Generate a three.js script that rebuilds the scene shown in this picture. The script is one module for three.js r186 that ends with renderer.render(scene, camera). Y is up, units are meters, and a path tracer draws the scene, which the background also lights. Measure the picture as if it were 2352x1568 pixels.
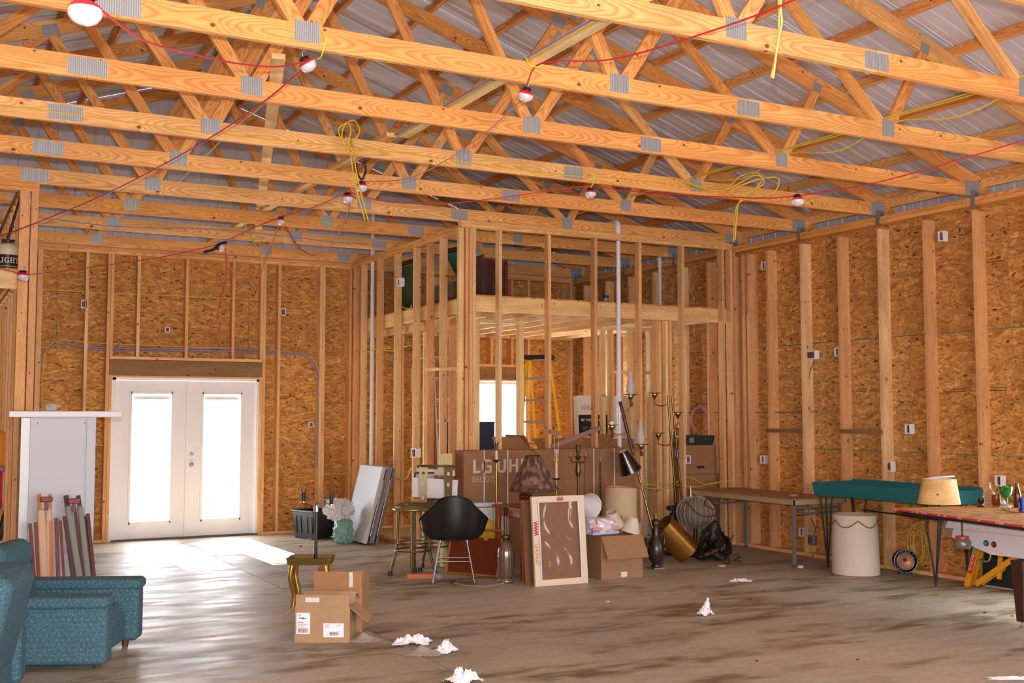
import * as THREE from 'three';
import { mergeGeometries } from 'three/addons/utils/BufferGeometryUtils.js';
import { RoundedBoxGeometry } from 'three/addons/geometries/RoundedBoxGeometry.js';
import { RectAreaLightUniformsLib } from 'three/addons/lights/RectAreaLightUniformsLib.js';

// ---------------------------------------------------------------- camera, sky, daylight, exposure
const scene = new THREE.Scene();
const renderer = new THREE.WebGLRenderer({ antialias: true });
renderer.toneMapping = THREE.LinearToneMapping;
renderer.toneMappingExposure = 1.0;
renderer.shadowMap.enabled = true;
RectAreaLightUniformsLib.init();
const D2R = Math.PI / 180, FOCAL = 2555.55, YAW = 28.017 * D2R, PITCH = 3.7253 * D2R, EYE = 1.6212;
const camera = new THREE.PerspectiveCamera(2 * Math.atan(784 / FOCAL) / D2R, 1.5, 0.05, 200);
camera.position.set(0, EYE, 0);
const camF = new THREE.Vector3(Math.sin(YAW) * Math.cos(PITCH), Math.sin(PITCH), -Math.cos(YAW) * Math.cos(PITCH));
camera.lookAt(camF.clone().add(camera.position));
scene.add(camera);
scene.background = new THREE.Color().setRGB(3.6, 3.8, 4.0);            // bright hazy summer sky

function daylight(w, h, pos, look, nits, color = 0xf4f7ff) {            // sky light entering by an opening
  const l = new THREE.RectAreaLight(color, nits, w, h);
  l.position.set(...pos); l.lookAt(new THREE.Vector3(...look)); scene.add(l); return l;
}
daylight(1.80, 2.0, [3.10, 1.08, -15.32], [3.10, 0.9, 0], 16);           // glazed double door
daylight(0.76, 0.9, [7.70, 1.66, -15.32], [7.70, 1.4, 0], 70);          // small room window
daylight(4.8, 3.0, [3.0, 1.5, 3.35], [3.0, -0.9, -1], 9.5, 0xf2f5ff);  // open vehicle door behind the camera
daylight(0.95, 2.0, [9.40, 1.05, -5.75], [6.5, 0, -6.4], 9);           // open side door just outside the frame
const flash = new THREE.PointLight(0xf6f7ff, 94, 0, 2);                 // the camera's pop-up flash
flash.position.set(-0.02, EYE + 0.13, 0.02); flash.castShadow = true; flash.shadow.radius = 1.2; scene.add(flash);

const sun = new THREE.DirectionalLight(0xfff2dc, 60);                    // afternoon sun beyond the end wall, entering by the glass
sun.position.set(2.6, 8.4, -28); sun.target.position.set(3.0, 0, -14); sun.castShadow = true; scene.add(sun, sun.target);
Object.assign(sun.shadow.camera, { left: -14, right: 14, top: 14, bottom: -14, near: 1, far: 60 });

// ---------------------------------------------------------------- helpers
let seed = 20240611;
const rnd = () => { seed = (seed + 0x6d2b79f5) | 0; let t = Math.imul(seed ^ (seed >>> 15), 1 | seed); t = (t + Math.imul(t ^ (t >>> 7), 61 | t)) ^ t; return ((t ^ (t >>> 14)) >>> 0) / 4294967296; };
const rr = (a, b) => a + (b - a) * rnd();
const pick = (a) => a[Math.floor(rnd() * a.length)];
const V = (x, y, z) => new THREE.Vector3(x, y, z);
const lerp = (a, b, t) => a + (b - a) * t, clamp = (x, a, b) => Math.min(b, Math.max(a, x));
// a pixel of the 2352 x 1568 frame gives a direction; the distance comes from the plane it lies on
const camR = V(Math.cos(YAW), 0, Math.sin(YAW)), camU = new THREE.Vector3().crossVectors(camR, camF);
const ray = (u, v) => camF.clone().addScaledVector(camR, (u - 1176) / FOCAL).addScaledVector(camU, -(v - 784) / FOCAL);
const onX = (u, v, X) => { const d = ray(u, v); return d.multiplyScalar(X / d.x).add(camera.position); };
const onY = (u, v, Y) => { const d = ray(u, v); return d.multiplyScalar((Y - EYE) / d.y).add(camera.position); };
const onZ = (u, v, Z) => { const d = ray(u, v); return d.multiplyScalar(Z / d.z).add(camera.position); };

const names = new Map();
function numbered(n) { const k = names.get(n) ?? -1; names.set(n, k + 1); return k < 0 ? n : n + '_' + String(k + 1).padStart(3, '0'); }
function thing(name, label, category, pos = [0, 0, 0], turn = 0, group) {
  const o = new THREE.Group(); o.name = numbered(name); o.position.set(...(pos.isVector3 ? pos.toArray() : pos)); o.rotation.y = turn;
  o.userData = { label, category }; if (group) o.userData.group = group;
  scene.add(o); return o;
}
function structure(name, label, category) { const o = thing(name, label, category); o.userData.kind = 'structure'; return o; }
function part(parent, name, geometry, material, pos, rot) {
  const g = Array.isArray(geometry) ? merged(geometry) : geometry;
  const m = new THREE.Mesh(g, material); m.name = name; m.castShadow = m.receiveShadow = true;
  if (pos) m.position.set(...(pos.isVector3 ? pos.toArray() : pos));
  if (rot) m.rotation.set(...rot);
  parent.add(m); return m;
}
function merged(list) {
  const L = list.map((g) => { const q = g.index ? g.toNonIndexed() : g.clone(); for (const k of Object.keys(q.attributes)) if (!['position', 'normal', 'uv'].includes(k)) q.deleteAttribute(k); return q; });
  return mergeGeometries(L);
}
function solo(name, label, category, geometry, material, pos, rot, group) {
  const m = part(scene, numbered(name), geometry, material, pos, rot); m.userData = { label, category }; if (group) m.userData.group = group; return m;
}
// geometry shorthands
const box = (w, h, d, x = 0, y = 0, z = 0) => new THREE.BoxGeometry(w, h, d).translate(x, y, z);
const rbox = (w, h, d, r, x = 0, y = 0, z = 0, s = 2) => new RoundedBoxGeometry(w, h, d, s, r).translate(x, y, z);
const cyl = (r0, r1, h, x = 0, y = 0, z = 0, n = 20, open = false) => new THREE.CylinderGeometry(r1, r0, h, n, 1, open).translate(x, y + h / 2, z);
const lathe = (pts, n = 24) => new THREE.LatheGeometry(pts.map(([r, y]) => new THREE.Vector2(r, y)), n);
const torus = (R, r, n = 24, k = 6) => new THREE.TorusGeometry(R, r, k, n);
const xyz = (p) => (p.isVector3 ? p : V(...p));
function tube(pts, r, n = 0, k = 6, closed = false) {
  const P = pts.map(xyz), c = new THREE.CatmullRomCurve3(P, closed, 'centripetal');
  return new THREE.TubeGeometry(c, n || P.length * 5, r, k, closed);
}
function rod(a, b, r0, r1 = r0, k = 8) {
  a = xyz(a); b = xyz(b); const d = b.clone().sub(a), L = d.length();
  const g = new THREE.CylinderGeometry(r1, r0, L, k); g.translate(0, L / 2, 0);
  g.applyQuaternion(new THREE.Quaternion().setFromUnitVectors(V(0, 1, 0), d.normalize())); return g.translate(a.x, a.y, a.z);
}
function spin(g, x = 0, y = 0, z = 0) { return g.applyMatrix4(new THREE.Matrix4().makeRotationFromEuler(new THREE.Euler(x, y, z))); }
function uvScale(g, s, t = s, ou = 0, ov = 0) { const a = g.attributes.uv; for (let i = 0; i < a.count; i++) a.setXY(i, a.getX(i) * s + ou, a.getY(i) * t + ov); return g; }
function boxUV(g, s = 1, ou = 0, ov = 0) {                                // uv in metres from the dominant face direction
  const p = g.attributes.position, n = g.attributes.normal, a = g.attributes.uv;
  for (let i = 0; i < p.count; i++) {
    const ax = Math.abs(n.getX(i)), ay = Math.abs(n.getY(i)), az = Math.abs(n.getZ(i));
    const [u, v] = ax > ay && ax > az ? [p.getZ(i), p.getY(i)] : ay > az ? [p.getX(i), p.getZ(i)] : [p.getX(i), p.getY(i)];
    a.setXY(i, u * s + ou, v * s + ov);
  }
  return g;
}
// ---------------------------------------------------------------- noise and textures
const hash = (x, y, s) => { let h = Math.imul(x, 374761393) + Math.imul(y, 668265263) + Math.imul(s, 1274126177) | 0; h = Math.imul(h ^ (h >>> 13), 1274126177); return ((h ^ (h >>> 16)) >>> 0) / 4294967296; };
function noise(x, y, px, py, s = 0) {                                     // value noise that repeats after px, py cells
  const x0 = Math.floor(x), y0 = Math.floor(y), fx = x - x0, fy = y - y0, u = fx * fx * (3 - 2 * fx), v = fy * fy * (3 - 2 * fy);
  const X = ((x0 % px) + px) % px, Y = ((y0 % py) + py) % py, X1 = (X + 1) % px, Y1 = (Y + 1) % py;
  return lerp(lerp(hash(X, Y, s), hash(X1, Y, s), u), lerp(hash(X, Y1, s), hash(X1, Y1, s), u), v);
}
function fbm(x, y, px, py, s, o = 4) { let a = 0, k = 0.5, t = 0; for (let i = 0; i < o; i++) { a += k * noise(x, y, px, py, s + i * 17); t += k; x *= 2; y *= 2; px *= 2; py *= 2; k *= 0.5; } return a / t; }
function dataTex(w, h, fn, srgb = true) {
  const d = new Uint8Array(w * h * 4);
  for (let j = 0; j < h; j++) for (let i = 0; i < w; i++) { const c = fn(i / w, j / h), k = (j * w + i) * 4; d[k] = clamp(c[0], 0, 255); d[k + 1] = clamp(c[1], 0, 255); d[k + 2] = clamp(c[2], 0, 255); d[k + 3] = c[3] ?? 255; }
  const t = new THREE.DataTexture(d, w, h); t.magFilter = THREE.LinearFilter; t.minFilter = THREE.LinearMipmapLinearFilter; t.generateMipmaps = true; t.wrapS = t.wrapT = THREE.RepeatWrapping;
  if (srgb) t.colorSpace = THREE.SRGBColorSpace; t.needsUpdate = true; return t;
}
function canvasTex(w, h, draw) {
  const c = document.createElement('canvas'); c.width = w; c.height = h; const g = c.getContext('2d'); draw(g, w, h);
  const t = new THREE.CanvasTexture(c); t.colorSpace = THREE.SRGBColorSpace; t.wrapS = t.wrapT = THREE.RepeatWrapping; t.anisotropy = 8; return t;
}
const mix3 = (a, b, t) => [lerp(a[0], b[0], t), lerp(a[1], b[1], t), lerp(a[2], b[2], t)];
// lumber: four boards of 0.15 m side by side, 2.4 m long
function woodTex(light, dark, knotCol, { ring = 0.011, contrast = 0.7, knots = 5, s = 1, fibre = 0.16 } = {}) {
  const K = [];
  for (let b = 0; b < 4; b++) for (let i = 0; i < knots; i++) K.push([hash(i, b, s + 90) * 2.4, b * 0.15 + 0.012 + hash(i, b, s + 91) * 0.12, 0.004 + 0.009 * hash(i, b, s + 92) ** 2]);
  return dataTex(1024, 512, (a, c) => {
    const x = a * 2.4, y = c * 0.6, b = Math.floor(y / 0.15), yy = y - b * 0.15;
    let cx = 0.02 + 0.11 * hash(b, 7, s), warp = 0, kn = 0;
    for (const [kx, ky, r] of K) {
      let dx = Math.abs(x - kx); dx = Math.min(dx, 2.4 - dx); const dy = y - ky, q = Math.hypot(dx * 0.75, dy);
      warp += Math.exp(-(dx * dx) / (r * r * 40) - (dy * dy) / (r * r * 9)) * 0.012; if (q < r * 1.25) kn = Math.max(kn, clamp((r * 1.25 - q) / (r * 0.4), 0, 1));
    }
    const sway = 0.05 * fbm(a * 3, b * 3.3, 3, 40, s + 3, 2), depth = 0.035 + 0.075 * noise(a * 4, b * 5.1, 4, 60, s + 5);
    const d = Math.hypot((yy - cx - sway + 0.025) * 0.9, depth) + warp + 0.0022 * noise(a * 40, yy * 60, 40, 400, s + 8);
    let f = (d / ring) % 1; f = f < 0.72 ? f / 0.72 : (1 - f) / 0.28;
    const fib = noise(a * 90, c * 420, 90, 420, s + 11) - 0.5, patch = fbm(a * 5, c * 8, 5, 8, s + 13, 3) - 0.5;
    let col = mix3(light, dark, clamp(Math.pow(f, 1.8) * contrast, 0, 1));
    const k = 1 + fib * fibre + patch * 0.22; col = [col[0] * k, col[1] * (k + patch * 0.04), col[2] * (k + patch * 0.08)];
    return kn ? mix3(col, knotCol, kn * 0.85) : col;
  });
}
const TEX = {
  pine: woodTex([238, 186, 118], [196, 122, 54], [110, 52, 20], { ring: 0.0095, contrast: 0.62, knots: 2, s: 3, fibre: 0.12 }),
  stud: woodTex([232, 192, 140], [206, 154, 100], [128, 72, 36], { ring: 0.0065, contrast: 0.6, knots: 7, s: 41 }),
  pale: woodTex([240, 212, 158], [216, 176, 116], [160, 104, 56], { ring: 0.007, contrast: 0.5, knots: 3, s: 77 }),
};
TEX.osb = canvasTex(1024, 1024, (g, w) => {                               // 2.44 m of oriented strand board
  g.fillStyle = '#bf8c4e'; g.fillRect(0, 0, w, w);
  const flake = (n, tones, L0, L1, W0, W1, al) => {
    for (let i = 0; i < n; i++) {
      const x = rnd() * w, y = rnd() * w, L = rr(L0, L1), W = rr(W0, W1), a = (rnd() - 0.5) * (rnd() < 0.7 ? 0.9 : 3), k = rr(0.86, 1.12), t = pick(tones);
      g.fillStyle = `rgba(${t[0] * k | 0},${t[1] * k | 0},${t[2] * k | 0},${al * rr(0.6, 1)})`;
      for (const ox of [0, -w, w]) for (const oy of [0, -w, w]) {
        if (x + ox < -80 || x + ox > w + 80 || y + oy < -80 || y + oy > w + 80) continue;
        g.save(); g.translate(x + ox, y + oy); g.rotate(a); g.beginPath();
        const j = [rr(-3, 3), rr(-3, 3), rr(-2, 2), rr(-2, 2)];
        g.moveTo(-L / 2 + j[0], -W / 2); g.lineTo(L / 2, -W / 2 + j[2]); g.lineTo(L / 2 + j[1], W / 2); g.lineTo(-L / 2, W / 2 + j[3]); g.fill(); g.restore();
      }
    }
  };
  flake(5200, [[200, 148, 82], [222, 174, 106], [168, 116, 58], [190, 134, 68], [208, 156, 90]], 18, 62, 4, 16, 0.85);
  flake(2200, [[224, 176, 102], [230, 188, 120], [176, 120, 56]], 12, 44, 2, 8, 0.6);
  flake(900, [[150, 96, 42], [130, 80, 36]], 8, 32, 1.5, 6, 0.55);
  flake(190, [[74, 38, 20], [60, 32, 18], [90, 48, 24]], 7, 24, 3, 8, 0.95);
  flake(120, [[238, 204, 150]], 12, 30, 3, 9, 0.8);
});
TEX.card = dataTex(256, 256, (a, c) => { const k = 1 + 0.05 * (noise(a * 128, c * 10, 128, 10, 5) - 0.5) + 0.08 * (fbm(a * 8, c * 8, 8, 8, 9, 3) - 0.5); return [170 * k, 136 * k, 102 * k]; });
TEX.plate = canvasTex(128, 128, (g) => {                                   // pressed truss plate: rows of punched teeth
  g.fillStyle = '#a9abac'; g.fillRect(0, 0, 128, 128);
  for (let j = 0; j < 16; j++) for (let i = 0; i < 8; i++) { const x = i * 16 + (j % 2) * 3 + 3, y = j * 8 + 1; g.fillStyle = '#6c6d6d'; g.fillRect(x, y, 8, 5); g.fillStyle = '#d7d9da'; g.fillRect(x + 8, y, 3, 5); }
});
const mats = new Map();
function M(color, rough = 0.7, extra = {}) {
  const key = JSON.stringify([color, rough, Object.entries(extra).map(([k, v]) => [k, v?.isTexture ? v.id : v])]);
  if (!mats.has(key)) mats.set(key, new THREE.MeshPhysicalMaterial({ color, roughness: rough, side: THREE.DoubleSide, ...extra }));
  return mats.get(key);
}
const WOOD = {};
const tints = { pine: ['#ffffff', '#fff4e4', '#ffe9d2', '#f6dfc4', '#fff0d8'], stud: ['#ffffff', '#fff2e4', '#f6e2d2', '#ffecd8', '#f0dccb'], pale: ['#ffffff', '#fff6e8', '#f6e6d4'] };
for (const k of Object.keys(tints)) WOOD[k] = tints[k].map((c) => M(c, 0.72, { map: TEX[k] }));
WOOD.grey = [M('#9c948e', 0.85, { map: TEX.stud }), M('#8c8480', 0.85, { map: TEX.stud })];
function woodGeo(L, h, w) {                                               // L along x, h along y, w along z; grain along x
  const g = new THREE.BoxGeometry(L, h, w), p = g.attributes.position, n = g.attributes.normal, a = g.attributes.uv, ou = rnd(), s = Math.floor(rnd() * 4) * 0.15 + 0.004;
  for (let i = 0; i < p.count; i++) {
    const x = p.getX(i), y = p.getY(i) + h / 2, z = p.getZ(i) + w / 2;
    if (Math.abs(n.getY(i)) > 0.5) a.setXY(i, x / 2.4 + ou, (s + z) / 0.6); else if (Math.abs(n.getZ(i)) > 0.5) a.setXY(i, x / 2.4 + ou, (s + y) / 0.6); else a.setXY(i, ou + z * 0.1, (s + y) / 0.6);
  }
  return g;
}
// a board from a to b: h along "up", w across
function board(parent, name, a, b, h, w, mat, up = V(0, 1, 0)) {
  a = xyz(a); b = xyz(b); const x = b.clone().sub(a), L = x.length(); x.normalize();
  const z = new THREE.Vector3().crossVectors(x, up).normalize(), y = new THREE.Vector3().crossVectors(z, x);
  const m = part(parent, name, woodGeo(L, h, w), Array.isArray(mat) ? pick(mat) : mat, a.clone().add(b).multiplyScalar(0.5));
  m.quaternion.setFromRotationMatrix(new THREE.Matrix4().makeBasis(x, y, z)); return m;
}
const UPZ = V(0, 0, 1), UPX = V(1, 0, 0);
// a vertical stud: section dx by dz
const stud = (parent, x, z, y0, y1, dx, dz, mat, name = 'stud') => board(parent, name, [x, y0, z], [x, y1, z], dx, dz, mat, UPX);
// ================================================================ THE SHELL
const RX = 9.154, LX = -3.1, BZ = -15.07, FZ = 3.2, TOP = 3.75, RIDGE = 3.02, HALF = 6.27;
const tz = (k) => -(7.413 + 1.2192 * (k - 3));
const roofTop = (x) => 5.99 - Math.abs(x - RIDGE) / 3;                    // upper edge of the top chords
// ---- floor slabs
const floor = structure('floor', 'stained grey brown concrete slab floor with saw cut joints', 'floor');
{
  const tex = dataTex(1536, 1536, (a, c) => {                             // 6 m of floor, stains smeared crosswise
    const s1 = fbm(a * 9, c * 24, 9, 24, 3, 5), s2 = fbm(a * 26, c * 80, 26, 80, 33, 3), s3 = fbm(a * 3, c * 4, 3, 4, 55, 3), g = noise(a * 300, c * 300, 300, 300, 8);
    const st = clamp((s1 - 0.46) * 4.2, 0, 1) * clamp((s2 - 0.3) * 2.6, 0, 1), b = 0.93 + 0.22 * (s3 - 0.5) + 0.10 * (g - 0.5) + 0.10 * (s2 - 0.5);
    return mix3([200 * b, 190 * b, 168 * b], [122 * b, 106 * b, 78 * b], st * 0.95);
  });
  const rough = dataTex(512, 512, (a, c) => { const s = fbm(a * 18, c * 56, 18, 56, 71, 3), t = fbm(a * 3, c * 3, 3, 3, 72, 3), q = 138 + 72 * clamp((s - 0.3) * 1.6, 0, 1) + 40 * (t - 0.5); return [q, q, q]; }, false);
  const m = M('#ffffff', 0.82, { map: tex, roughnessMap: rough, bumpMap: rough, bumpScale: 0.0004, specularIntensity: 0.75 });
  const xs = [LX - 0.2, 3.03, RX + 0.16], zs = [BZ - 0.25, -7.23, 0.6, FZ + 0.2];
  part(floor, 'joint_bed', box(xs[2] - xs[0], 0.1, zs[3] - zs[0], (xs[0] + xs[2]) / 2, -0.07, (zs[0] + zs[3]) / 2), M('#4a4238', 0.95));
  for (let i = 0; i < 2; i++) for (let j = 0; j < 3; j++) {
    const w = xs[i + 1] - xs[i] - 0.006, d = zs[j + 1] - zs[j] - 0.006, x = (xs[i] + xs[i + 1]) / 2, z = (zs[j] + zs[j + 1]) / 2;
    part(floor, 'slab', boxUV(box(w, 0.12, d, x, -0.06, z), 1 / 6, 0.37 * i, 0.21), m);
  }
}
const OSB = M('#ffffff', 0.85, { map: TEX.osb });
const OSBs = [OSB, M('#f2e6d6', 0.85, { map: TEX.osb }), M('#fff4e0', 0.85, { map: TEX.osb })];
function osb(parent, w, h, d, x, y, z) { const g = boxUV(box(w, h, d), 1 / 2.44, rnd(), rnd()); return part(parent, 'osb_panel', g, pick(OSBs), [x, y, z]); }
const STUD = WOOD.stud, PINE = WOOD.pine, PALE = WOOD.pale;
// corrugated metal sheet: profile along one axis, straight lines along the other
const METAL = M('#d2ced4', 0.5, { metalness: 0.1 });
function ribs(w) { const p = []; for (let i = 0; i < 4; i++) { const o = i * w / 4; p.push([o, 0], [o + 0.07, 0], [o + 0.073, 0.003], [o + 0.085, 0.003], [o + 0.088, 0], [o + 0.176, 0], [o + 0.186, 0.015], [o + 0.2, 0.015], [o + 0.21, 0]); } p.push([w, 0]); return p; }
function sheet(fn, w = 0.914) {                                           // fn(s, height, t): point; t = 0 or 1 along the sheet
  const pr = ribs(w), pos = [], idx = [];
  for (const [s, h] of pr) for (const t of [0, 1]) pos.push(...fn(s, h, t));
  for (let i = 0; i < pr.length - 1; i++) idx.push(2 * i, 2 * i + 2, 2 * i + 1, 2 * i + 1, 2 * i + 2, 2 * i + 3);
  const g = new THREE.BufferGeometry(); g.setAttribute('position', new THREE.Float32BufferAttribute(pos, 3)); g.setIndex(idx);
  const n = g.toNonIndexed(); n.computeVertexNormals(); n.setAttribute('uv', new THREE.Float32BufferAttribute(new Float32Array(n.attributes.position.count * 2), 2)); return n;
}
// ---- right wall
const SZR = [-7.39, -8.0, -8.61, -9.20, -9.80, -10.39, -10.75, -11.55, -12.15, -12.77, -13.38, -13.99, -14.6, -6.78];
const wallRight = structure('wall_right', 'long wall of strand board sheathing with open upright studs', 'wall');
{
  const rows = [[0.04, 1.217], [1.223, 2.437], [2.443, 3.67]];
  rows.forEach(([a, b], r) => {
    const cuts = r % 2 ? [BZ, -13.2, -10.76, -8.32, -6.42] : [BZ, -14.4, -11.98, -9.53, -7.1, -6.42];
    for (let i = 0; i < cuts.length - 1; i++) osb(wallRight, 0.011, b - a, cuts[i + 1] - cuts[i] - 0.004, RX + 0.006, (a + b) / 2, (cuts[i] + cuts[i + 1]) / 2);
    const near = [-5.2, -2.76, -0.32, FZ]; for (let i = 0; i < 3; i++) osb(wallRight, 0.011, b - a, near[i + 1] - near[i] - 0.004, RX + 0.006, (a + b) / 2, (near[i] + near[i + 1]) / 2);
  });
  osb(wallRight, 0.011, 1.5, 1.22, RX + 0.006, 2.92, -5.81);
  for (const z of [...SZR, -6.46, -5.16, -4.5, -3.9, -3.3, -2.7, -2.1, -1.5, -0.9, -0.3, 0.3, 0.9, 1.5, 2.1, 2.7]) stud(wallRight, RX - 0.07, z + 0.019, 0.04, 3.6, 0.14, 0.038, STUD);
  stud(wallRight, RX - 0.07, -11.0, 0.04, 3.6, 0.14, 0.038, STUD); stud(wallRight, RX - 0.07, -10.83, 0.04, 3.6, 0.14, 0.038, STUD);
  for (const [a, b] of [[BZ + 0.01, -6.42], [-5.2, FZ]]) { board(wallRight, 'sole_plate', [RX - 0.07, 0.02, a], [RX - 0.07, 0.02, b], 0.038, 0.14, STUD); }
  for (const [a, b] of [[BZ + 0.01, -12.2], [-12.195, -7.5], [-7.495, -2.6], [-2.595, FZ]]) for (const y of [3.62, 3.66]) board(wallRight, 'top_plate', [RX - 0.07, y + 0.05, a], [RX - 0.07, y + 0.05, b], 0.038, 0.14, PINE);
  board(wallRight, 'header', [RX - 0.07, 2.2, -6.42], [RX - 0.07, 2.2, -5.2], 0.18, 0.12, STUD);
  // short grey blocks nailed between studs
  for (const [u0, u1, v] of [[1760, 1843, 988], [1930, 2027, 990]]) { const a = onX(u0, v, RX - 0.145), b = onX(u1, v, RX - 0.145); board(wallRight, 'blocking', a, [a.x, a.y, b.z], 0.045, 0.02, WOOD.grey); }
  // outside metal siding, seen in the gap under the eave
  for (let z = -15.3; z < FZ; z += 0.912) { if (z > -7.2 && z < -5) { part(wallRight, 'siding_sheet', sheet((s, h, t) => [RX + 0.16 + h, lerp(2.3, 4.02, t), z + s]), METAL); continue; } part(wallRight, 'siding_sheet', sheet((s, h, t) => [RX + 0.16 + h, lerp(-0.1, 4.02, t), z + s]), METAL); }
  const stamp = canvasTex(512, 64, (g) => { g.fillStyle = '#3a2818'; g.font = 'bold 24px sans-serif'; g.fillText('APA', 8, 30); g.font = '17px sans-serif'; g.fillText('RATED SHEATHING', 66, 22); g.fillText('EXPOSURE 1', 66, 46); g.fillRect(250, 8, 190, 5); g.fillRect(250, 30, 120, 5); }), sm = M('#5a4028', 0.9, { map: stamp, transparent: true, alphaTest: 0.5 });
  for (const [u, v] of [[2040, 634], [1900, 655], [2300, 592], [2215, 893], [2310, 890], [1990, 893], [1860, 900], [1655, 700]]) { const p = onX(u, v, RX - 0.0005); part(wallRight, 'mill_stamp', new THREE.PlaneGeometry(0.62, 0.075), sm, p, [0, -Math.PI / 2, Math.PI]); }
  // green chalk lines snapped at the panel joints
  for (const y of [1.222, 2.442]) part(wallRight, 'chalk_line', box(0.002, 0.006, 8.4, RX - 0.001, y, -10.8), M('#3f8a62', 0.9));
}
// ---- back wall with the glazed double door and the small room's window
const wallBack = structure('wall_back', 'strand board end wall with studs above and beside the white doors', 'wall');
const WZ = BZ + 0.07;                                                     // middle of the 2x6 studs
const doorX = [2.19, 4.07], doorTop = 2.09, win = [7.37, 8.17, 1.17, 2.11];
{
  const rows = [[0.04, 1.217], [1.223, 2.437], [2.443, 3.74]];
  const pieces = [[], [], []];
  const hole = (x0, x1, y0, y1, r) => pieces[r].push([x0, x1, y0, y1]);
  hole(LX, -0.7, ...rows[0], 0); hole(-0.7, 1.4, ...rows[0], 0); hole(1.4, 2.16, ...rows[0], 0); hole(4.1, 5.6, ...rows[0], 0); hole(5.6, 7.34, ...rows[0], 0); hole(8.2, RX, ...rows[0], 0); hole(7.34, 8.2, 0.04, 1.17, 0);
  hole(LX, -0.2, ...rows[1], 1); hole(-0.2, 2.16, ...rows[1], 1); hole(2.16, 4.1, 2.12, 2.437, 1); hole(4.1, 6.2, ...rows[1], 1); hole(6.2, 7.34, ...rows[1], 1); hole(7.34, 8.2, 2.12, 2.437, 1); hole(8.2, RX, ...rows[1], 1);
  for (const [a, b] of [[LX, -0.95], [-0.95, 1.5], [1.5, 3.94], [3.94, 6.38], [6.38, 8.8], [8.8, RX]]) hole(a, b, ...rows[2], 2);
  for (const r of pieces) for (const [a, b, c, d] of r) osb(wallBack, b - a - 0.004, d - c, 0.011, (a + b) / 2, (c + d) / 2, BZ - 0.006);
  const full = [1.245, 1.285, 1.84, 2.105, 4.125, 4.33, 4.925, 4.965, 5.36, 5.55, 6.16, 6.77, 7.30, 8.24, 8.6, 9.0, 0.65, 0.04, -0.57, -1.18, -1.8, -2.4];
  for (const x of full) stud(wallBack, x, WZ, 0.04, 3.67, 0.038, 0.14, STUD);
  for (const x of [2.145, 4.085]) stud(wallBack, x, WZ, 0.04, 2.12, 0.036, 0.138, STUD, 'jack_stud');
  for (const x of [2.146, 2.47, 3.085, 3.70, 4.086]) stud(wallBack, x, WZ, 2.36, 3.67, 0.037, 0.138, STUD, 'cripple_stud');
  board(wallBack, 'header_plate', [2.13, 2.34, WZ], [4.10, 2.34, WZ], 0.038, 0.14, STUD);
  board(wallBack, 'header', [2.125, 2.215, WZ], [4.105, 2.215, WZ], 0.20, 0.13, WOOD.grey[0]);
  board(wallBack, 'header_plate', [2.13, 2.103, WZ], [4.10, 2.103, WZ], 0.022, 0.14, STUD);
  board(wallBack, 'header', [7.32, 2.23, WZ], [8.22, 2.23, WZ], 0.20, 0.13, WOOD.grey[0]); board(wallBack, 'header_plate', [7.32, 2.35, WZ], [8.22, 2.35, WZ], 0.038, 0.14, STUD);
  for (const x of [7.34, 8.2]) stud(wallBack, x, WZ, 0.04, 2.12, 0.036, 0.138, STUD, 'jack_stud');
  for (const x of [7.6, 7.95]) stud(wallBack, x, WZ, 2.37, 3.67, 0.037, 0.138, STUD, 'cripple_stud');
  board(wallBack, 'window_sill', [7.36, 1.15, WZ], [8.18, 1.15, WZ], 0.038, 0.14, STUD);
  for (const [a, b] of [[LX, 2.16], [4.07, RX - 0.15]]) board(wallBack, 'sole_plate', [a, 0.02, WZ], [b, 0.02, WZ], 0.038, 0.14, STUD);
  for (const [a, b] of [[LX, 1.6], [1.605, 5.4], [5.405, RX - 0.15]]) for (const y of [3.69, 3.73]) board(wallBack, 'top_plate', [a, y, WZ], [b, y, WZ], 0.038, 0.14, PINE);
  for (let x = LX - 0.2; x < RX + 0.1; x += 0.912) {                      // metal gable above the plate
    part(wallBack, 'gable_sheet', sheet((s, h, t) => [x + s, t ? roofTop(x + s) + 0.10 : 3.70, BZ - 0.05 - h]), METAL);
  }
  for (const [a, b, c, d] of [[LX - 0.2, 2.1, -0.1, 3.72], [4.14, 7.3, -0.1, 3.72], [8.24, RX + 0.16, -0.1, 3.72], [2.1, 4.14, 2.14, 3.72], [7.3, 8.24, 2.14, 3.72], [7.3, 8.24, -0.1, 1.1]]) part(wallBack, 'siding_backing', box(b - a, d - c, 0.02, (a + b) / 2, (c + d) / 2, BZ - 0.04), M('#9a999c', 0.6));
}
{
  const stamp = canvasTex(512, 64, (g) => { g.fillStyle = '#3a2818'; g.font = 'bold 24px sans-serif'; g.fillText('APA', 8, 30); g.font = '17px sans-serif'; g.fillText('RATED SHEATHING', 66, 22); g.fillText('EXPOSURE 1', 66, 46); g.fillRect(250, 8, 190, 5); g.fillRect(250, 30, 120, 5); }), sm = M('#5a4028', 0.9, { map: stamp, transparent: true, alphaTest: 0.5 });
  for (const [u, v, f] of [[130, 674, 0], [470, 683, 1], [640, 914, 0], [760, 922, 1], [620, 690, 1], [1350, 922, 0], [225, 898, 0]]) part(wallBack, 'mill_stamp', new THREE.PlaneGeometry(0.62, 0.075), sm, onZ(u, v, BZ + 0.0008), [0, 0, f ? Math.PI : 0]);
}
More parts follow.
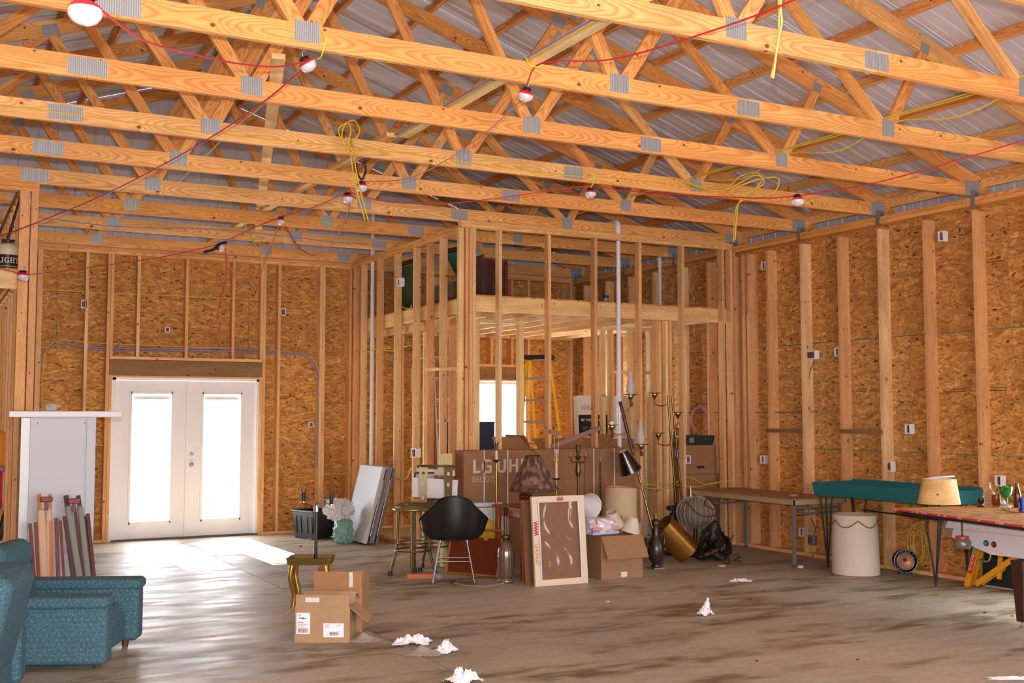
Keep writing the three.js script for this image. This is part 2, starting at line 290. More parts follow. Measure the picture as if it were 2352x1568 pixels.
// ---- double door
{
  const door = structure('door_1', 'white glazed double door blown bright by daylight in the end wall', 'door');
  const white = M('#e9e7ea', 0.45), z = BZ + 0.05, W = doorX[1] - doorX[0], x0 = doorX[0];
  part(door, 'door_frame', [box(0.056, doorTop, 0.12, x0 + 0.002, doorTop / 2, z), box(0.03, doorTop, 0.12, x0 + W - 0.015, doorTop / 2, z), box(W + 0.03, 0.045, 0.12, x0 + W / 2, doorTop - 0.008, z)], white);
  part(door, 'threshold', box(W, 0.02, 0.15, x0 + W / 2, 0.01, z), M('#5b5048', 0.6));
  const glass = M('#ffffff', 0.02, { transmission: 1, thickness: 0, ior: 1.45 });
  for (const s of [0, 1]) {
    const lw = W / 2 - 0.035, lx = x0 + 0.032 + s * (lw + 0.006), leaf = new THREE.Group(); leaf.name = 'door_leaf'; leaf.position.set(lx, 0.022, z); door.add(leaf);
    const H = doorTop - 0.056, g0 = 0.19, g1 = lw - 0.19, y0 = 0.2, y1 = H - 0.16;
    part(leaf, 'stile', box(g0, H, 0.045, g0 / 2, H / 2, 0), white); part(leaf, 'stile', box(lw - g1, H, 0.045, (g1 + lw) / 2, H / 2, 0), white);
    part(leaf, 'rail', box(g1 - g0, y0, 0.045, (g0 + g1) / 2, y0 / 2, 0), white); part(leaf, 'rail', box(g1 - g0, H - y1, 0.045, (g0 + g1) / 2, (H + y1) / 2, 0), white);
    part(leaf, 'glazing_bead', [box(0.03, y1 - y0 + 0.03, 0.06, g0, (y0 + y1) / 2, 0), box(0.03, y1 - y0 + 0.03, 0.06, g1, (y0 + y1) / 2, 0), box(g1 - g0, 0.03, 0.06, (g0 + g1) / 2, y0, 0), box(g1 - g0, 0.03, 0.06, (g0 + g1) / 2, y1, 0)], white);
    part(leaf, 'pane', box(g1 - g0 - 0.03, y1 - y0 - 0.03, 0.004, (g0 + g1) / 2, (y0 + y1) / 2, 0), glass);
    part(leaf, 'blind_head', box(g1 - g0 - 0.06, 0.05, 0.012, (g0 + g1) / 2, y1 - 0.06, -0.012), M('#c9ccc6', 0.5));
    for (let i = 0; i < 5; i++) part(leaf, 'blind_slat', spin(box(g1 - g0 - 0.06, 0.002, 0.014), 0.5).translate((g0 + g1) / 2, y1 - 0.092 - i * 0.006, -0.012), M('#c9ccc6', 0.5));
    if (s) { const k = M('#b7b2a8', 0.25, { metalness: 0.9 }); for (const y of [0.93, 1.07]) part(leaf, y < 1 ? 'door_knob' : 'deadbolt', [spin(cyl(0.03, 0.03, 0.01), Math.PI / 2).translate(0.06, y, 0.022), new THREE.SphereGeometry(y < 1 ? 0.028 : 0.016, 14, 10).translate(0.06, y, y < 1 ? 0.055 : 0.035)], k); }
    else part(leaf, 'astragal', box(0.03, H, 0.02, lw - 0.002, H / 2, 0.03), white);
  }
}
{
  const w1 = structure('window_1', 'bright window in the end wall of the small framed room', 'window'), [a, b, c, d] = win, z = BZ + 0.0, white = M('#f0eff2', 0.4);
  part(w1, 'window_frame', [box(0.04, d - c, 0.09, a + 0.02, (c + d) / 2, z), box(0.04, d - c, 0.09, b - 0.02, (c + d) / 2, z), box(b - a, 0.04, 0.09, (a + b) / 2, d - 0.02, z), box(b - a, 0.04, 0.09, (a + b) / 2, c + 0.02, z)], white);
  part(w1, 'pane', box(b - a - 0.08, d - c - 0.08, 0.004, (a + b) / 2, (c + d) / 2, z), M('#ffffff', 0.02, { transmission: 1, thickness: 0, ior: 1.45 }));
}
// ---- walls the camera does not look at
const wallLeft = structure('wall_left', 'strand board side wall beyond the framed left room', 'wall');
for (let i = 0; i < 8; i++) for (let r = 0; r < 3; r++) osb(wallLeft, 0.011, 1.246, 2.30, LX - 0.006, 0.625 + r * 1.25, BZ + 1.15 + i * 2.305);
part(wallLeft, 'siding_backing', box(0.02, 4.1, FZ - BZ + 0.3, LX - 0.06, 2.0, (FZ + BZ) / 2), M('#9a999c', 0.6));
const wallFront = structure('wall_front', 'strand board wall behind the camera with a wide open vehicle door', 'wall');
for (const [x0, x1, y0, y1] of [[LX, 0.6, 0, 3.75], [5.4, RX, 0, 3.75], [0.6, 5.4, 3.0, 3.75]]) osb(wallFront, x1 - x0, y1 - y0, 0.02, (x0 + x1) / 2, (y0 + y1) / 2, FZ);
for (let x = LX - 0.2; x < RX + 0.1; x += 0.912) part(wallFront, 'gable_sheet', sheet((s, h, t) => [x + s, t ? roofTop(x + s) + 0.09 : 3.70, FZ + 0.05 + h]), METAL);
// ---- roof: purlins and ribbed metal sheets
const roof = structure('ceiling', 'underside of the ribbed metal roof on wooden purlins', 'roof');
{
  const cs = Math.cos(Math.atan(1 / 3)), sn = Math.sin(Math.atan(1 / 3));
  for (const sd of [-1, 1]) {
    const nrm = V(sd * sn, cs, 0);
    for (let i = 0; i <= 10; i++) {
      const d = 0.09 + i * 0.612, x = RIDGE + sd * d * 1.0, y = roofTop(x) + 0.0445 / cs;
      if (Math.abs(x - RIDGE) > HALF + 0.1) continue;
      const j = (i % 2) * 1.22; let z = BZ - 0.05; const ends = [-11.07 + j, -7.41 + j, -2.5 + j, FZ]; for (const e of ends) { board(roof, 'purlin', [x + sd * sn * 0, y, z], [x, y, e - 0.004], 0.089, 0.038, PINE, nrm); z = e; }
    }
    // eave board along the wall top
    { const x = RIDGE + sd * (HALF - 0.08), y = roofTop(x) - 0.035; board(roof, 'eave_board', [x, y, BZ], [x, y, FZ], 0.09, 0.036, PINE); }
    for (let z = BZ - 0.25; z < FZ + 0.2; z += 0.912) {
      part(roof, 'roof_sheet', sheet((s, h, t) => { const x = RIDGE + sd * t * (HALF + 0.3); return [x + sd * sn * (0.094 + h), roofTop(x) + cs * (0.098 + h), z + s]; }), METAL);
    }
  }
  part(roof, 'ridge_cap', [spin(box(0.35, 0.003, FZ - BZ + 0.6), 0, 0, -0.32).translate(RIDGE + 0.16, 6.09, (FZ + BZ) / 2), spin(box(0.35, 0.003, FZ - BZ + 0.6), 0, 0, 0.32).translate(RIDGE - 0.16, 6.09, (FZ + BZ) / 2)], METAL);
}
// ---- trusses
const PLATE = M('#ffffff', 0.45, { map: TEX.plate, metalness: 0.25 });
function plate(parent, x, y, z, w, h, rot = 0) { const g = new THREE.BoxGeometry(w, h, 0.0015); uvScale(g, w / 0.1, h / 0.1, rnd()); return part(parent, 'truss_plate', g, PLATE, [x, y, z + 0.0205], [0, 0, rot]); }
function truss(z, label) {
  const t = thing('roof_truss', label, 'truss', [RIDGE, TOP, z], 0, 'roof trusses across the building');
  const y = (x) => roofTop(x + RIDGE) - TOP, g = (n, a, b, h, m, w = 0.038) => board(t, n, [...a, 0], [...b, 0], h, w, m);
  const o1 = 1.087, o2 = 3.591, A = 2.04, B = 4.02, ch = 0.14;
  g('bottom_chord', [-HALF + 0.1, ch / 2], [-2.14, ch / 2], ch, PINE); g('bottom_chord', [-2.138, ch / 2], [2.198, ch / 2], ch, PINE); g('bottom_chord', [2.2, ch / 2], [HALF - 0.1, ch / 2], ch, PINE);
  for (const s of [-1, 1]) {
    g('top_chord', [s * 0.0, y(RIDGE - RIDGE) - 0.074], [s * HALF, y(HALF) - 0.074], ch, PINE, 0.037);
    const mid = (x) => y(x) - 0.12;
    g('web', [s * (o1 - 0.02), 0.1], [s * 0.03, mid(0.05)], 0.089, PINE, 0.035);
    g('web', [s * (o1 + 0.03), 0.1], [s * A, mid(A)], 0.089, PINE, 0.0352);
    g('web', [s * (o2 - 0.03), 0.1], [s * A, mid(A) + 0.01], 0.089, PINE, 0.0354);
    g('web', [s * (o2 + 0.02), 0.1], [s * B, mid(B)], 0.089, PINE, 0.0356);
    plate(t, s * o1, 0.095, 0, 0.15, 0.125); plate(t, s * o2, 0.095, 0, 0.13, 0.125);
    plate(t, s * A, y(A) - 0.1, 0, 0.15, 0.11, -s * 0.32); plate(t, s * B, y(B) - 0.1, 0, 0.1, 0.09, -s * 0.32);
    plate(t, s * (HALF - 0.25), 0.075, 0, 0.2, 0.15);
    if (s > 0) part(t, 'hurricane_strap', [box(0.05, 0.16, 0.003, HALF - 0.2, -0.03, 0.024), box(0.003, 0.16, 0.05, HALF - 0.285, -0.03, 0.045)], M('#8d9092', 0.45, { metalness: 0.6 }));
  }
  plate(t, -2.14, 0.07, 0, 0.24, 0.11); plate(t, 2.2, 0.07, 0, 0.2, 0.11); plate(t, 0, y(0) - 0.12, 0, 0.2, 0.2);
  return t;
}
const TRUSS = [
  [9, 'wooden roof truss resting directly over the end wall plate above the white doors'], [8, 'wooden roof truss standing next to the end wall truss'],
  [7, 'wooden roof truss over the middle of the framed loft room'], [6, 'wooden roof truss running over the front wall of the framed loft room'],
  [5, 'wooden roof truss one bay in front of the framed loft room'], [4, 'wooden roof truss carrying yellow cable and a hanging red lamp on its lower chord'],
  [3, 'wooden roof truss two bays in front of the one with yellow cable stapled along'], [2, 'wooden roof truss with stamped lower chord and red lamps tied on'],
  [1, 'wooden roof truss with the loose yellow cable dangling beside its chord'], [0, 'wooden roof truss directly above the open floor by the side door'],
  [-1, 'wooden roof truss two bays from the vehicle door wall truss'], [-2, 'wooden roof truss one bay from the vehicle door wall truss'], [-3, 'wooden roof truss next to the vehicle door wall'],
];
for (const [k, l] of TRUSS) truss(k === 9 ? -14.86 : tz(k), l);
// braces lying on the lower chords
const brace = (name, label, a, b, mat) => { const A = xyz(a), B = xyz(b), t = thing(name, label, 'brace', A); board(t, 'plank', [0, 0, 0], B.clone().sub(A), 0.036, 0.089, mat); return t; };
brace('lateral_brace', 'long flat board along the truss chords carrying the cable bundle', [3.45, TOP + 0.16, -2.2], [3.45, TOP + 0.16, -8.4], PALE);
brace('lateral_brace', 'pale flat board along the truss chords near the end wall', [3.36, TOP + 0.16, -8.42], [3.36, TOP + 0.16, -14.9], PALE);
brace('diagonal_brace', 'flat diagonal brace crossing over the truss chords', [2.0, TOP + 0.198, -7.0], [3.95, TOP + 0.198, -14.75], PALE);
// ================================================================ FRAMED ROOMS UNDER LOFTS
const RMX = 5.35, RMZ = -11.0, LOFT0 = 2.765, LOFT1 = 2.935;
const wallRoomFront = structure('wall_room_front', 'open stud front wall of the framed loft room', 'wall');
const wallRoomSide = structure('wall_room_side', 'open stud side wall of the framed loft room', 'wall');
{
  const zc = RMZ - 0.0445;
  for (const xr of [5.726, 6.362, 6.988, 7.617, 8.25, 8.87]) stud(wallRoomFront, xr - 0.019, zc, 0.04, 3.68, 0.038, 0.089, STUD);
  for (const x of [9.06, 9.11]) stud(wallRoomFront, x - 0.08, zc, 0.04, 3.68, 0.038, 0.089, STUD);
  for (const x of [5.382, 5.342, 5.302]) stud(wallRoomFront, x, zc + (x < 5.31 ? -0.02 : 0), 0.04, 3.68, 0.037, 0.089, STUD, 'corner_stud');
  stud(wallRoomFront, 5.245, zc - 0.03, 0.04, 3.68, 0.06, 0.05, PALE, 'corner_stud');
  for (const y of [3.70, 3.74]) board(wallRoomFront, 'top_plate', [5.22, y, zc], [RX - 0.15, y, zc], 0.038, 0.089, PINE);
  board(wallRoomFront, 'sole_plate', [5.42, 0.02, zc], [RX - 0.15, 0.02, zc], 0.038, 0.089, STUD);
  const xc = RMX + 0.0445;
  for (const z of [-14.82, -14.52, -13.90, -13.28, -12.665, -12.25, -11.87]) stud(wallRoomSide, xc, z + 0.019, 0.04, 3.68, 0.089, 0.038, STUD);
  for (const y of [3.70, 3.74]) board(wallRoomSide, 'top_plate', [xc - 0.001, y, RMZ - 0.1], [xc, y, BZ + 0.15], 0.037, 0.088, PINE);
  board(wallRoomSide, 'sole_plate', [xc, 0.02, -12.24], [xc, 0.02, BZ + 0.15], 0.038, 0.089, STUD);
  board(wallRoomSide, 'sole_plate', [xc, 0.02, RMZ - 0.1], [xc, 0.02, -11.75], 0.038, 0.089, STUD);
  board(wallRoomSide, 'blocking', onX(980, 849, RMX - 0.01), onX(1056, 846, RMX - 0.01), 0.036, 0.07, PALE);
  // inner door trimmer beside the opening
  stud(wallRoomSide, xc + 0.02, -12.37, 0.04, 2.62, 0.085, 0.038, PALE, 'trimmer');
  stud(wallRoomSide, xc + 0.3, -11.6, 0.04, 2.72, 0.085, 0.038, PALE, 'trimmer');
  stud(wallRoomSide, xc + 0.12, -11.85, 0.04, 2.72, 0.085, 0.038, STUD, 'trimmer');
}
function loft(name, label, x0, x1, rimX) {
  const l = structure(name, label, 'loft');
  board(l, 'rim_joist', [x0, (LOFT0 + LOFT1) / 2, RMZ - 0.11], [x1, (LOFT0 + LOFT1) / 2, RMZ - 0.11], LOFT1 - LOFT0, 0.038, PALE);
  board(l, 'rim_joist', [x0, (LOFT0 + LOFT1) / 2, BZ + 0.16], [x1, (LOFT0 + LOFT1) / 2, BZ + 0.16], LOFT1 - LOFT0, 0.038, PALE);
  for (let x = x0 + 0.02; x < x1; x += 0.406) board(l, 'joist', [x, (LOFT0 + LOFT1) / 2, RMZ - 0.13], [x, (LOFT0 + LOFT1) / 2, BZ + 0.18], LOFT1 - LOFT0, 0.038, PALE);
  board(l, 'joist', [rimX, (LOFT0 + LOFT1) / 2, RMZ - 0.13], [rimX, (LOFT0 + LOFT1) / 2, BZ + 0.18], LOFT1 - LOFT0, 0.038, PALE);
  for (let z = RMZ - 0.1; z > BZ + 0.3; z -= 1.22) { const e = Math.max(z - 1.216, BZ + 0.16); osb(l, x1 - x0, 0.018, z - e, (x0 + x1) / 2, LOFT1 + 0.009, (z + e) / 2); }
  return l;
}
const loftRight = loft('floor_loft', 'pale joisted loft floor hung inside the framed room', RMX + 0.1, RX - 0.16, RMX + 0.115);
const loftLeft = loft('floor_loft_left', 'pale joisted loft floor of the left framed room', LX + 0.1, 0.76, 0.73);
{ // ledger under the loft's side, inner plate of the little closet
  board(loftRight, 'ledger', [RMX + 0.16, LOFT0 - 0.06, RMZ - 0.7], [RMX + 0.16, LOFT0 - 0.06, BZ + 0.2], 0.089, 0.038, STUD);
  board(loftRight, 'stair_header', [RMX + 0.2, LOFT0 - 0.05, -11.75], [6.35, LOFT0 - 0.05, -11.75], 0.036, 0.089, PALE);
  stud(loftRight, 6.36, -11.75, 0.04, LOFT0 - 0.02, 0.06, 0.085, PALE, 'trimmer');
}
const wallLeftRoom = structure('wall_left_room', 'corner post and open studs of the left framed room', 'wall');
{
  stud(wallLeftRoom, 0.80, -11.04, 0.04, 3.66, 0.085, 0.085, STUD, 'corner_post'); stud(wallLeftRoom, 0.885, -11.04, 0.04, 3.66, 0.06, 0.085, STUD, 'corner_post');
  for (let z = -11.45; z > -14.9; z -= 0.406) stud(wallLeftRoom, 0.80, z, 0.04, 3.66, 0.089, 0.038, STUD);
  stud(wallLeftRoom, 1.28, BZ + 0.175, 0.04, 3.66, 0.06, 0.06, STUD);
  for (const y of [3.68, 3.72]) { board(wallLeftRoom, 'top_plate', [LX, y, -11.045], [0.92, y, -11.045], 0.037, 0.089, PINE); board(wallLeftRoom, 'top_plate', [0.80, y, -11.1], [0.80, y, BZ + 0.15], 0.037, 0.089, PINE); }
  board(wallLeftRoom, 'sole_plate', [0.80, 0.02, -11.1], [0.80, 0.02, BZ + 0.15], 0.038, 0.089, STUD);
  for (const x of [0.2, -0.4, -1.0, -1.6, -2.2, -2.8]) stud(wallLeftRoom, x, -11.045, 0.04, 3.66, 0.038, 0.089, STUD);
}
const wallCloset = structure('wall_closet', 'pale new framing of the closet inside the loft room', 'wall');
{
  // pack of studs standing under the loft edge
  for (let i = 0; i < 5; i++) stud(wallCloset, 7.93 + i * 0.05, RMZ - 0.175 - (i % 2) * 0.012, 0.04, i === 2 ? 2.78 : LOFT0 - 0.004, 0.039, 0.089, i % 2 ? PALE : STUD);
  // closet front wall farther in
  const z = -12.0;
  for (const u of [1384, 1402, 1447, 1492]) { const x = onZ(u, 900, z).x; stud(wallCloset, x, z, 0.04, 2.70, 0.038, 0.089, PALE); }
  const xa = onZ(1378, 900, z).x, xb = onZ(1500, 900, z).x;
  board(wallCloset, 'top_plate', [xa, 2.72, z], [xb + 0.2, 2.72, z], 0.038, 0.089, PALE);
  for (const v of [855, 912]) board(wallCloset, 'blocking', [xa + 0.14, onZ(1440, v, z).y, z - (v > 900 ? 0.4 : 0)], [xb, onZ(1440, v, z).y, z - (v > 900 ? 0.4 : 0)], 0.04, 0.085, PALE);
  for (const u of [1400, 1425, 1490, 1530, 1553]) { const zz = -13.0, x = onZ(u, 900, zz).x; stud(wallCloset, x, zz, 0.04, 2.70, 0.038, 0.089, u === 1490 ? WOOD.grey : STUD); }
  stud(wallCloset, onZ(1574, 900, -12.0).x, -12.0, 0.04, 2.72, 0.03, 0.089, PALE);
}
// ================================================================ LIGHT STRING, CABLES, PIPES, OUTLET BOXES
const at = (u, v, d) => ray(u, v).multiplyScalar(d).add(camera.position);   // d metres deep along the lens axis
const RED = M('#c41f2c', 0.5), YEL = M('#d9b83a', 0.55), LAV = M('#8f80b4', 0.6), BLK = M('#16161a', 0.5), COPPER = M('#c9756a', 0.5), TIE = M('#d7e03a', 0.5);
const WHITE = M('#eceaec', 0.45);
const DOME = M('#cfc7ce', 0.35, { clearcoat: 0.5, clearcoatRoughness: 0.2 });
function lampUnit(label, u, v, d, tilt = 0, tiltX = 0, D = 0.1) {
  const t = thing('string_lamp', label, 'lamp', at(u, v, d), -YAW, 'red capped lamps of the light string'), R = D / 2; t.rotation.set(tiltX, -YAW, tilt, 'YXZ');
  part(t, 'dome', lathe([[0.001, -R * 0.62], [R * 0.35, -R * 0.59], [R * 0.72, -R * 0.42], [R * 0.95, -R * 0.1], [R, 0.18 * R], [R * 0.95, R * 0.36]], 28), DOME);
  part(t, 'red_ring', lathe([[R * 0.96, R * 0.33], [R * 0.95, R * 0.42], [R * 0.78, R * 0.62], [R * 0.55, R * 0.74], [R * 0.5, R * 0.76]], 28), M('#d2202e', 0.35));
  const cap = part(t, 'cap', [lathe([[0.001, R * 1.2], [R * 0.42, R * 1.18], [R * 0.52, R * 0.95], [R * 0.56, R * 0.68]], 20), box(R * 1.4, R * 0.16, R * 0.3, 0, R * 1.0, 0)], BLK);
  part(cap, 'hook', tube([[0, R * 1.1, 0], [R * 0.1, R * 1.6, 0], [R * 0.35, R * 1.75, 0], [R * 0.45, R * 1.5, 0]], R * 0.06), M('#9a9a9a', 0.3, { metalness: 0.8 }));
  return t;
}
lampUnit('largest red capped lamp hanging by the open floor with big frosted dome', 195, 34, 3.3);
lampUnit('tilted red capped lamp tied to a stamped truss chord', 709, 152, 6.3, 0.5, 0.35);
lampUnit('tilted red capped lamp hanging below the cable board', 1206, 222, 6.9, -0.25, 0.2);
lampUnit('red capped lamp on a black strap beside the yellow cable coil', 831, 432, 9.4);
lampUnit('red capped lamp next to the one on a black strap', 798, 458, 9.6);
lampUnit('red capped lamp hung by a yellow tie under a splice plate', 1356, 447, 9.7);
lampUnit('red capped lamp hanging toward the long right wall', 1832, 464, 8.6);
lampUnit('small red capped lamp near the end wall with cords looping down', 645, 510, 12.0);
lampUnit('red capped lamp knocked sideways on a black clamp over the white doors', 510, 568, 12.6, 1.5);
lampUnit('red capped lamp hanging in front of the left corner post', 52, 637, 9.4);
function cable(name, label, category, pts, r, mat, group) {
  const P = pts.map((p) => (p.isVector3 ? p : at(...p))), c = P[0].clone(), t = thing(name, label, category, c, 0, group);
  part(t, 'cord', tube(P.map((p) => p.clone().sub(c)), r, P.length * 8, 5), mat); return t;
}
const CG = 'red cords of the light string';
cable('red_power_line', 'thick red cord from the largest lamp to the stamped chord lamp', 'cord', [[212, 8, 3.3], [330, 92, 4.0], [442, 124, 4.7], [560, 148, 5.5], [640, 153, 5.9], [709, 140, 6.25]], 0.0045, RED, CG);
cable('red_power_line', 'long red cord slanting down from the stamped chord lamp to the left post', 'cord', [[706, 150, 6.3], [600, 238, 7.0], [450, 336, 7.8], [250, 442, 8.8], [105, 503, 9.6], [0, 542, 10.1], [-60, 560, 10.4]], 0.0055, RED, CG);
cable('red_power_line', 'red cord rising from the cable board toward the photographer', 'cord', [[1210, 196, 6.9], [1230, 152, 6.8], [1400, 137, 6.4], [1600, 82, 5.8], [1800, 10, 5.2], [1900, -40, 4.9]], 0.005, RED, CG);
cable('red_power_line', 'red cord swinging from the cable board lamp to the strapped lamp', 'cord', [[1196, 232, 6.95], [1135, 288, 7.4], [1050, 352, 8.0], [985, 390, 8.5], [930, 412, 8.9], [831, 418, 9.4]], 0.0045, COPPER, CG);
cable('red_power_line', 'red cord between the twin lamps and the lamp under the splice plate', 'cord', [[798, 440, 9.6], [880, 462, 9.6], [1000, 468, 9.6], [1120, 458, 9.6], [1250, 440, 9.65], [1356, 425, 9.7]], 0.005, RED, CG);
cable('red_power_line', 'red cord along the chord ends toward the long right wall', 'cord', [[1356, 425, 9.7], [1420, 436, 9.6], [1600, 449, 9.1], [1760, 455, 8.75], [1832, 450, 8.6]], 0.005, RED, CG);
cable('red_power_line', 'red cord climbing from the right wall lamp toward the side door', 'cord', [[1832, 450, 8.6], [2000, 422, 8.2], [2200, 368, 7.8], [2352, 322, 7.5], [2420, 300, 7.3]], 0.005, RED, CG);
cable('red_power_line', 'red cord from the twin lamps to the small lamp near the end wall', 'cord', [[790, 445, 9.6], [740, 468, 10.3], [690, 486, 11.0], [645, 498, 12.0], [580, 524, 12.2], [515, 556, 12.6]], 0.006, RED, CG);
cable('red_power_line', 'red cord stretched across the end wall to the left post lamp', 'cord', [[505, 560, 12.6], [400, 585, 12.0], [250, 608, 11.0], [120, 626, 10.0], [52, 628, 9.4], [0, 616, 9.2], [-40, 606, 9.0]], 0.005, RED, CG);
cable('red_power_line', 'copper red cord sagging in a loop beside the diagonal brace', 'cord', [[517, 570, 12.6], [532, 620, 12.6], [562, 660, 12.6], [592, 640, 12.5], [612, 590, 12.4], [640, 520, 12.1]], 0.006, COPPER, CG);
cable('red_power_line', 'red cord drooping between the end wall lamp and the twin lamps', 'cord', [[655, 518, 12.0], [678, 556, 11.8], [712, 585, 11.5], [752, 572, 11.0], [790, 512, 10.2], [803, 470, 9.7]], 0.005, RED, CG);
cable('red_power_line', 'orange red cord hanging straight down over the strand board', 'cord', [[519, 572, 12.6], [518, 640, 12.7], [506, 690, 12.8], [499, 730, 12.9], [506, 748, 13.0], [496, 775, 13.1], [487, 796, 13.2]], 0.006, M('#c8402c', 0.55), CG);
cable('black_strap', 'black rubber strap holding the twin lamps', 'strap', [[818, 378, 9.3], [822, 400, 9.4], [831, 412, 9.4], [838, 400, 9.4], [840, 382, 9.3]], 0.009, BLK);
cable('black_clamp', 'black spring clamp beside the sideways lamp', 'clamp', [[468, 580, 12.5], [492, 572, 12.5], [505, 560, 12.55], [520, 556, 12.6]], 0.018, BLK);
const YG = 'yellow house cable runs';
const K4 = tz(4) + 0.026, chordRun = (name, label, z, y, x0, x1, mat, w = 0.012) => { const p = []; for (let x = x0; x <= x1 + 1e-6; x += 0.6) p.push(V(x, y + w * Math.sin(x * 2.3) + rr(-w, w) * 0.5, z)); return cable(name, label, 'cable', p, 0.0055, mat, YG); };
chordRun('house_cable', 'yellow cable stapled along a lower truss chord the whole way', K4, 3.80, -1.0, 6.8, YEL);
chordRun('house_cable', 'yellow cable stapled along the chord above the framed room', tz(7) + 0.026, 3.83, 0.9, 5.1, YEL);
chordRun('house_cable', 'lavender cable drooping along the chord near the end wall', tz(8) + 0.026, 3.82, 1.0, 5.2, LAV, 0.03);
{
  const run = (dx, dy, mat, lab, sag, xx = 3.42, y = TOP + 0.155, z0 = -2.3, z1 = -11.2) => { const p = []; for (let z = z0; z >= z1; z -= 0.61) p.push(V(xx + dx, y + dy - sag * Math.abs(Math.sin((z - tz(1)) * Math.PI / 1.2192)), z)); cable('house_cable', lab, 'cable', p, 0.006, mat, YG); };
  run(-0.035, 0.01, LAV, 'lavender cable laid along the cable board', 0.01); run(-0.03, -0.012, YEL, 'yellow cable laid along the cable board', 0.015); run(-0.02, 0.02, WHITE, 'white cable laid along the cable board', 0.005);
  run(0, 0.02, YEL, 'taut yellow cable crossing the chords beside the long wall webs', 0.01, 6.56, TOP + 0.15, -3.6, -9.9); run(0.03, 0.02, YEL, 'second taut yellow cable crossing the chords beside the long wall webs', 0.02, 6.56, TOP + 0.15, -3.6, -11.1);
  run(0.1, 0.01, YEL, 'sagging yellow cable crossing the chords beside the long wall webs', 0.10, 6.6, TOP + 0.15, -4.97, -8.7);
}
cable('house_cable', 'bunched yellow cable ends hanging down from the nearest chord', 'cable', [[1812, -700, 5.9], [1806, -300, 5.75], [1797, -30, 5.6], [1793, 20, 5.6], [1796, 50, 5.6], [1788, 90, 5.6], [1782, 130, 5.6], [1776, 180, 5.6]], 0.006, M('#e8d878', 0.5), YG);
cable('house_cable', 'second bunched yellow cable end hanging from the nearest chord', 'cable', [[1808, -700, 5.92], [1800, -300, 5.77], [1788, -30, 5.62], [1790, 40, 5.62], [1786, 95, 5.62], [1780, 140, 5.62], [1771, 178, 5.62]], 0.006, M('#e2cf66', 0.5), YG);
cable('house_cable', 'yellow cable loop hanging over the chord near the twin lamps', 'cable', [[838, 505, 9.2], [815, 420, 9.1], [806, 360, 9.0], V(3.05, 3.896, -8.63), [783, 318, 8.9], [778, 296, 8.9], [800, 282, 8.9], [806, 300, 8.9], [800, 330, 8.95], [812, 348, 8.95], [850, 345, 9.0], [905, 335, 9.0]], 0.006, YEL, YG);
cable('house_cable', 'second yellow cable loop hanging over the chord near the twin lamps', 'cable', [[846, 508, 9.25], [828, 440, 9.1], [815, 372, 9.0], V(3.1, 3.896, -8.63), [808, 330, 8.9], [826, 300, 8.9], [812, 276, 8.9], [790, 290, 8.9], [786, 320, 8.9], [803, 352, 8.95]], 0.006, YEL, YG);
cable('house_cable', 'yellow cable coil looped over the chord toward the right wall', 'cable', [V(6.35, 3.896, -8.63), [1645, 438, 10.60], [1680, 430, 10.60], [1740, 402, 10.55], [1755, 418, 10.55], [1700, 448, 10.60], [1680, 440, 10.60], [1740, 412, 10.55], [1788, 410, 10.55], [1780, 440, 10.60], [1730, 452, 10.60], [1695, 468, 10.65], [1688, 500, 10.70], [1684, 556, 10.75]], 0.0075, YEL, YG);
cable('house_cable', 'second yellow loop of the coil toward the right wall', 'cable', [V(6.35, 3.896, -8.63), [1660, 436, 10.62], [1700, 405, 10.60], [1735, 396, 10.58], [1752, 408, 10.56], [1735, 432, 10.60], [1698, 464, 10.63], [1692, 500, 10.67], [1688, 552, 10.70]], 0.0075, YEL, YG);
cable('house_cable', 'short yellow cable curling over the chord above the diagonal brace', 'cable', [[520, 500, 13.0], [512, 470, 13.0], [523, 446, 13.0], [545, 448, 13.0], [555, 475, 13.0], [560, 510, 12.9], [585, 560, 12.8], [610, 610, 12.7]], 0.007, YEL, YG);
cable('house_cable', 'pale yellow cable dangling in short steps between chords near the left', 'cable', [[690, 160, 7.6], [600, 245, 8.6], [560, 275, 9.0], [495, 335, 10.0], [430, 398, 11.0], [392, 434, 11.6]], 0.006, M('#dfc98a', 0.6), YG);
cable('cable_tie', 'bright yellow tie around the stamped truss chord', 'tie', [[738, 72, 6.2], [748, 92, 6.15], [742, 118, 6.15], [736, 132, 6.2], [728, 136, 6.25]], 0.0045, TIE);
cable('cable_tie', 'bright yellow tie slung under the cable board', 'tie', [[1208, 132, 6.85], [1216, 148, 6.8], [1236, 154, 6.8], [1246, 148, 6.8]], 0.0045, TIE);
cable('cable_tie', 'bright yellow tie hanging the lamp under the splice plate', 'tie', [[1342, 398, 9.6], [1362, 400, 9.55], [1363, 420, 9.6], [1357, 430, 9.65]], 0.005, TIE);
// cables threaded through the wall studs
const backRun = (lab, pts, mat, r = 0.006) => cable('wall_cable', lab, 'cable', pts.map(([u, v]) => onZ(u, v, -14.965)), r, mat, 'cables threaded through the wall studs');
backRun('high straight yellow cable through the end wall studs', [[88, 663], [250, 673], [430, 680], [600, 688], [800, 694]], YEL);
backRun('lavender cable bundle arching beside the left end of the end wall', [[90, 945], [91, 870], [100, 812], [135, 788], [200, 796], [300, 800], [430, 800], [560, 800], [660, 808], [700, 815], [722, 835], [730, 870], [729, 960], [727, 1060], [735, 1100]], LAV, 0.009);
backRun('yellow cable arching with the lavender bundle across the end wall', [[97, 950], [98, 860], [110, 795], [145, 782], [200, 786], [420, 796], [560, 800], [690, 812], [722, 828], [735, 880], [734, 980], [733, 1085]], YEL);
backRun('second lavender cable looping low over the door header', [[200, 800], [300, 806], [420, 805], [520, 806], [640, 812], [690, 812], [715, 826], [726, 860]], LAV, 0.008);
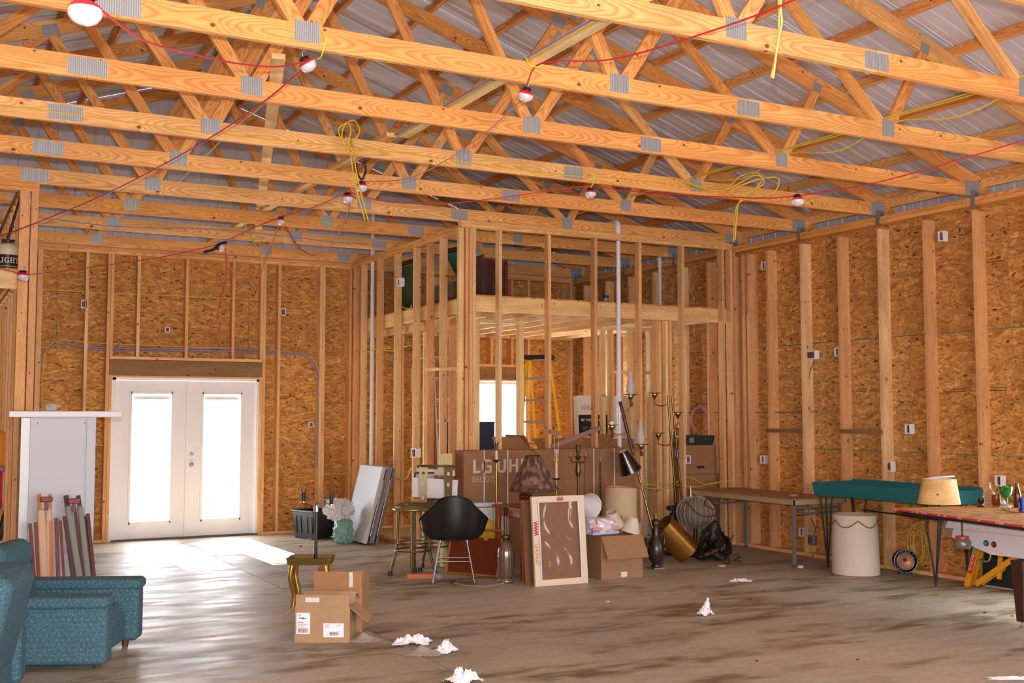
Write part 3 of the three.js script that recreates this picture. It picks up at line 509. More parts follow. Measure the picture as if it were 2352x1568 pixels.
backRun('low yellow cable sagging beside the doors', [[645, 1072], [656, 1088], [680, 1096], [740, 1090], [800, 1086]], YEL);
backRun('yellow cable dropping from the upper outlet box', [[188, 708], [196, 730], [194, 760], [192, 790]], YEL);
const sideRun = (lab, pts, mat = YEL) => cable('wall_cable', lab, 'cable', pts.map(([u, v]) => onX(u, v, RMX + 0.03)), 0.007, mat, 'cables threaded through the wall studs');
sideRun('yellow cable loop at head height through the room side studs', [[815, 806], [850, 806], [880, 796], [900, 798], [872, 803], [905, 806]]);
sideRun('yellow cable drooping from the grey box on the room side wall', [[930, 570], [918, 590], [910, 640], [914, 690], [925, 705], [944, 706], [945, 700]]);
sideRun('yellow cable falling down the face of a room side stud', [[911, 655], [913, 720], [911, 770], [918, 790], [925, 796], [944, 792]]);
sideRun('yellow cable falling along the middle stud to the twin outlet box', [[958, 568], [955, 650], [953, 760], [950, 820], [955, 840], [952, 930], [956, 1000], [962, 1030]]);
sideRun('yellow cable bending through the studs near the room corner', [[945, 900], [946, 850], [955, 828], [975, 823], [995, 826], [1005, 832]]);
sideRun('low yellow cables through the room side studs', [[830, 1082], [850, 1090], [872, 1090], [898, 1097], [930, 1098], [940, 1090]]);
sideRun('second low pale cable through the room side studs', [[868, 1096], [895, 1090], [915, 1100], [935, 1098], [942, 1080], [945, 1075]], M('#d9cfd0', 0.6));
const frontRun = (lab, pts) => cable('wall_cable', lab, 'cable', pts.map(([u, v]) => onZ(u, v, RMZ - 0.045)), 0.006, YEL, 'cables threaded through the wall studs');
frontRun('low yellow cable through the room front studs', [[1470, 1114], [1540, 1112], [1600, 1118], [1640, 1108], [1680, 1104], [1715, 1103]]);
frontRun('second low yellow cable dipping through the room front studs', [[1480, 1120], [1530, 1122], [1578, 1095], [1620, 1112], [1660, 1106], [1712, 1100]]);
const rightRun = (lab, pts, mat = YEL) => cable('wall_cable', lab, 'cable', pts.map(([u, v]) => onX(u, v, RX - 0.06)), 0.005, mat, 'cables threaded through the wall studs');
rightRun('low yellow cable through the long wall studs above the tan table', [[1722, 1102], [1790, 1108], [1850, 1114], [1900, 1122]]);
rightRun('lower yellow cable through the long wall studs above the tan table', [[1722, 1110], [1790, 1118], [1850, 1122], [1900, 1130]]);
rightRun('thin brown cable at mid height through the long wall studs', [[1560, 948], [1640, 947], [1720, 947], [1800, 947], [1880, 945]], M('#6b4a34', 0.7));
rightRun('cable falling from the open junction box to the tan table', [[1858, 825], [1860, 870], [1856, 915], [1852, 945], [1858, 1000], [1860, 1060], [1862, 1110]], M('#c9b65a', 0.7));
rightRun('brown cable curling under the open junction box', [[1870, 830], [1862, 850], [1857, 880], [1858, 920], [1854, 950]], M('#57402e', 0.7));
rightRun('black power cord dropping to the metal outlet box under the tan table', [[1866, 1158], [1860, 1178], [1868, 1200], [1873, 1215], [1868, 1232]], BLK);
{ // pink cable coil hung on the wall inside the room
  const p = []; for (let i = 0; i <= 26; i++) { const a = i / 12 * Math.PI * 2, r = 0.16 - 0.0015 * i; p.push(V(Math.sin(a) * 0.03, Math.cos(a) * r * 1.15, Math.sin(a) * r)); }
  const t = thing('cable_coil', 'pink cable coil hung on the long wall inside the framed room', 'cable', onX(1607, 963, RX - 0.16)); part(t, 'cord', tube(p, 0.006, 160, 5), M('#c9788c', 0.55));
}
{
  const t = thing('cable_coil', 'yellow cable coil hung low on the long wall behind the hairpin legs', 'cable', onX(2108, 1255, RX - 0.08));
  for (let k = 0; k < 6; k++) { const p = [], rx = rr(0.06, 0.11), ry = rr(0.13, 0.2), oz = rr(-0.04, 0.04), oy = rr(-0.05, 0.06); for (let i = 0; i < 12; i++) { const a = i / 12 * Math.PI * 2; p.push(V(rr(-0.015, 0.015), oy + Math.cos(a) * ry, oz + Math.sin(a) * rx)); } part(t, 'loop', tube(p, 0.0045, 60, 5, true), YEL); }
}
// white vent pipes
const PVC = M('#e4e2e6', 0.35);
{
  const b = onX(854, 900, RMX + 0.045), t = thing('vent_pipe', 'tall white plastic pipe standing in the room side wall', 'pipe', [b.x, 0, b.z]);
  part(t, 'pipe', cyl(0.027, 0.027, 4.4, 0, 0, 0, 20), PVC); part(t, 'coupling', cyl(0.033, 0.033, 0.1, 0, 3.78, 0, 20), PVC);
}
{
  const b = onZ(1422, 900, RMZ - 0.05), e = onY(1168, 583, 3.98), t = thing('vent_pipe', 'white plastic pipe in the room front wall bending back under the roof', 'pipe', [b.x, 0, b.z]);
  part(t, 'pipe', cyl(0.027, 0.027, 3.82, 0, 0, 0, 20), PVC);
  const d = e.clone().sub(b).setY(0).normalize();
  part(t, 'elbow', tube([[0, 3.78, 0], [0, 3.84, 0], [d.x * 0.02, 3.90, d.z * 0.02], [d.x * 0.08, 3.92, d.z * 0.08], [d.x * 0.14, 3.92, d.z * 0.14]], 0.036, 20, 14), PVC);
  part(t, 'pipe', rod([d.x * 0.1, 3.92, d.z * 0.1], [e.x - b.x, 3.98, e.z - b.z], 0.027, 0.027, 16), PVC);
}
{
  const b = onX(1516, 700, RX - 0.2), t = thing('vent_pipe', 'short white plastic pipe rising off the loft floor by the long wall', 'pipe', [b.x, LOFT1 + 0.018, b.z]);
  part(t, 'pipe', cyl(0.025, 0.025, 0.85, 0, 0, 0, 16), PVC); part(t, 'coupling', cyl(0.03, 0.03, 0.08, 0, 0.70, 0, 16), PVC);
}
// outlet boxes
function outlet(label, p, axis, w = 0.06, h = 0.095, twin = false) {
  const t = thing('outlet_box', label, 'outlet box', p, axis === 'x' ? -Math.PI / 2 : 0, 'outlet boxes nailed to the studs'), n = twin ? 2 : 1, W = w * n;
  const fr = 0.008; part(t, 'shell', [box(W, fr, 0.07, 0, h / 2, -0.035), box(W, fr, 0.07, 0, -h / 2, -0.035), box(fr, h, 0.07, -W / 2, 0, -0.035), box(fr, h, 0.07, W / 2, 0, -0.035), box(W, h, 0.004, 0, 0, -0.068)], WHITE);
  for (let i = 0; i < n; i++) { const x = (i - (n - 1) / 2) * w; part(t, 'device', rbox(w * 0.55, h * 0.72, 0.03, 0.004, x, 0, -0.03, 1), M('#4b4446', 0.5)); part(t, 'wire_end', tube([[x - 0.01, h * 0.3, -0.012], [x + 0.008, 0, -0.004], [x, -h * 0.3, -0.012]], 0.004, 10, 5), RED); }
  return t;
}
const oR = (l, u, v, w, h, tw) => outlet(l, onX(u, v, RX - 0.10), 'x', w, h, tw), oB = (l, u, v, w, h) => outlet(l, onZ(u, v, -14.93), 'z', w, h);
oR('outlet box high up between the studs of the long wall under the plate', 2160, 542); oR('small outlet box halfway up beside the stud with the junction box', 1921, 808);
oR('outlet box at waist height in the bay behind the teal tray table', 2084, 985); oR('outlet box low in the bay beside the room corner', 1750, 1055); oR('outlet box low behind the glass bottles', 2292, 1104);
oR('outlet box high up beside the room corner', 1752, 610); oR('outlet box near the floor between tan table and drum shade', 1839, 1222); oR('outlet box low inside the framed room wall', 1683, 976, 0.05, 0.08);
oR('wide open junction box with loose wires on a long wall stud', 1860, 815, 0.075, 0.09, true); oR('pale square box on the stud above the teal tray table', 2038, 1071, 0.09, 0.1);
oB('outlet box on the stud left of the white doors', 193, 698); oB('small box over the door header between cripple studs', 385, 757, 0.05, 0.06); oB('outlet box on the stud right of the white doors', 651, 716); oB('small outlet box at mid height beside the bent lavender cables', 715, 975, 0.05, 0.07); oB('outlet box near the floor behind the black tote', 749, 1155);
outlet('twin outlet box on the room side wall stud', onX(949, 1040, RMX - 0.02), 'x', 0.07, 0.1, true); outlet('white outlet box on the room front wall by the stacked cartons', onZ(1582, 1055, RMZ + 0.02), 'z');
outlet('grey outlet box high on the room side wall', onX(914, 648, RMX - 0.02), 'x', 0.09, 0.1);
{ const p = onX(1866, 1240, RX - 0.13), t = thing('metal_outlet_box', 'galvanised metal outlet box with cord under the tan table', 'outlet box', p, -Math.PI / 2); part(t, 'shell', rbox(0.1, 0.11, 0.055, 0.006, 0, 0, 0, 1), M('#a7a9ab', 0.4, { metalness: 0.7 })); part(t, 'socket', box(0.035, 0.07, 0.01, -0.015, 0, 0.03), M('#4a4a4c', 0.5)); }
{ const p = onZ(1556, 1040, RMZ + 0.02), t = thing('switch_box', 'grey plastic switch box on the pole beside the pole lamps', 'outlet box', p); part(t, 'shell', rbox(0.06, 0.09, 0.05, 0.005, 0, 0, 0, 1), M('#8b8f96', 0.5)); part(t, 'lever', box(0.012, 0.025, 0.01, 0, 0, 0.03), M('#70747a', 0.5)); }
// ================================================================ THINGS ON THE LEFT AND MIDDLE FLOOR
const F = (u, v) => onY(u, v, 0);                                          // a point on the floor
const loc = (t, p) => xyz(p).clone().sub(t.position);
const CARD = M('#ffffff', 0.85, { map: TEX.card }), CARD2 = M('#e8d6c4', 0.85, { map: TEX.card }), CARD3 = M('#f6e2cc', 0.85, { map: TEX.card });
const BRASS = M('#b08d4a', 0.3, { metalness: 0.9 }), OLDBRASS = M('#6e5a34', 0.4, { metalness: 0.8 }), CHROME = M('#c8c6c4', 0.2, { metalness: 0.95 }), STEEL = M('#9c9a98', 0.35, { metalness: 0.85 });
function decal(parent, w, h, draw, pos, rot, name = 'print', px = 900, extra = {}) {
  const t = canvasTex(Math.round(w * px), Math.round(h * px), draw); return part(parent, name, new THREE.BoxGeometry(w, h, 0.001), M('#ffffff', 0.7, { map: t, ...extra }), pos, rot);
}
function inkDecal(parent, w, h, draw, pos, rot, name = 'lettering', px = 600) { const t = canvasTex(Math.round(w * px), Math.round(h * px), draw); return part(parent, name, new THREE.PlaneGeometry(w, h), M('#ffffff', 0.8, { map: t, transparent: true, alphaTest: 0.4 }), pos, rot); }
// ---- teal tweed armchairs
{
  const tex = dataTex(256, 256, (a, c) => {
    const j = Math.floor(c * 16), fx = (a * 13 + (j % 2) * 0.5) % 1, fy = (c * 16) % 1, d = Math.abs(fy - 0.75 + 0.9 * fx);
    const fl = d < 0.11 && fx < 0.42 && fx > 0.1 ? 1 : 0, n = noise(a * 128, c * 128, 128, 128, 4), b = 0.7 + 0.55 * n;
    return mix3([64 * b, 100 * b, 112 * b], [156, 184, 188], fl * 0.5 * (0.3 + n * 0.7));
  });
  const cloth = M('#ffffff', 0.92, { map: tex, sheen: 0.4, sheenRoughness: 0.7, bumpMap: tex, bumpScale: 0.002 });
  const soft = (w, h, d, r, x, y, z) => boxUV(rbox(w, h, d, r, x, y, z, 5), 2.0);
  const chair = (label, pos, turn) => {
    const t = thing('armchair', label, 'armchair', pos, turn, 'matching teal tweed armchairs');       // faces local +x
    part(t, 'base', soft(0.74, 0.20, 0.62, 0.03, -0.02, 0.15, 0), cloth); part(t, 'seat_cushion', soft(0.62, 0.12, 0.56, 0.05, 0.03, 0.26, 0), cloth);
    for (const s of [-1, 1]) {
      const arm = part(t, 'arm', soft(0.86, 0.40, 0.17, 0.04, 0, 0.24, s * 0.38), cloth);
      part(arm, 'arm_pad', soft(0.88, 0.08, 0.21, 0.04, 0.005, 0.43, s * 0.385), cloth);
    }
    const b = part(t, 'backrest', soft(0.2, 0.58, 0.60, 0.07, 0, 0, 0), cloth, [-0.36, 0.46, 0], [0, 0, 0.22]);
    part(b, 'headrest', soft(0.2, 0.2, 0.58, 0.08, 0.03, 0.2, 0), cloth);
    for (const sx of [-1, 1]) for (const sz of [-1, 1]) part(t, 'foot', cyl(0.02, 0.028, 0.06, sx * 0.34, 0, sz * 0.33, 12), M('#5a3420', 0.5));
  };
  chair('teal tweed armchair with its near side turned to the white metal cabinet', [0.88, 0, -8.09], -0.42);
  chair('teal tweed armchair standing with its back against the other one', [0.07, 0, -7.05], Math.PI - 0.3);
}
// ---- white cabinet with stainless edge, strip light on top, cots leaning on it
{
  const z = -10.72, a = onZ(48, 958, z), m = onZ(70, 958, z), b = onZ(222, 960, z), H = 1.59;
  const t = thing('metal_cabinet', 'tall white metal cabinet with stainless edge beside the left corner post', 'cabinet', [(a.x + b.x) / 2, 0, z - 0.13]), w = b.x - a.x;
  const wm = M('#c9ccd2', 0.5), off = -(t.position.x);
  part(t, 'body', box(w - 0.005, H, 0.24, 0, H / 2, 0), wm); part(t, 'upper_panel', rbox(b.x - m.x - 0.09, 1.18, 0.02, 0.004, (m.x + b.x) / 2 - 0.05 + off, 0.99, 0.125, 1), wm);
  part(t, 'lower_panel', rbox(b.x - m.x - 0.09, 0.37, 0.02, 0.004, (m.x + b.x) / 2 - 0.05 + off, 0.205, 0.125, 1), wm);
  part(t, 'side_strip', rbox(0.075, H - 0.02, 0.02, 0.003, b.x - 0.045 + off, H / 2, 0.123, 1), wm);
  part(t, 'stainless_edge', rbox(m.x - a.x, H, 0.03, 0.004, (a.x + m.x) / 2 + off, H / 2, 0.13, 1), M('#a8a5a0', 0.5, { metalness: 0.9 }));
  for (const [x, y] of [[m.x + 0.06, H - 0.05], [b.x - 0.1, H - 0.05], [b.x - 0.1, 0.43]]) part(t, 'screw', spin(cyl(0.006, 0.006, 0.006), Math.PI / 2).translate(x + off, y, 0.136), M('#3c3c3e', 0.4));
  const s0 = onZ(22, 952, z + 0.1), s1 = onZ(283, 953, z + 0.1);
  const l = thing('light_strip', 'long white strip fixture lying across the metal cabinet top', 'light fixture', [(s0.x + s1.x) / 2, H + 0.001, z - 0.02]);
  part(l, 'housing', rbox(s1.x - s0.x, 0.055, 0.06, 0.008, 0, 0.028, 0, 2), M('#e9e6e8', 0.4)); part(l, 'end_cap', box(0.01, 0.05, 0.055, (s1.x - s0.x) / 2, 0.027, 0), M('#d8d4d6', 0.5));
  const g = onZ(118, 947, z); const bag = new THREE.IcosahedronGeometry(0.045, 3), p = bag.attributes.position; for (let i = 0; i < p.count; i++) { const k = 0.75 + 0.5 * hash(Math.round(p.getX(i) * 400), Math.round(p.getY(i) * 400 + p.getZ(i) * 977), 3); p.setXYZ(i, p.getX(i) * k * 1.2, p.getY(i) * k * 0.8, p.getZ(i) * k); } bag.computeVertexNormals();
  solo('plastic_wrap', 'crumpled clear plastic on the white strip fixture', 'plastic', bag, M('#d9d2cc', 0.2, { transmission: 0.3, thickness: 0 }), [g.x, H + 0.092, z - 0.02]);
}
{
  const cot = (label, z, canvas, sticks, wraps, cross) => {
    const t = thing('folded_cot', label, 'cot', [onZ(sticks[0][2], 1300, z).x, 0, z], 0, 'folded wooden camp cots');
    const wood = { r: M('#8a4a2e', 0.6, { map: TEX.stud }), t: M('#d9a070', 0.6, { map: TEX.stud }), d: M('#5c2a1c', 0.6, { map: TEX.stud }) };
    const line = (u0, v0, u1, z0) => { const a = onZ(u0, v0, z0), b = onZ(u1, 1325, z0); const k = a.y / (a.y - b.y); return [loc(t, a).setZ(z0 - z - 0.05), loc(t, V(a.x + (b.x - a.x) * k, 0.0, z0)).setZ(z0 - z + 0.06)]; };
    for (const [u0, v0, u1, w, m, dz = 0] of sticks) { const [a, b] = line(u0, v0, u1, z + dz); board(t, 'rail', a, b, w, 0.03, wood[m], UPX); }
    for (const [u0, v0, u1, w] of wraps) { const [a, b] = line(u0, v0, u1, z + 0.03); const d = b.clone().sub(a), g = rbox(w, d.length(), 0.055, 0.02, 0, 0, 0, 3), p = g.attributes.position; for (let i = 0; i < p.count; i++) p.setX(i, p.getX(i) * (1 + 0.12 * Math.sin(p.getY(i) * 17) * Math.cos(p.getY(i) * 5))); g.computeVertexNormals(); const m = part(t, 'canvas_roll', g, canvas, a.clone().add(b).multiplyScalar(0.5)); m.quaternion.setFromUnitVectors(V(0, -1, 0), d.normalize()); }
    for (const [u0, u1, v] of cross) { const a = loc(t, onZ(u0, v, z)), b = loc(t, onZ(u1, v, z)); part(t, 'hinge_block', rbox(b.x - a.x, 0.045, 0.04, 0.008, (a.x + b.x) / 2, a.y, 0.03, 1), M('#7c2b26', 0.5)); part(t, 'hinge_plate', box(0.03, 0.09, 0.03, (a.x + b.x) / 2, a.y - 0.05, 0.03), M('#6e2420', 0.5)); }
  };
  cot('folded camp cot with beige canvas leaning on the white metal cabinet', -10.42, M('#d3b495', 0.95), [[91, 1135, 96, 0.03, 't'], [116, 1135, 114, 0.03, 't'], [70, 1203, 78, 0.026, 'r', 0.02], [83, 1200, 88, 0.026, 'r', 0.05], [118, 1197, 118, 0.03, 't', 0.06], [131, 1190, 133, 0.03, 'r', 0.03], [140, 1196, 146, 0.02, 'r', 0]], [[95, 1170, 100, 0.066], [113, 1168, 112, 0.05]], [[92, 120, 1146]]);
  cot('folded camp cot with grey canvas and dark wood leaning on the white metal cabinet', -10.40, M('#8d8f86', 0.95), [[153, 1138, 178, 0.04, 'd'], [181, 1138, 206, 0.034, 'd'], [150, 1186, 167, 0.032, 'd', 0.05], [171, 1150, 192, 0.024, 'd', 0.02], [203, 1180, 215, 0.03, 'd', 0.03], [196, 1186, 210, 0.02, 'd', 0]], [[158, 1162, 181, 0.058], [185, 1162, 201, 0.05]], [[155, 183, 1150]]);
}
// ---- things at the left edge, inside the left room
{
  const z = -12.3, b = onZ(2, 1120, z), t = thing('toy_slide', 'orange red and yellow plastic toy beyond the left corner post', 'toy', [b.x - 0.27, 0, z]);
  part(t, 'top_block', rbox(0.6, 0.38, 0.4, 0.06, 0, 1.27, 0), M('#d98213', 0.5)); part(t, 'middle_block', rbox(0.58, 0.42, 0.42, 0.08, 0, 0.87, 0), M('#b81e1c', 0.4));
  part(t, 'purple_band', rbox(0.6, 0.06, 0.41, 0.02, 0, 1.08, 0), M('#a0687a', 0.5)); part(t, 'lower_block', rbox(0.57, 0.3, 0.4, 0.05, 0, 0.52, 0), M('#e0a020', 0.45)); part(t, 'base', rbox(0.6, 0.38, 0.42, 0.03, 0, 0.19, 0), M('#c9c4bc', 0.6));
  const t2 = thing('padded_rack', 'black padded rack leaning on the left corner post', 'rack', F(6, 1330)); const q = t2.position; const pt = (u, v) => loc(t2, onZ(u, v, q.z));
  part(t2, 'padded_bar', tube([pt(25, 1152), pt(18, 1170), pt(8, 1200), pt(-8, 1245), pt(-20, 1290)], 0.035, 24, 10), BLK); part(t2, 'strap', tube([pt(-5, 1182), pt(12, 1183), pt(30, 1179), pt(48, 1177)], 0.008, 12, 5), M('#c9b02e', 0.6));
  part(t2, 'wire_loop', tube([pt(1, 1270), pt(8, 1228), pt(14, 1222), pt(16, 1232), pt(6, 1270)], 0.006, 24, 6), M('#55585e', 0.4)); part(t2, 'foot_bar', rod([0, 0.02, 0], pt(-10, 1260), 0.02, 0.02, 10), BLK);
}
// ---- black tote, bags, folded tables
{
  const a = F(668, 1234), b = F(722, 1242), c = F(783, 1236), w = 0.60, d = 0.42, H = 0.36;
  const dir = b.clone().sub(a).normalize(), ang = Math.atan2(-(c.z - b.z), c.x - b.x), t = thing('storage_tote', 'open black plastic storage tote by the end wall', 'tote', a.clone().add(c).multiplyScalar(0.5), ang);
  const blk = M('#1c1d20', 0.4), wl = (g) => g; const W = c.clone().sub(b).length(), Dp = b.clone().sub(a).length() * 0.85;
  const side = (sx, sz) => { const s = new THREE.Shape(); s.moveTo(-1, 0); return s; };
  const shell = new THREE.CylinderGeometry(1, 0.88, H, 4, 1, true); shell.rotateY(Math.PI / 4); shell.scale(W / 2 * Math.SQRT2, 1, Dp / 2 * Math.SQRT2); shell.translate(0, H / 2 + 0.01, 0);
  const flat = shell.toNonIndexed(); flat.computeVertexNormals(); part(t, 'shell', flat, blk); part(t, 'bottom', box(W * 0.86, 0.015, Dp * 0.86, 0, 0.012, 0), blk);
  part(t, 'rim', [rbox(W + 0.03, 0.025, 0.035, 0.008, 0, H, Dp / 2), rbox(W + 0.03, 0.025, 0.035, 0.008, 0, H, -Dp / 2), rbox(0.035, 0.025, Dp, 0.008, W / 2, H, 0), rbox(0.035, 0.025, Dp, 0.008, -W / 2, H, 0)], blk);
  for (const zz of [-0.15, -0.05, 0.09, 0.19]) part(t, 'rib', spin(box(0.012, 0.22, 0.014), 0, 0, 0.06).translate(-W * 0.475, H * 0.52, zz), M('#0f1012', 0.4));
  const bagGeo = (r, sx, sy, sz, amp, s) => { const g = new THREE.IcosahedronGeometry(r, 5), p = g.attributes.position; for (let i = 0; i < p.count; i++) { const x = p.getX(i) / r, y = p.getY(i) / r, z = p.getZ(i) / r, k = 1 + amp * (Math.abs(Math.sin(x * 7 + s + 2 * Math.sin(y * 5))) - 0.5) + amp * 0.7 * (Math.abs(Math.sin(y * 9 + z * 8 + s * 2)) - 0.5) + amp * 0.5 * Math.sin(z * 13 + x * 11 + s); p.setXYZ(i, x * r * k * sx, y * r * k * sy, z * r * k * sz); } g.computeVertexNormals(); return g; };
  const g1 = V(4.76, 0, -13.47); solo('plastic_bag', 'green tinted plastic bag of glass pieces on the floor beside the tote', 'bag', bagGeo(0.16, 0.75, 1.15, 0.75, 0.2, 1), M('#86bdb0', 0.25, { transmission: 0.25, thickness: 0, clearcoat: 0.6 }), [g1.x, 0.155, g1.z]);
  solo('plastic_bag', 'white crumpled plastic bag slumped over the tote rim', 'bag', bagGeo(0.15, 1.15, 0.85, 0.9, 0.26, 4), M('#e2e2e8', 0.3, { transmission: 0.2, thickness: 0, clearcoat: 0.4 }), [g1.x - 0.05, 0.42, g1.z - 0.02]);
  const tw = thing('twine_pile', 'loose pale twine tangled on the floor by the tote', 'twine', F(800, 1245)); tw.userData.kind = 'stuff';
  const loops = []; for (let k = 0; k < 9; k++) { const p = []; let x = rr(-0.2, 0.2), z = rr(-0.12, 0.12); for (let i = 0; i < 7; i++) { p.push([x, 0.008 + rnd() * 0.07, z]); x += rr(-0.16, 0.16); z += rr(-0.12, 0.12); } loops.push(tube(p, 0.004, 30, 4)); } part(tw, 'strands', loops, M('#cdb9a6', 0.8));
}
{
  const base = V(4.94, 0, -13.5), lean = 0.30, L = 0.95, D = 0.78;
  for (let k = 0; k < 2; k++) {
    const t = thing('folding_table', k ? 'grey folded plastic table wedged behind the pale one against the studs' : 'pale grey folded plastic table leaning on the room side wall', 'folding table', [base.x + k * 0.097, 0.022, base.z - k * 0.02], 0, 'folded plastic tables leaning on the studs'); t.rotation.z = -lean * 0.82;
    const m = k ? M('#8d9198', 0.5) : M('#c3cbd2', 0.45), sh = new THREE.Shape(), n = 16;
    sh.moveTo(0, 0); sh.lineTo(0.028, 0); for (let i = 0; i <= n; i++) { const y = i / n * L; sh.lineTo(0.028 + 0.012 * (1 + Math.tanh((y - L * 0.55) * 14)) / 2, y); } sh.lineTo(0, L); sh.closePath();
    part(t, 'leaf', new THREE.ExtrudeGeometry(sh, { depth: D, bevelEnabled: true, bevelSize: 0.006, bevelThickness: 0.006, bevelSegments: 2 }).translate(-0.03, 0, -D / 2), m);
    part(t, 'leaf', rbox(0.03, L, D, 0.01, 0.045, L / 2, 0), M('#767b82', 0.5)); part(t, 'hinge_gap', box(0.018, L - 0.04, D - 0.03, 0.022, L / 2, 0), M('#22252a', 0.6));
    part(t, 'leg_tube', [rod([0.022, 0.1, D / 2], [0.022, 0.8, D / 2], 0.012), rod([0.022, 0.1, -D / 2], [0.022, 0.8, -D / 2], 0.012)], STEEL);
  }
}
// ---- brass tray lamp with the two cartons in front
{
  const p = F(713, 1392), t = thing('tray_lamp', 'brass tray table lamp with bare twin sockets behind the open cartons', 'lamp', p, -YAW);
  const gold = M('#a8873c', 0.35, { metalness: 0.7 });
  part(t, 'tray', [box(0.34, 0.012, 0.26, 0, 0.365, 0), spin(box(0.35, 0.06, 0.01), 0.35).translate(0, 0.39, 0.135), spin(box(0.35, 0.06, 0.01), -0.35).translate(0, 0.39, -0.135), spin(box(0.01, 0.06, 0.27), 0, 0, -0.35).translate(0.172, 0.39, 0), spin(box(0.01, 0.06, 0.27), 0, 0, 0.35).translate(-0.172, 0.39, 0)], M('#7f6a3c', 0.45, { metalness: 0.5 }));
  for (const sx of [-1, 1]) for (const sz of [-1, 1]) part(t, 'leg', tube([[sx * 0.14, 0.36, sz * 0.1], [sx * 0.15, 0.25, sz * 0.11], [sx * 0.12, 0.1, sz * 0.09], [sx * 0.13, 0, sz * 0.1]], 0.022, 16, 8), gold);
  part(t, 'pole', cyl(0.016, 0.012, 0.5, 0.05, 0.37, 0.06, 14), M('#4a423c', 0.2, { metalness: 0.85 }));
  part(t, 'collar', cyl(0.02, 0.02, 0.05, 0.05, 0.80, 0.06, 14), CHROME); part(t, 'cross_arm', rod([-0.06, 0.885, 0.05], [0.18, 0.865, 0.08], 0.006), CHROME);
  for (const [x, y, z] of [[-0.06, 0.885, 0.05], [0.18, 0.865, 0.08]]) { const s = part(t, 'socket', cyl(0.016, 0.018, 0.075, x, y, z, 12), BLK); part(s, 'plate', cyl(0.025, 0.025, 0.01, x, y - 0.01, z, 14), CHROME); part(s, 'prong', [rod([x - 0.01, y + 0.07, z], [x - 0.018, y + 0.1, z], 0.005), rod([x + 0.01, y + 0.07, z], [x + 0.018, y + 0.1, z], 0.005)], BLK); }
}
function carton(name, label, pos, turn, w, h, d, mat, opts = {}) {               // open or closed cardboard box, local front = +z
  const t = thing(name, label, 'carton', pos, turn, opts.group), th = 0.006;
  part(t, 'front_panel', boxUV(box(w, h, th, 0, h / 2, d / 2), 4), mat); part(t, 'back_panel', boxUV(box(w, h, th, 0, h / 2, -d / 2), 4), mat);
  part(t, 'side_panel', boxUV(box(th, h, d - th, -w / 2 + th / 2, h / 2, 0), 4), mat); part(t, 'side_panel', boxUV(box(th, h, d - th, w / 2 - th / 2, h / 2, 0), 4), mat);
  part(t, 'bottom_panel', boxUV(box(w - th, th, d - th, 0, th / 2, 0), 4), mat);
  const flap = (nm, len, wide, px, pz, ax, ang) => { const g = new THREE.Group(); const m = part(t, nm, boxUV(ax === 'x' ? box(wide, len, th * 0.8, 0, len / 2, 0) : box(th * 0.8, len, wide, 0, len / 2, 0), 4), opts.flapMat || mat, [px, h, pz]); m.rotation[ax] = ang; return m; };
  const f = opts.flaps || {};                                                     // angle from upright, outward positive
  if (f.front !== undefined) flap('flap', d * (f.len || 0.48), w - 0.01, 0, d / 2, 'x', f.front);
  if (f.back !== undefined) flap('flap', d * (f.lenB || 0.48), w - 0.01, 0, -d / 2, 'x', -f.back);
  if (f.left !== undefined) flap('flap', d * (f.lenL || 0.48), d - 0.02, -w / 2, 0, 'z', f.left);
  if (f.right !== undefined) flap('flap', d * (f.lenR || 0.48), d - 0.02, w / 2, 0, 'z', -f.right);
  if (opts.closed) part(t, 'top_panel', boxUV(box(w, th, d, 0, h, 0), 4), mat);
  return t;
}
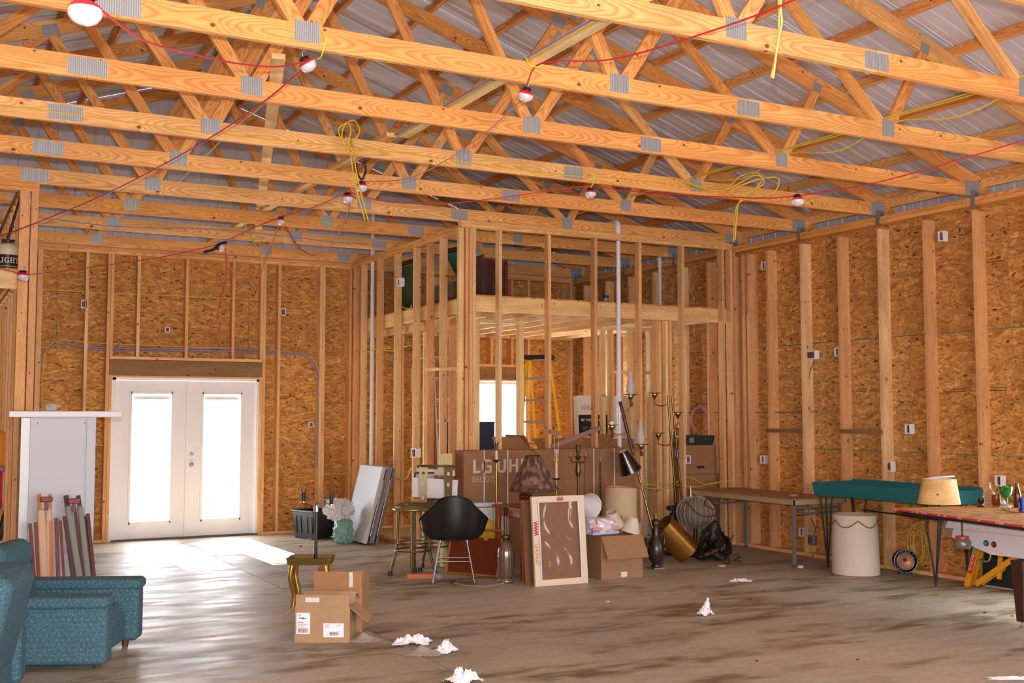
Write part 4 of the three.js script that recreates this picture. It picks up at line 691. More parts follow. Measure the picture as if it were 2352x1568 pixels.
{
  const a = F(677, 1475), b = F(803, 1476), w = a.distanceTo(b), ang = Math.atan2(-(b.z - a.z), b.x - a.x), n = V(Math.sin(ang), 0, Math.cos(ang)), D = 0.26;
  const c = a.clone().add(b).multiplyScalar(0.5).addScaledVector(n, -D / 2);
  const t = carton('carton', 'open cardboard carton with two white shipping labels on its front', c, ang, w, 0.245, D, CARD, { flaps: { front: 0.06, left: 2.1, right: 2.25, back: -0.1, len: 0.36, lenL: 0.5, lenR: 0.62, lenB: 0.3 }, group: 'open cartons on the middle floor' });
  const lines = (g, x, y, n, w0, dy) => { g.fillStyle = '#8a8a96'; for (let i = 0; i < n; i++) g.fillRect(x, y + i * dy, w0 * (0.6 + 0.4 * hash(i, 3, 5)), 2); };
  decal(t, 0.098, 0.148, (g, W, H) => { g.fillStyle = '#f4f1f0'; g.fillRect(0, 0, W, H); lines(g, 6, 8, 3, 34, 5); g.fillStyle = '#3b2030'; g.fillRect(18, 30, 30, 6); g.fillRect(40, 35, 22, 4); g.fillStyle = '#b03a48'; g.fillRect(6, 60, 40, 4); lines(g, 6, 72, 6, 70, 6); for (let i = 0; i < 22; i++) { g.fillStyle = '#55505a'; g.fillRect(10 + i * 3, H - 32, hash(i, 1, 2) > 0.5 ? 2 : 1, 24); } }, [-w / 2 + 0.06, 0.135, D / 2 + 0.004], null, 'shipping_label');
  decal(t, 0.146, 0.098, (g, W, H) => { g.fillStyle = '#eef0f6'; g.fillRect(0, 0, W, H); lines(g, 8, 8, 4, 44, 6); lines(g, 84, 8, 3, 36, 6); g.strokeStyle = '#888'; g.strokeRect(26, H - 36, 88, 26); for (let i = 0; i < 20; i++) { g.fillStyle = '#33353c'; g.fillRect(40 + i * 3, H - 33, hash(i, 5, 2) > 0.5 ? 2 : 1, 20); } }, [w / 2 - 0.115, 0.088, D / 2 + 0.004], null, 'shipping_label');
  decal(t, 0.1, 0.033, (g, W, H) => { g.fillStyle = '#d9d4d2'; g.fillRect(0, 0, W, H); }, [-w / 2 + 0.125, 0.302, D / 2 + 0.012], [0.06, 0, 0], 'tape_label');
  const c2 = c.clone().addScaledVector(n, -0.42).addScaledVector(V(Math.cos(ang), 0, -Math.sin(ang)), 0.03);
  const t2 = carton('carton', 'taller open carton with handling symbols standing behind the labelled one', c2, ang, 0.37, 0.325, 0.3, CARD3, { flaps: { front: 0.02, right: 0.05, left: -0.2, len: 0.40, lenR: 0.4 }, group: 'open cartons on the middle floor' });
  decal(t2, 0.028, 0.11, (g, W, H) => { g.fillStyle = '#d8d2d2'; g.fillRect(0, 0, W, H); }, [0.1, 0.385, 0.156], [0.02, 0, 0], 'tape_label');
  inkDecal(t2, 0.065, 0.034, (g, W, H) => { g.strokeStyle = g.fillStyle = '#3a2a22'; g.lineWidth = 2; g.strokeRect(2, 2, W / 2 - 4, H - 4); g.strokeRect(W / 2 + 2, 2, W / 2 - 4, H - 4); for (const x of [6, 10, 14]) g.fillRect(x, 5, 2, H - 10); g.beginPath(); g.arc(W * 0.75, H / 2, 5, Math.PI, 0); g.fill(); }, [0.13, 0.265, 0.1545], null, 'handling_symbols');
}
// ---- crumpled paper and bubble wrap on the floor
function crumple(name, label, cat, u, v, rx, ry, rz, mat, s, turn = 0, grp) {      // a sheet crushed into ridges
  const g = new THREE.PlaneGeometry(2, 2, 30, 24).rotateX(-Math.PI / 2), p = g.attributes.position, rid = (x, y, k) => 1 - Math.abs(2 * noise(x, y, 9999, 9999, s * 13 + k) - 1);
  for (let i = 0; i < p.count; i++) {
    const x = p.getX(i), z = p.getZ(i), q = Math.max(Math.abs(x), Math.abs(z)), out = 1 - 0.28 * noise(Math.atan2(z, x) * 2.2 + 50, 3, 9999, 9999, s) * (q > 0.5 ? 1 : 0), n = Math.hypot(x, z), e = clamp(1.15 - n * 0.8, 0.12, 1);
    const X = x * 2.2 + 60, Z = z * 2.2 + 60, h = rid(X, Z, 1) * 0.6 + rid(X * 2.1, Z * 2.1, 2) * 0.4 + rid(X * 4.4, Z * 4.4, 3) * 0.22;
    p.setXYZ(i, (x * out + 0.16 * (noise(X * 1.7, Z * 1.7, 9999, 9999, s + 5) - 0.5)) * rx, Math.max(0.002, h * h * e * ry * 1.35), (z * out + 0.16 * (noise(X * 1.7, Z * 1.7, 9999, 9999, s + 6) - 0.5)) * rz);
  }
  const f = g.toNonIndexed(); f.computeVertexNormals();
  const c = F(u, v); return solo(name, label, cat, f, mat, [c.x, 0.001, c.z], [0, turn, 0], grp);
}
const PAPER = M('#eeebec', 0.8), BUBBLE = M('#d8cfc4', 0.25, { transmission: 0.55, thickness: 0, roughness: 0.3 });
crumple('crumpled_paper', 'long crumpled white packing paper beside the smaller ball', 'paper', 948, 1478, 0.15, 0.055, 0.09, PAPER, 1, -0.5, 'crumpled packing paper on the floor');
crumple('crumpled_paper', 'smaller ball of crumpled white packing paper beside the bubble wrap', 'paper', 1022, 1497, 0.09, 0.055, 0.08, PAPER, 2, 0.6, 'crumpled packing paper on the floor');
crumple('crumpled_paper', 'peaked crumple of white packing paper lying apart from the bubble wrap', 'paper', 1062, 1566, 0.11, 0.06, 0.09, PAPER, 3, 0.2, 'crumpled packing paper on the floor');
const lone = crumple('crumpled_paper', 'upright twist of white packing paper alone on the bare floor', 'paper', 1620, 1412, 0.075, 0.05, 0.06, PAPER, 5, 0.2, 'crumpled packing paper on the floor');
crumple('crumpled_paper', 'flat sheet of pinkish tissue on the floor before the dark lamp heap', 'paper', 1702, 1335, 0.12, 0.02, 0.06, M('#e2cfcb', 0.85), 6, -0.5, 'crumpled packing paper on the floor');
crumple('crumpled_paper', 'flat scrap of white paper near the brown machine leg', 'paper', 2345, 1560, 0.22, 0.012, 0.05, PAPER, 7, -0.6, 'crumpled packing paper on the floor');
part(lone, 'twisted_tip', lathe([[0.035, 0], [0.026, 0.02], [0.024, 0.045], [0.01, 0.06], [0.012, 0.08], [0.001, 0.085]], 6), PAPER, [0.025, 0.05, -0.01], [0, 0, -0.25]);
const bub = (label, u, v, rx, rz, turn) => { const c = F(u, v), t = thing('bubble_wrap', label, 'bubble wrap', [c.x, 0, c.z], turn); const g = new THREE.PlaneGeometry(2 * rx, 2 * rz, 46, 30); g.rotateX(-Math.PI / 2); const p = g.attributes.position; for (let i = 0; i < p.count; i++) { const x = p.getX(i), z = p.getZ(i), e = 1 - Math.min(1, Math.hypot(x / rx, z / rz)); p.setY(i, 0.004 + Math.max(0, e) * 0.05 * (0.4 + noise(x * 14 + 50, z * 14 + 50, 999, 999, 3)) + 0.005 * noise(x * 90 + 90, z * 90 + 90, 9999, 9999, 7)); if (e <= 0) { const q = Math.hypot(x / rx, z / rz); p.setX(i, x / q); p.setZ(i, z / q); } } g.computeVertexNormals(); part(t, 'film', g, BUBBLE); };
bub('clear bubble wrap lying beside the labelled carton', 834, 1472, 0.14, 0.09, -0.4); bub('clear bubble wrap in front of the crumpled paper', 968, 1502, 0.15, 0.1, -0.5);
const bit = (label, u, v, r, c, h = 0.5) => { const f = F(u, v), g = new THREE.DodecahedronGeometry(r, 0); g.scale(1, h, 1); return solo('debris', label, 'debris', g, M(c, 0.8), [f.x, r * h * 0.7, f.z], [0, u, 0], 'small bits of debris on the floor'); };
bit('small white crumb on the floor in front of the tan table leg', 1839, 1304, 0.035, '#e6e2de'); bit('tiny white crumb on the open middle floor', 1396, 1382, 0.02, '#e2ddd6', 0.3);
for (const [u, v, r] of [[1738, 1518, 0.012], [2262, 1407, 0.016], [2325, 1415, 0.012], [1970, 1515, 0.012], [1725, 1375, 0.012], [690, 1255, 0.02]]) bit('dark speck of dirt on the bare concrete', u, v, r, '#3a2c22', 0.4);
// ================================================================ THE PILE IN FRONT OF THE FRAMED ROOM
// ---- bar stools
{
  const metal = M('#6b5d3c', 0.38, { metalness: 0.75 });
  const seatTex = canvasTex(256, 256, (g) => { g.fillStyle = '#6b5a30'; g.fillRect(0, 0, 256, 256); for (let i = 0; i < 26; i++) { g.fillStyle = pick(['#c8b070', '#d8c48a', '#4a3a20']); g.beginPath(); g.arc(rnd() * 256, rnd() * 256, rr(6, 15), 0, 7); g.fill(); } });
  const stool = (label, p, turn, back) => {
    const t = thing('bar_stool', label, 'stool', p, turn, 'brass bar stools with spotted seats'), H = 0.66;
    part(t, 'seat', lathe([[0.001, H + 0.07], [0.12, H + 0.068], [0.18, H + 0.05], [0.2, H + 0.015], [0.195, H - 0.005], [0.001, H - 0.005]], 30), M('#ffffff', 0.7, { map: seatTex }));
    part(t, 'seat_band', new THREE.TorusGeometry(0.196, 0.012, 8, 36).rotateX(Math.PI / 2).translate(0, H + 0.005, 0), M('#b7a05c', 0.3, { metalness: 0.8 }));
    for (let i = 0; i < 4; i++) { const a = Math.PI / 4 + i * Math.PI / 2, c = Math.cos(a), s = Math.sin(a); const l = part(t, 'leg', tube([[c * 0.15, H, s * 0.15], [c * 0.155, 0.45, s * 0.155], [c * 0.17, 0.25, s * 0.17], [c * 0.225, 0.02, s * 0.225]], 0.0135, 18, 8), metal); part(l, 'rubber_foot', cyl(0.024, 0.02, 0.045, c * 0.227, 0, s * 0.227, 12), BLK); }
    part(t, 'foot_ring', new THREE.TorusGeometry(0.18, 0.009, 8, 36).rotateX(Math.PI / 2).translate(0, 0.255, 0), metal); part(t, 'brace_ring', new THREE.TorusGeometry(0.155, 0.006, 8, 30).rotateX(Math.PI / 2).translate(0, 0.33, 0), metal);
    if (back) {
      for (const s of [-1, 1]) {
        const sh = new THREE.Shape(); sh.moveTo(-0.035, 0); sh.lineTo(0.035, 0); sh.lineTo(0.045, 0.42); sh.lineTo(-0.045, 0.42); sh.closePath(); for (const y of [0.1, 0.23, 0.34]) { const h = new THREE.Path(); h.absellipse(0, y, 0.017, 0.024, 0, Math.PI * 2, true); sh.holes.push(h); }
        part(t, 'back_strap', new THREE.ExtrudeGeometry(sh, { depth: 0.008, bevelEnabled: false }).rotateY(Math.PI / 2 + s * 0.15).translate(0.17, H, s * 0.13), metal);
      }
      part(t, 'top_rail', tube([[0.16, H + 0.42, -0.19], [0.2, H + 0.425, -0.08], [0.2, H + 0.425, 0.08], [0.16, H + 0.42, 0.19]], 0.012, 20, 8), metal);
    }
    return t;
  };
  stool('backless brass bar stool with spotted seat beside the black shell chair', [4.44, 0, -10.47], 0.3, false);
  stool('brass bar stool with pierced back straps holding the white carton', [4.83, 0, -10.76], -2.05, true);
}
// ---- black moulded shell chair, its back to the open floor
{
  const t = thing('shell_armchair', 'black moulded plastic armchair on thin chrome legs', 'chair', [4.66, 0, -9.98], Math.atan2(4.66, 9.98) * -1 + 0.02);   // back faces local +z
  const g = new THREE.BufferGeometry(), pos = [], idx = [], NA = 48, NT = 16;
  for (let i = 0; i <= NA; i++) {
    const a = i / NA * Math.PI * 2, c = Math.cos(a), s = Math.sin(a);        // a = 0 at the back
    const d = Math.acos(clamp(c, -1, 1)), rim = d < 0.75 ? 0.83 - 0.05 * (d / 0.75) ** 2 : d < 1.45 ? lerp(0.78, 0.60, Math.pow((d - 0.75) / 0.7, 0.8)) : d < 2.1 ? lerp(0.60, 0.46, (d - 1.45) / 0.65) : lerp(0.46, 0.42, (d - 2.1) / 1.04);
    const R = d < 0.75 ? 0.235 : d < 1.45 ? lerp(0.235, 0.325, (d - 0.75) / 0.7) : lerp(0.325, 0.24, (d - 1.45) / 1.7);
    for (let j = 0; j <= NT; j++) { const q = j / NT, r = R * Math.pow(Math.sin(q * Math.PI / 2), 0.75) * (1 + 0.03 * (q > 0.9 ? q - 0.9 : 0) * 10), y = 0.385 + (rim - 0.385) * Math.pow(q, 2.6); pos.push(s * r, y, c * r); }
  }
  for (let i = 0; i < NA; i++) for (let j = 0; j < NT; j++) { const k = i * (NT + 1) + j, n = k + NT + 1; idx.push(k, k + 1, n, n, k + 1, n + 1); }
  g.setAttribute('position', new THREE.Float32BufferAttribute(pos, 3)); g.setIndex(idx); g.computeVertexNormals(); g.setAttribute('uv', new THREE.Float32BufferAttribute(new Float32Array(pos.length / 3 * 2), 2));
  part(t, 'shell', g, M('#1b1b1d', 0.38, { clearcoat: 0.15 }));
  const rim = []; for (let i = 0; i < NA; i++) { const k = (i * (NT + 1) + NT) * 3; rim.push([pos[k], pos[k + 1], pos[k + 2]]); } part(t, 'rolled_edge', tube(rim, 0.009, 120, 6, true), M('#1b1b1d', 0.38));
  for (const [sx, sz] of [[-1, 1], [1, 1], [-1, -1], [1, -1]]) part(t, 'leg', [rod([sx * 0.13, 0.39, sz * 0.1], [sx * 0.2, 0.005, sz * 0.2], 0.011, 0.008), cyl(0.02, 0.02, 0.02, sx * 0.13, 0.38, sz * 0.1, 10)], STEEL);
  part(t, 'stretcher', [rod([-0.165, 0.2, 0.15], [0.165, 0.2, 0.15], 0.006), rod([-0.165, 0.2, -0.15], [0.165, 0.2, -0.15], 0.006), rod([-0.165, 0.2, 0.15], [-0.165, 0.2, -0.15], 0.006), rod([0.165, 0.2, 0.15], [0.165, 0.2, -0.15], 0.006)], STEEL);
}
// ---- white carton with amber dishes on the stool
{
  const t = thing('white_carton', 'tilted white carton holding amber dishes on the pierced bar stool', 'carton', [4.82, 0.735, -10.78], -0.48); t.rotation.z = -0.06; const W = 0.46, H = 0.2, D = 0.3, wm = M('#e3dcdc', 0.7);
  part(t, 'front_panel', box(W, H, 0.006, 0, H / 2 + 0.015, D / 2), wm); part(t, 'back_panel', box(W, H + 0.08, 0.006, 0, H / 2 + 0.055, -D / 2), wm); part(t, 'side_panel', box(0.006, H + 0.05, D, -W / 2, H / 2 + 0.035, 0), M('#d8cfa8', 0.75)); part(t, 'side_panel', box(0.006, H, D, W / 2, H / 2 + 0.015, 0), wm); part(t, 'bottom_panel', box(W, 0.006, D, 0, 0.02, 0), wm);
  part(t, 'lid_flap', spin(box(0.2, 0.006, D * 0.9), 0, 0, 0.05).translate(-W / 2 + 0.1, H + 0.06, -0.02), M('#7a5238', 0.8));
  for (const [x, z] of [[0.03, 0.02], [0.15, 0.03]]) { const d = solo('amber_dish', x < 0.1 ? 'square amber dish packed in the middle of the white carton' : 'square amber dish packed at the open end of the white carton', 'dish', rbox(0.1, 0.06, 0.1, 0.012), M('#8a3c10', 0.2, { clearcoat: 0.6 }), t.localToWorld(V(x, H + 0.01, z)), [0.2, -0.48, 0], 'amber dishes in the white carton'); const e = part(d, 'pale_disc', cyl(0.02, 0.02, 0.004, 0, 0.03, 0, 16), M('#d8c48a', 0.4)); }
}
// ---- the large television carton
{
  const z = -10.60, a = onZ(1065, 1032, z), b = onZ(1460, 1035, z), w = b.x - a.x, H = 1.235, D = 0.22, cx = (a.x + b.x) / 2;
  const t = thing('television_carton', 'very wide brown television carton with white straps before the framed room', 'carton', [cx, 0, z - D / 2]);
  part(t, 'box', boxUV(rbox(w, H, D, 0.006, 0, H / 2, 0, 1), 3), M('#d8c0aa', 0.85, { map: TEX.card }));
  for (const u of [1112, 1166, 1364, 1411]) { const x = onZ(u, 1100, z).x - cx; part(t, 'strap', [box(0.014, H, 0.002, x, H / 2, D / 2 + 0.002), box(0.014, 0.002, D, x, H + 0.002, 0)], M('#cfc6c4', 0.6)); }
  const L = onZ(1082, 1087, z), R = onZ(1275, 1087, z);
  inkDecal(t, 1.1, 0.22, (g, W, Hh) => { g.fillStyle = '#c9b4a6'; g.font = `bold ${Hh * 0.92}px sans-serif`; g.textBaseline = 'alphabetic'; g.fillText('LG', 2, Hh * 0.86); g.fillText('UHD', W * 0.262, Hh * 0.86); g.font = `bold ${Hh * 0.5}px sans-serif`; g.strokeStyle = '#c9b4a6'; g.lineWidth = 4; g.beginPath(); g.arc(W * 0.94, Hh * 0.3, Hh * 0.12, 0, 7); g.stroke(); }, [L.x - cx + 0.55, L.y + 0.08, D / 2 + 0.003], null, 'lettering', 500);
  const L2 = onZ(1083, 1109, z); inkDecal(t, 0.42, 0.09, (g, W, Hh) => { g.fillStyle = '#bda596'; g.font = `${Hh * 0.92}px sans-serif`; g.fillText('86UQ75', 1, Hh * 0.82); }, [L2.x - cx + 0.21, L2.y + 0.035, D / 2 + 0.003], null, 'lettering', 500);
  const y = onZ(1050, 1050, z); solo('yellow_carton', 'pale yellow carton end squeezed beside the television carton', 'carton', rbox(0.11, 1.2, 0.08, 0.005), M('#dcc982', 0.7), [a.x - 0.062, 0.601, z - 0.3]);
}
// ---- framed pictures leaning in the pile
function leanFrame(name, label, bl, br, H, lean, fw, fmat, inner, th = 0.03, grp) {
  bl = xyz(bl); br = xyz(br); const w = bl.distanceTo(br), t = thing(name, label, 'picture frame', bl.clone().add(br).multiplyScalar(0.5), Math.atan2(-(br.z - bl.z), br.x - bl.x), grp), k = new THREE.Group(); t.rotation.order = 'YXZ'; t.rotation.x = -lean;
  for (const s of [-1, 1]) part(t, 'frame_rail', boxUV(rbox(fw, H, th, 0.004, s * (w - fw) / 2, H / 2, 0, 1), 1), fmat);
  for (const y of [fw / 2, H - fw / 2]) part(t, 'frame_rail', boxUV(rbox(w - 2 * fw, fw, th, 0.004, 0, y, 0, 1), 1), fmat);
  inner(t, w - 2 * fw, H - 2 * fw, H / 2, th); t.userData.w = w; return t;
}
{
  leanFrame('picture_frame', 'white canvas painting of a yellow disc leaning behind the black chair', [4.98, 0, -10.30], [5.42, 0, -10.30], 0.72, 0.14, 0.012, M('#8a8886', 0.4, { metalness: 0.5 }), (t, w, h, y) => {
    const tex = canvasTex(360, 620, (g, W, Hh) => { g.fillStyle = '#c9c6c0'; g.fillRect(0, 0, W, Hh); for (let i = 0; i < 300; i++) { g.fillStyle = `rgba(${pick(['150,150,150', '220,218,212', '110,112,112'])},0.25)`; g.fillRect(rnd() * W, rnd() * Hh, rr(6, 40), rr(2, 9)); } g.fillStyle = '#d2a21e'; g.beginPath(); g.arc(W * 0.5, Hh * 0.42, 120, 0, 7); g.fill(); g.fillStyle = '#e0cf96'; g.fillRect(W * 0.3, Hh * 0.33, W * 0.62, 5); g.fillRect(W * 0.35, Hh * 0.36, W * 0.5, 4); g.fillStyle = '#4a5058'; g.fillRect(0, 36, W, 8); });
    part(t, 'canvas', box(w, h, 0.01, 0, y, 0.006), M('#ffffff', 0.8, { map: tex }));
  });
  leanFrame('picture_frame', 'dark wood panel in a thin gold frame leaning behind the black chair legs', F(1023, 1316), F(1144, 1326), 0.47, 0.25, 0.02, M('#a8782c', 0.4, { metalness: 0.4 }), (t, w, h, y) => {
    part(t, 'backing_panel', boxUV(box(w, h * 0.84, 0.006, 0, y - h * 0.08, -0.005), 1), M('#7a3d20', 0.5, { map: TEX.stud })); part(t, 'stretcher_bar', box(0.04, h * 0.2, 0.012, w * 0.2, y + h * 0.38, -0.004), M('#b8862e', 0.5));
  });
  leanFrame('picture_frame', 'brown wooden frame edge standing behind the plastic wrapped frame', [5.12, 0, -9.36], [5.68, 0, -9.36], 0.80, 0.1, 0.04, M('#8b6a42', 0.6, { map: TEX.stud }), (t, w, h, y) => part(t, 'backing_panel', box(w, h, 0.006, 0, y, 0), M('#6e5638', 0.8)));
  const f = leanFrame('picture_frame', 'pale wooden frame holding a brown panel under torn plastic wrap', [5.16, 0, -9.24], [5.73, 0, -9.22], 0.84, 0.1, 0.06, M('#dfc9ae', 0.65), (t, w, h, y, th) => {
    part(t, 'backing_panel', boxUV(box(w, h, 0.006, 0, y, -0.008), 3), M('#c0a48c', 0.85, { map: TEX.card }));
    const g = new THREE.PlaneGeometry(w, h, 26, 40), p = g.attributes.position; for (let i = 0; i < p.count; i++) { const x = p.getX(i), yy = p.getY(i); p.setZ(i, 0.004 + 0.014 * Math.abs(Math.sin(x * 22 + yy * 6 + 2 * Math.sin(yy * 9))) * noise(x * 12 + 40, yy * 5 + 40, 999, 999, 4)); } g.computeVertexNormals();
    part(t, 'plastic_film', g, M('#ffffff', 0.08, { transmission: 0.97, thickness: 0, ior: 1.4 }), [0, y, 0]);
    for (const s of [-1, 1]) part(t, 'film_edge', tube([[s * w * 0.48, y - h / 2, 0.014], [s * w * 0.485, y, 0.02], [s * w * 0.48, y + h / 2, 0.014]], 0.009, 12, 6), M('#c9c4be', 0.2, { clearcoat: 0.8 }));
    inkDecal(t, 0.08, 0.05, (g, W, H) => { g.strokeStyle = '#a8284a'; g.lineWidth = 5; g.beginPath(); for (let i = 0; i < 7; i++) g.lineTo(3 + i * W / 7, i % 2 ? 4 : H - 4); g.stroke(); }, [0.02, y + h / 2 + 0.03, th / 2 + 0.001], null, 'crayon_mark');
    inkDecal(t, 0.05, 0.14, (g, W, H) => { g.strokeStyle = '#a8284a'; g.lineWidth = 5; g.beginPath(); for (let i = 0; i < 12; i++) g.lineTo(i % 2 ? 4 : W - 4, 4 + i * H / 12); g.stroke(); }, [-w / 2 - 0.03, y + 0.12, th / 2 + 0.001], null, 'crayon_mark');
    inkDecal(t, 0.05, 0.2, (g, W, H) => { g.strokeStyle = '#d0784a'; g.lineWidth = 3; for (let i = 0; i < 6; i++) { g.beginPath(); g.arc(W / 2 + (i % 2 ? 4 : -4), 12 + i * H / 6.3, 9, 0, 6); g.stroke(); } }, [-w / 2 - 0.03, y - 0.12, th / 2 + 0.001], null, 'crayon_mark');
  }, 0.035);
}
// ---- red brown table carrying lamps
{
  const t = thing('wooden_table', 'red brown wooden table hidden behind the leaning frames', 'table', [5.60, 0, -9.92]), wd = M('#b0572e', 0.45, { map: TEX.stud, clearcoat: 0.3 });
  part(t, 'top', boxUV(rbox(0.78, 0.03, 0.62, 0.006, 0, 0.685, 0, 1), 1), wd); part(t, 'apron', [box(0.68, 0.07, 0.02, 0, 0.635, 0.25), box(0.68, 0.07, 0.02, 0, 0.635, -0.25), box(0.02, 0.07, 0.5, 0.34, 0.635, 0), box(0.02, 0.07, 0.5, -0.34, 0.635, 0)], wd);
  for (const sx of [-1, 1]) for (const sz of [-1, 1]) { const g = new THREE.CylinderGeometry(0.033, 0.02, 0.67, 4).rotateY(Math.PI / 4).translate(sx * 0.34, 0.335, sz * 0.26); part(t, 'leg', g, wd); }
}
const TT = 0.70;
{ // conical bark shade lamp
  const c = onZ(1226, 1100, -9.85), t = thing('table_lamp', 'table lamp with a mottled brown cone shade on a wire basket stem', 'lamp', [c.x, TT, c.z]);
  const tex = dataTex(128, 128, (a, b) => { const n = fbm(a * 8, b * 8, 8, 8, 21, 4), k = clamp((n - 0.35) * 3, 0, 1); return mix3([74, 54, 44], [146, 108, 82], k); });
  part(t, 'base', lathe([[0.001, 0], [0.1, 0], [0.105, 0.02], [0.06, 0.05], [0.05, 0.075], [0.001, 0.08]], 24), M('#7a5a28', 0.5, { metalness: 0.4 }));
  for (let i = 0; i < 9; i++) { const a = i / 9 * Math.PI * 2; part(t, 'wire', tube([[Math.cos(a) * 0.045, 0.07, Math.sin(a) * 0.045], [Math.cos(a) * 0.05, 0.13, Math.sin(a) * 0.05], [Math.cos(a) * 0.11, 0.22, Math.sin(a) * 0.11]], 0.003, 10, 5), M('#8a6450', 0.4)); }
  part(t, 'stem', cyl(0.006, 0.006, 0.3, 0, 0.07, 0, 10), STEEL);
  const sh = part(t, 'shade', uvScale(new THREE.CylinderGeometry(0.075, 0.245, 0.34, 36, 1, true), 4, 1).translate(0, 0.17, 0), M('#ffffff', 0.9, { map: tex }), [0, 0.165, 0], [0.04, 0, 0.05]);
  part(sh, 'harp', tube([[-0.05, 0.33, 0], [-0.03, 0.375, 0], [0, 0.39, 0], [0.035, 0.37, 0], [0.055, 0.32, 0]], 0.003, 16, 5), OLDBRASS); part(sh, 'finial', new THREE.SphereGeometry(0.01, 10, 8).translate(0, 0.395, 0), OLDBRASS);
}
{ // gilt pine cone lamp part
  const c = onZ(1207, 1130, -9.80), t = thing('pinecone_lamp', 'small gilt pinecone lamp base beside the mottled cone shade', 'lamp', [c.x, TT, c.z]);
  part(t, 'foot', lathe([[0.001, 0], [0.045, 0], [0.04, 0.015], [0.012, 0.03], [0.012, 0.06]], 18), OLDBRASS);
  const sc = []; for (let j = 0; j < 6; j++) for (let i = 0; i < 9; i++) { const a = (i + j % 2 / 2) / 9 * Math.PI * 2, r = 0.058 * Math.sin((j + 1) / 7 * Math.PI); sc.push(new THREE.SphereGeometry(0.016, 7, 5).scale(1, 0.7, 1).translate(Math.cos(a) * r, 0.06 + j * 0.015, Math.sin(a) * r)); } part(t, 'pinecone', sc, M('#7a4a1c', 0.3, { metalness: 0.6 }));
  part(t, 'neck', cyl(0.008, 0.008, 0.12, 0, 0.15, 0, 10), BRASS); part(t, 'socket', cyl(0.013, 0.013, 0.05, 0, 0.25, 0, 12), M('#c9a860', 0.3, { metalness: 0.8 }));
}
{ // candle lamp with harp and bulb
  const c = onZ(1278, 1130, -9.98), t = thing('candle_lamp', 'slim candle lamp with tall harp and clear bulb beside the cone shade', 'lamp', [c.x, TT, c.z]), y = (v) => onZ(1278, v, -9.98).y - TT;
  part(t, 'base', lathe([[0.001, 0], [0.06, 0], [0.055, 0.02], [0.02, 0.035], [0.01, 0.05]], 20), OLDBRASS); part(t, 'stem', cyl(0.009, 0.008, y(1102) - 0.04, 0, 0.04, 0, 12), BRASS);
  const dsh = part(t, 'drip_plate', lathe([[0.008, 0], [0.03, 0.004], [0.045, 0.018], [0.042, 0.02], [0.01, 0.012]], 20).translate(0, y(1102), 0), OLDBRASS); for (let i = 0; i < 6; i++) part(dsh, 'crystal', new THREE.OctahedronGeometry(0.009).scale(0.7, 1.6, 0.7).translate(Math.cos(i) * 0.045, y(1115) - (i % 2) * 0.02, Math.sin(i) * 0.045), M('#e8e8ea', 0.05, { transmission: 0.8, thickness: 0.01, ior: 1.5 }));
  part(t, 'candle_sleeve', cyl(0.012, 0.012, y(1063) - y(1098), 0, y(1098), 0, 14), M('#e2d2b0', 0.6)); part(t, 'socket', cyl(0.011, 0.012, y(1048) - y(1063), 0, y(1063), 0, 12), BRASS);
  part(t, 'bulb', lathe([[0.01, 0], [0.014, 0.02], [0.024, 0.05], [0.022, 0.07], [0.001, 0.082]], 18).translate(0, y(1048), 0), M('#e6d8da', 0.1, { transmission: 0.5, thickness: 0 }));
  part(t, 'harp', tube([[-0.012, y(1060), 0], [-0.024, y(1030), 0], [-0.02, y(1000), 0], [0, y(987), 0], [0.022, y(1000), 0], [0.028, y(1030), 0], [0.012, y(1060), 0]], 0.0028, 30, 5), BRASS); part(t, 'finial', cyl(0.004, 0.006, 0.03, 0, y(988), 0, 10), BRASS);
}
{ // candelabra lamp
  const c = onZ(1328, 1130, -9.86), t = thing('candelabra_lamp', 'dark brass candelabra lamp with two orange candle arms', 'lamp', [c.x, TT, c.z]), y = (v) => onZ(1328, v, -9.86).y - TT, m = M('#5c4a2a', 0.35, { metalness: 0.75 });
  part(t, 'base', lathe([[0.001, 0], [0.075, 0], [0.07, 0.02], [0.03, 0.03], [0.012, 0.05]], 22), m); part(t, 'column', lathe([[0.012, 0.04], [0.013, y(1095)], [0.02, y(1092)], [0.03, y(1082)], [0.022, y(1068)], [0.024, y(1062)], [0.012, y(1058)], [0.014, y(1056)], [0.034, y(1049)], [0.034, y(1047)], [0.012, y(1046)]], 22), m);
  part(t, 'socket', lathe([[0.012, y(1046)], [0.016, y(1040)], [0.024, y(1036)], [0.024, y(1026)], [0.03, y(1022)], [0.028, y(1021)], [0.001, y(1024)]], 20), m);
  for (const s of [-1, 1]) { const a = part(t, 'arm', tube([[0, y(1066), 0], [s * 0.03, y(1060), 0], [s * 0.06, y(1062), 0], [s * 0.085, y(1056), 0], [s * 0.09, y(1050), 0]], 0.007, 18, 6), m); part(a, 'candle', cyl(0.011, 0.01, y(1038) - y(1050), s * 0.09, y(1050), 0, 10), M('#b8642c', 0.6)); part(a, 'cup', lathe([[0.008, 0], [0.018, 0.008], [0.016, 0.012]], 12).translate(s * 0.09, y(1051), 0), m); }
  part(t, 'pull_cord', tube([[0.07, y(1058), 0.01], [0.072, y(1100), 0.01], [0.065, y(1130), 0.02], [0.06, 0.02, 0.03]], 0.003, 20, 5), BLK);
}
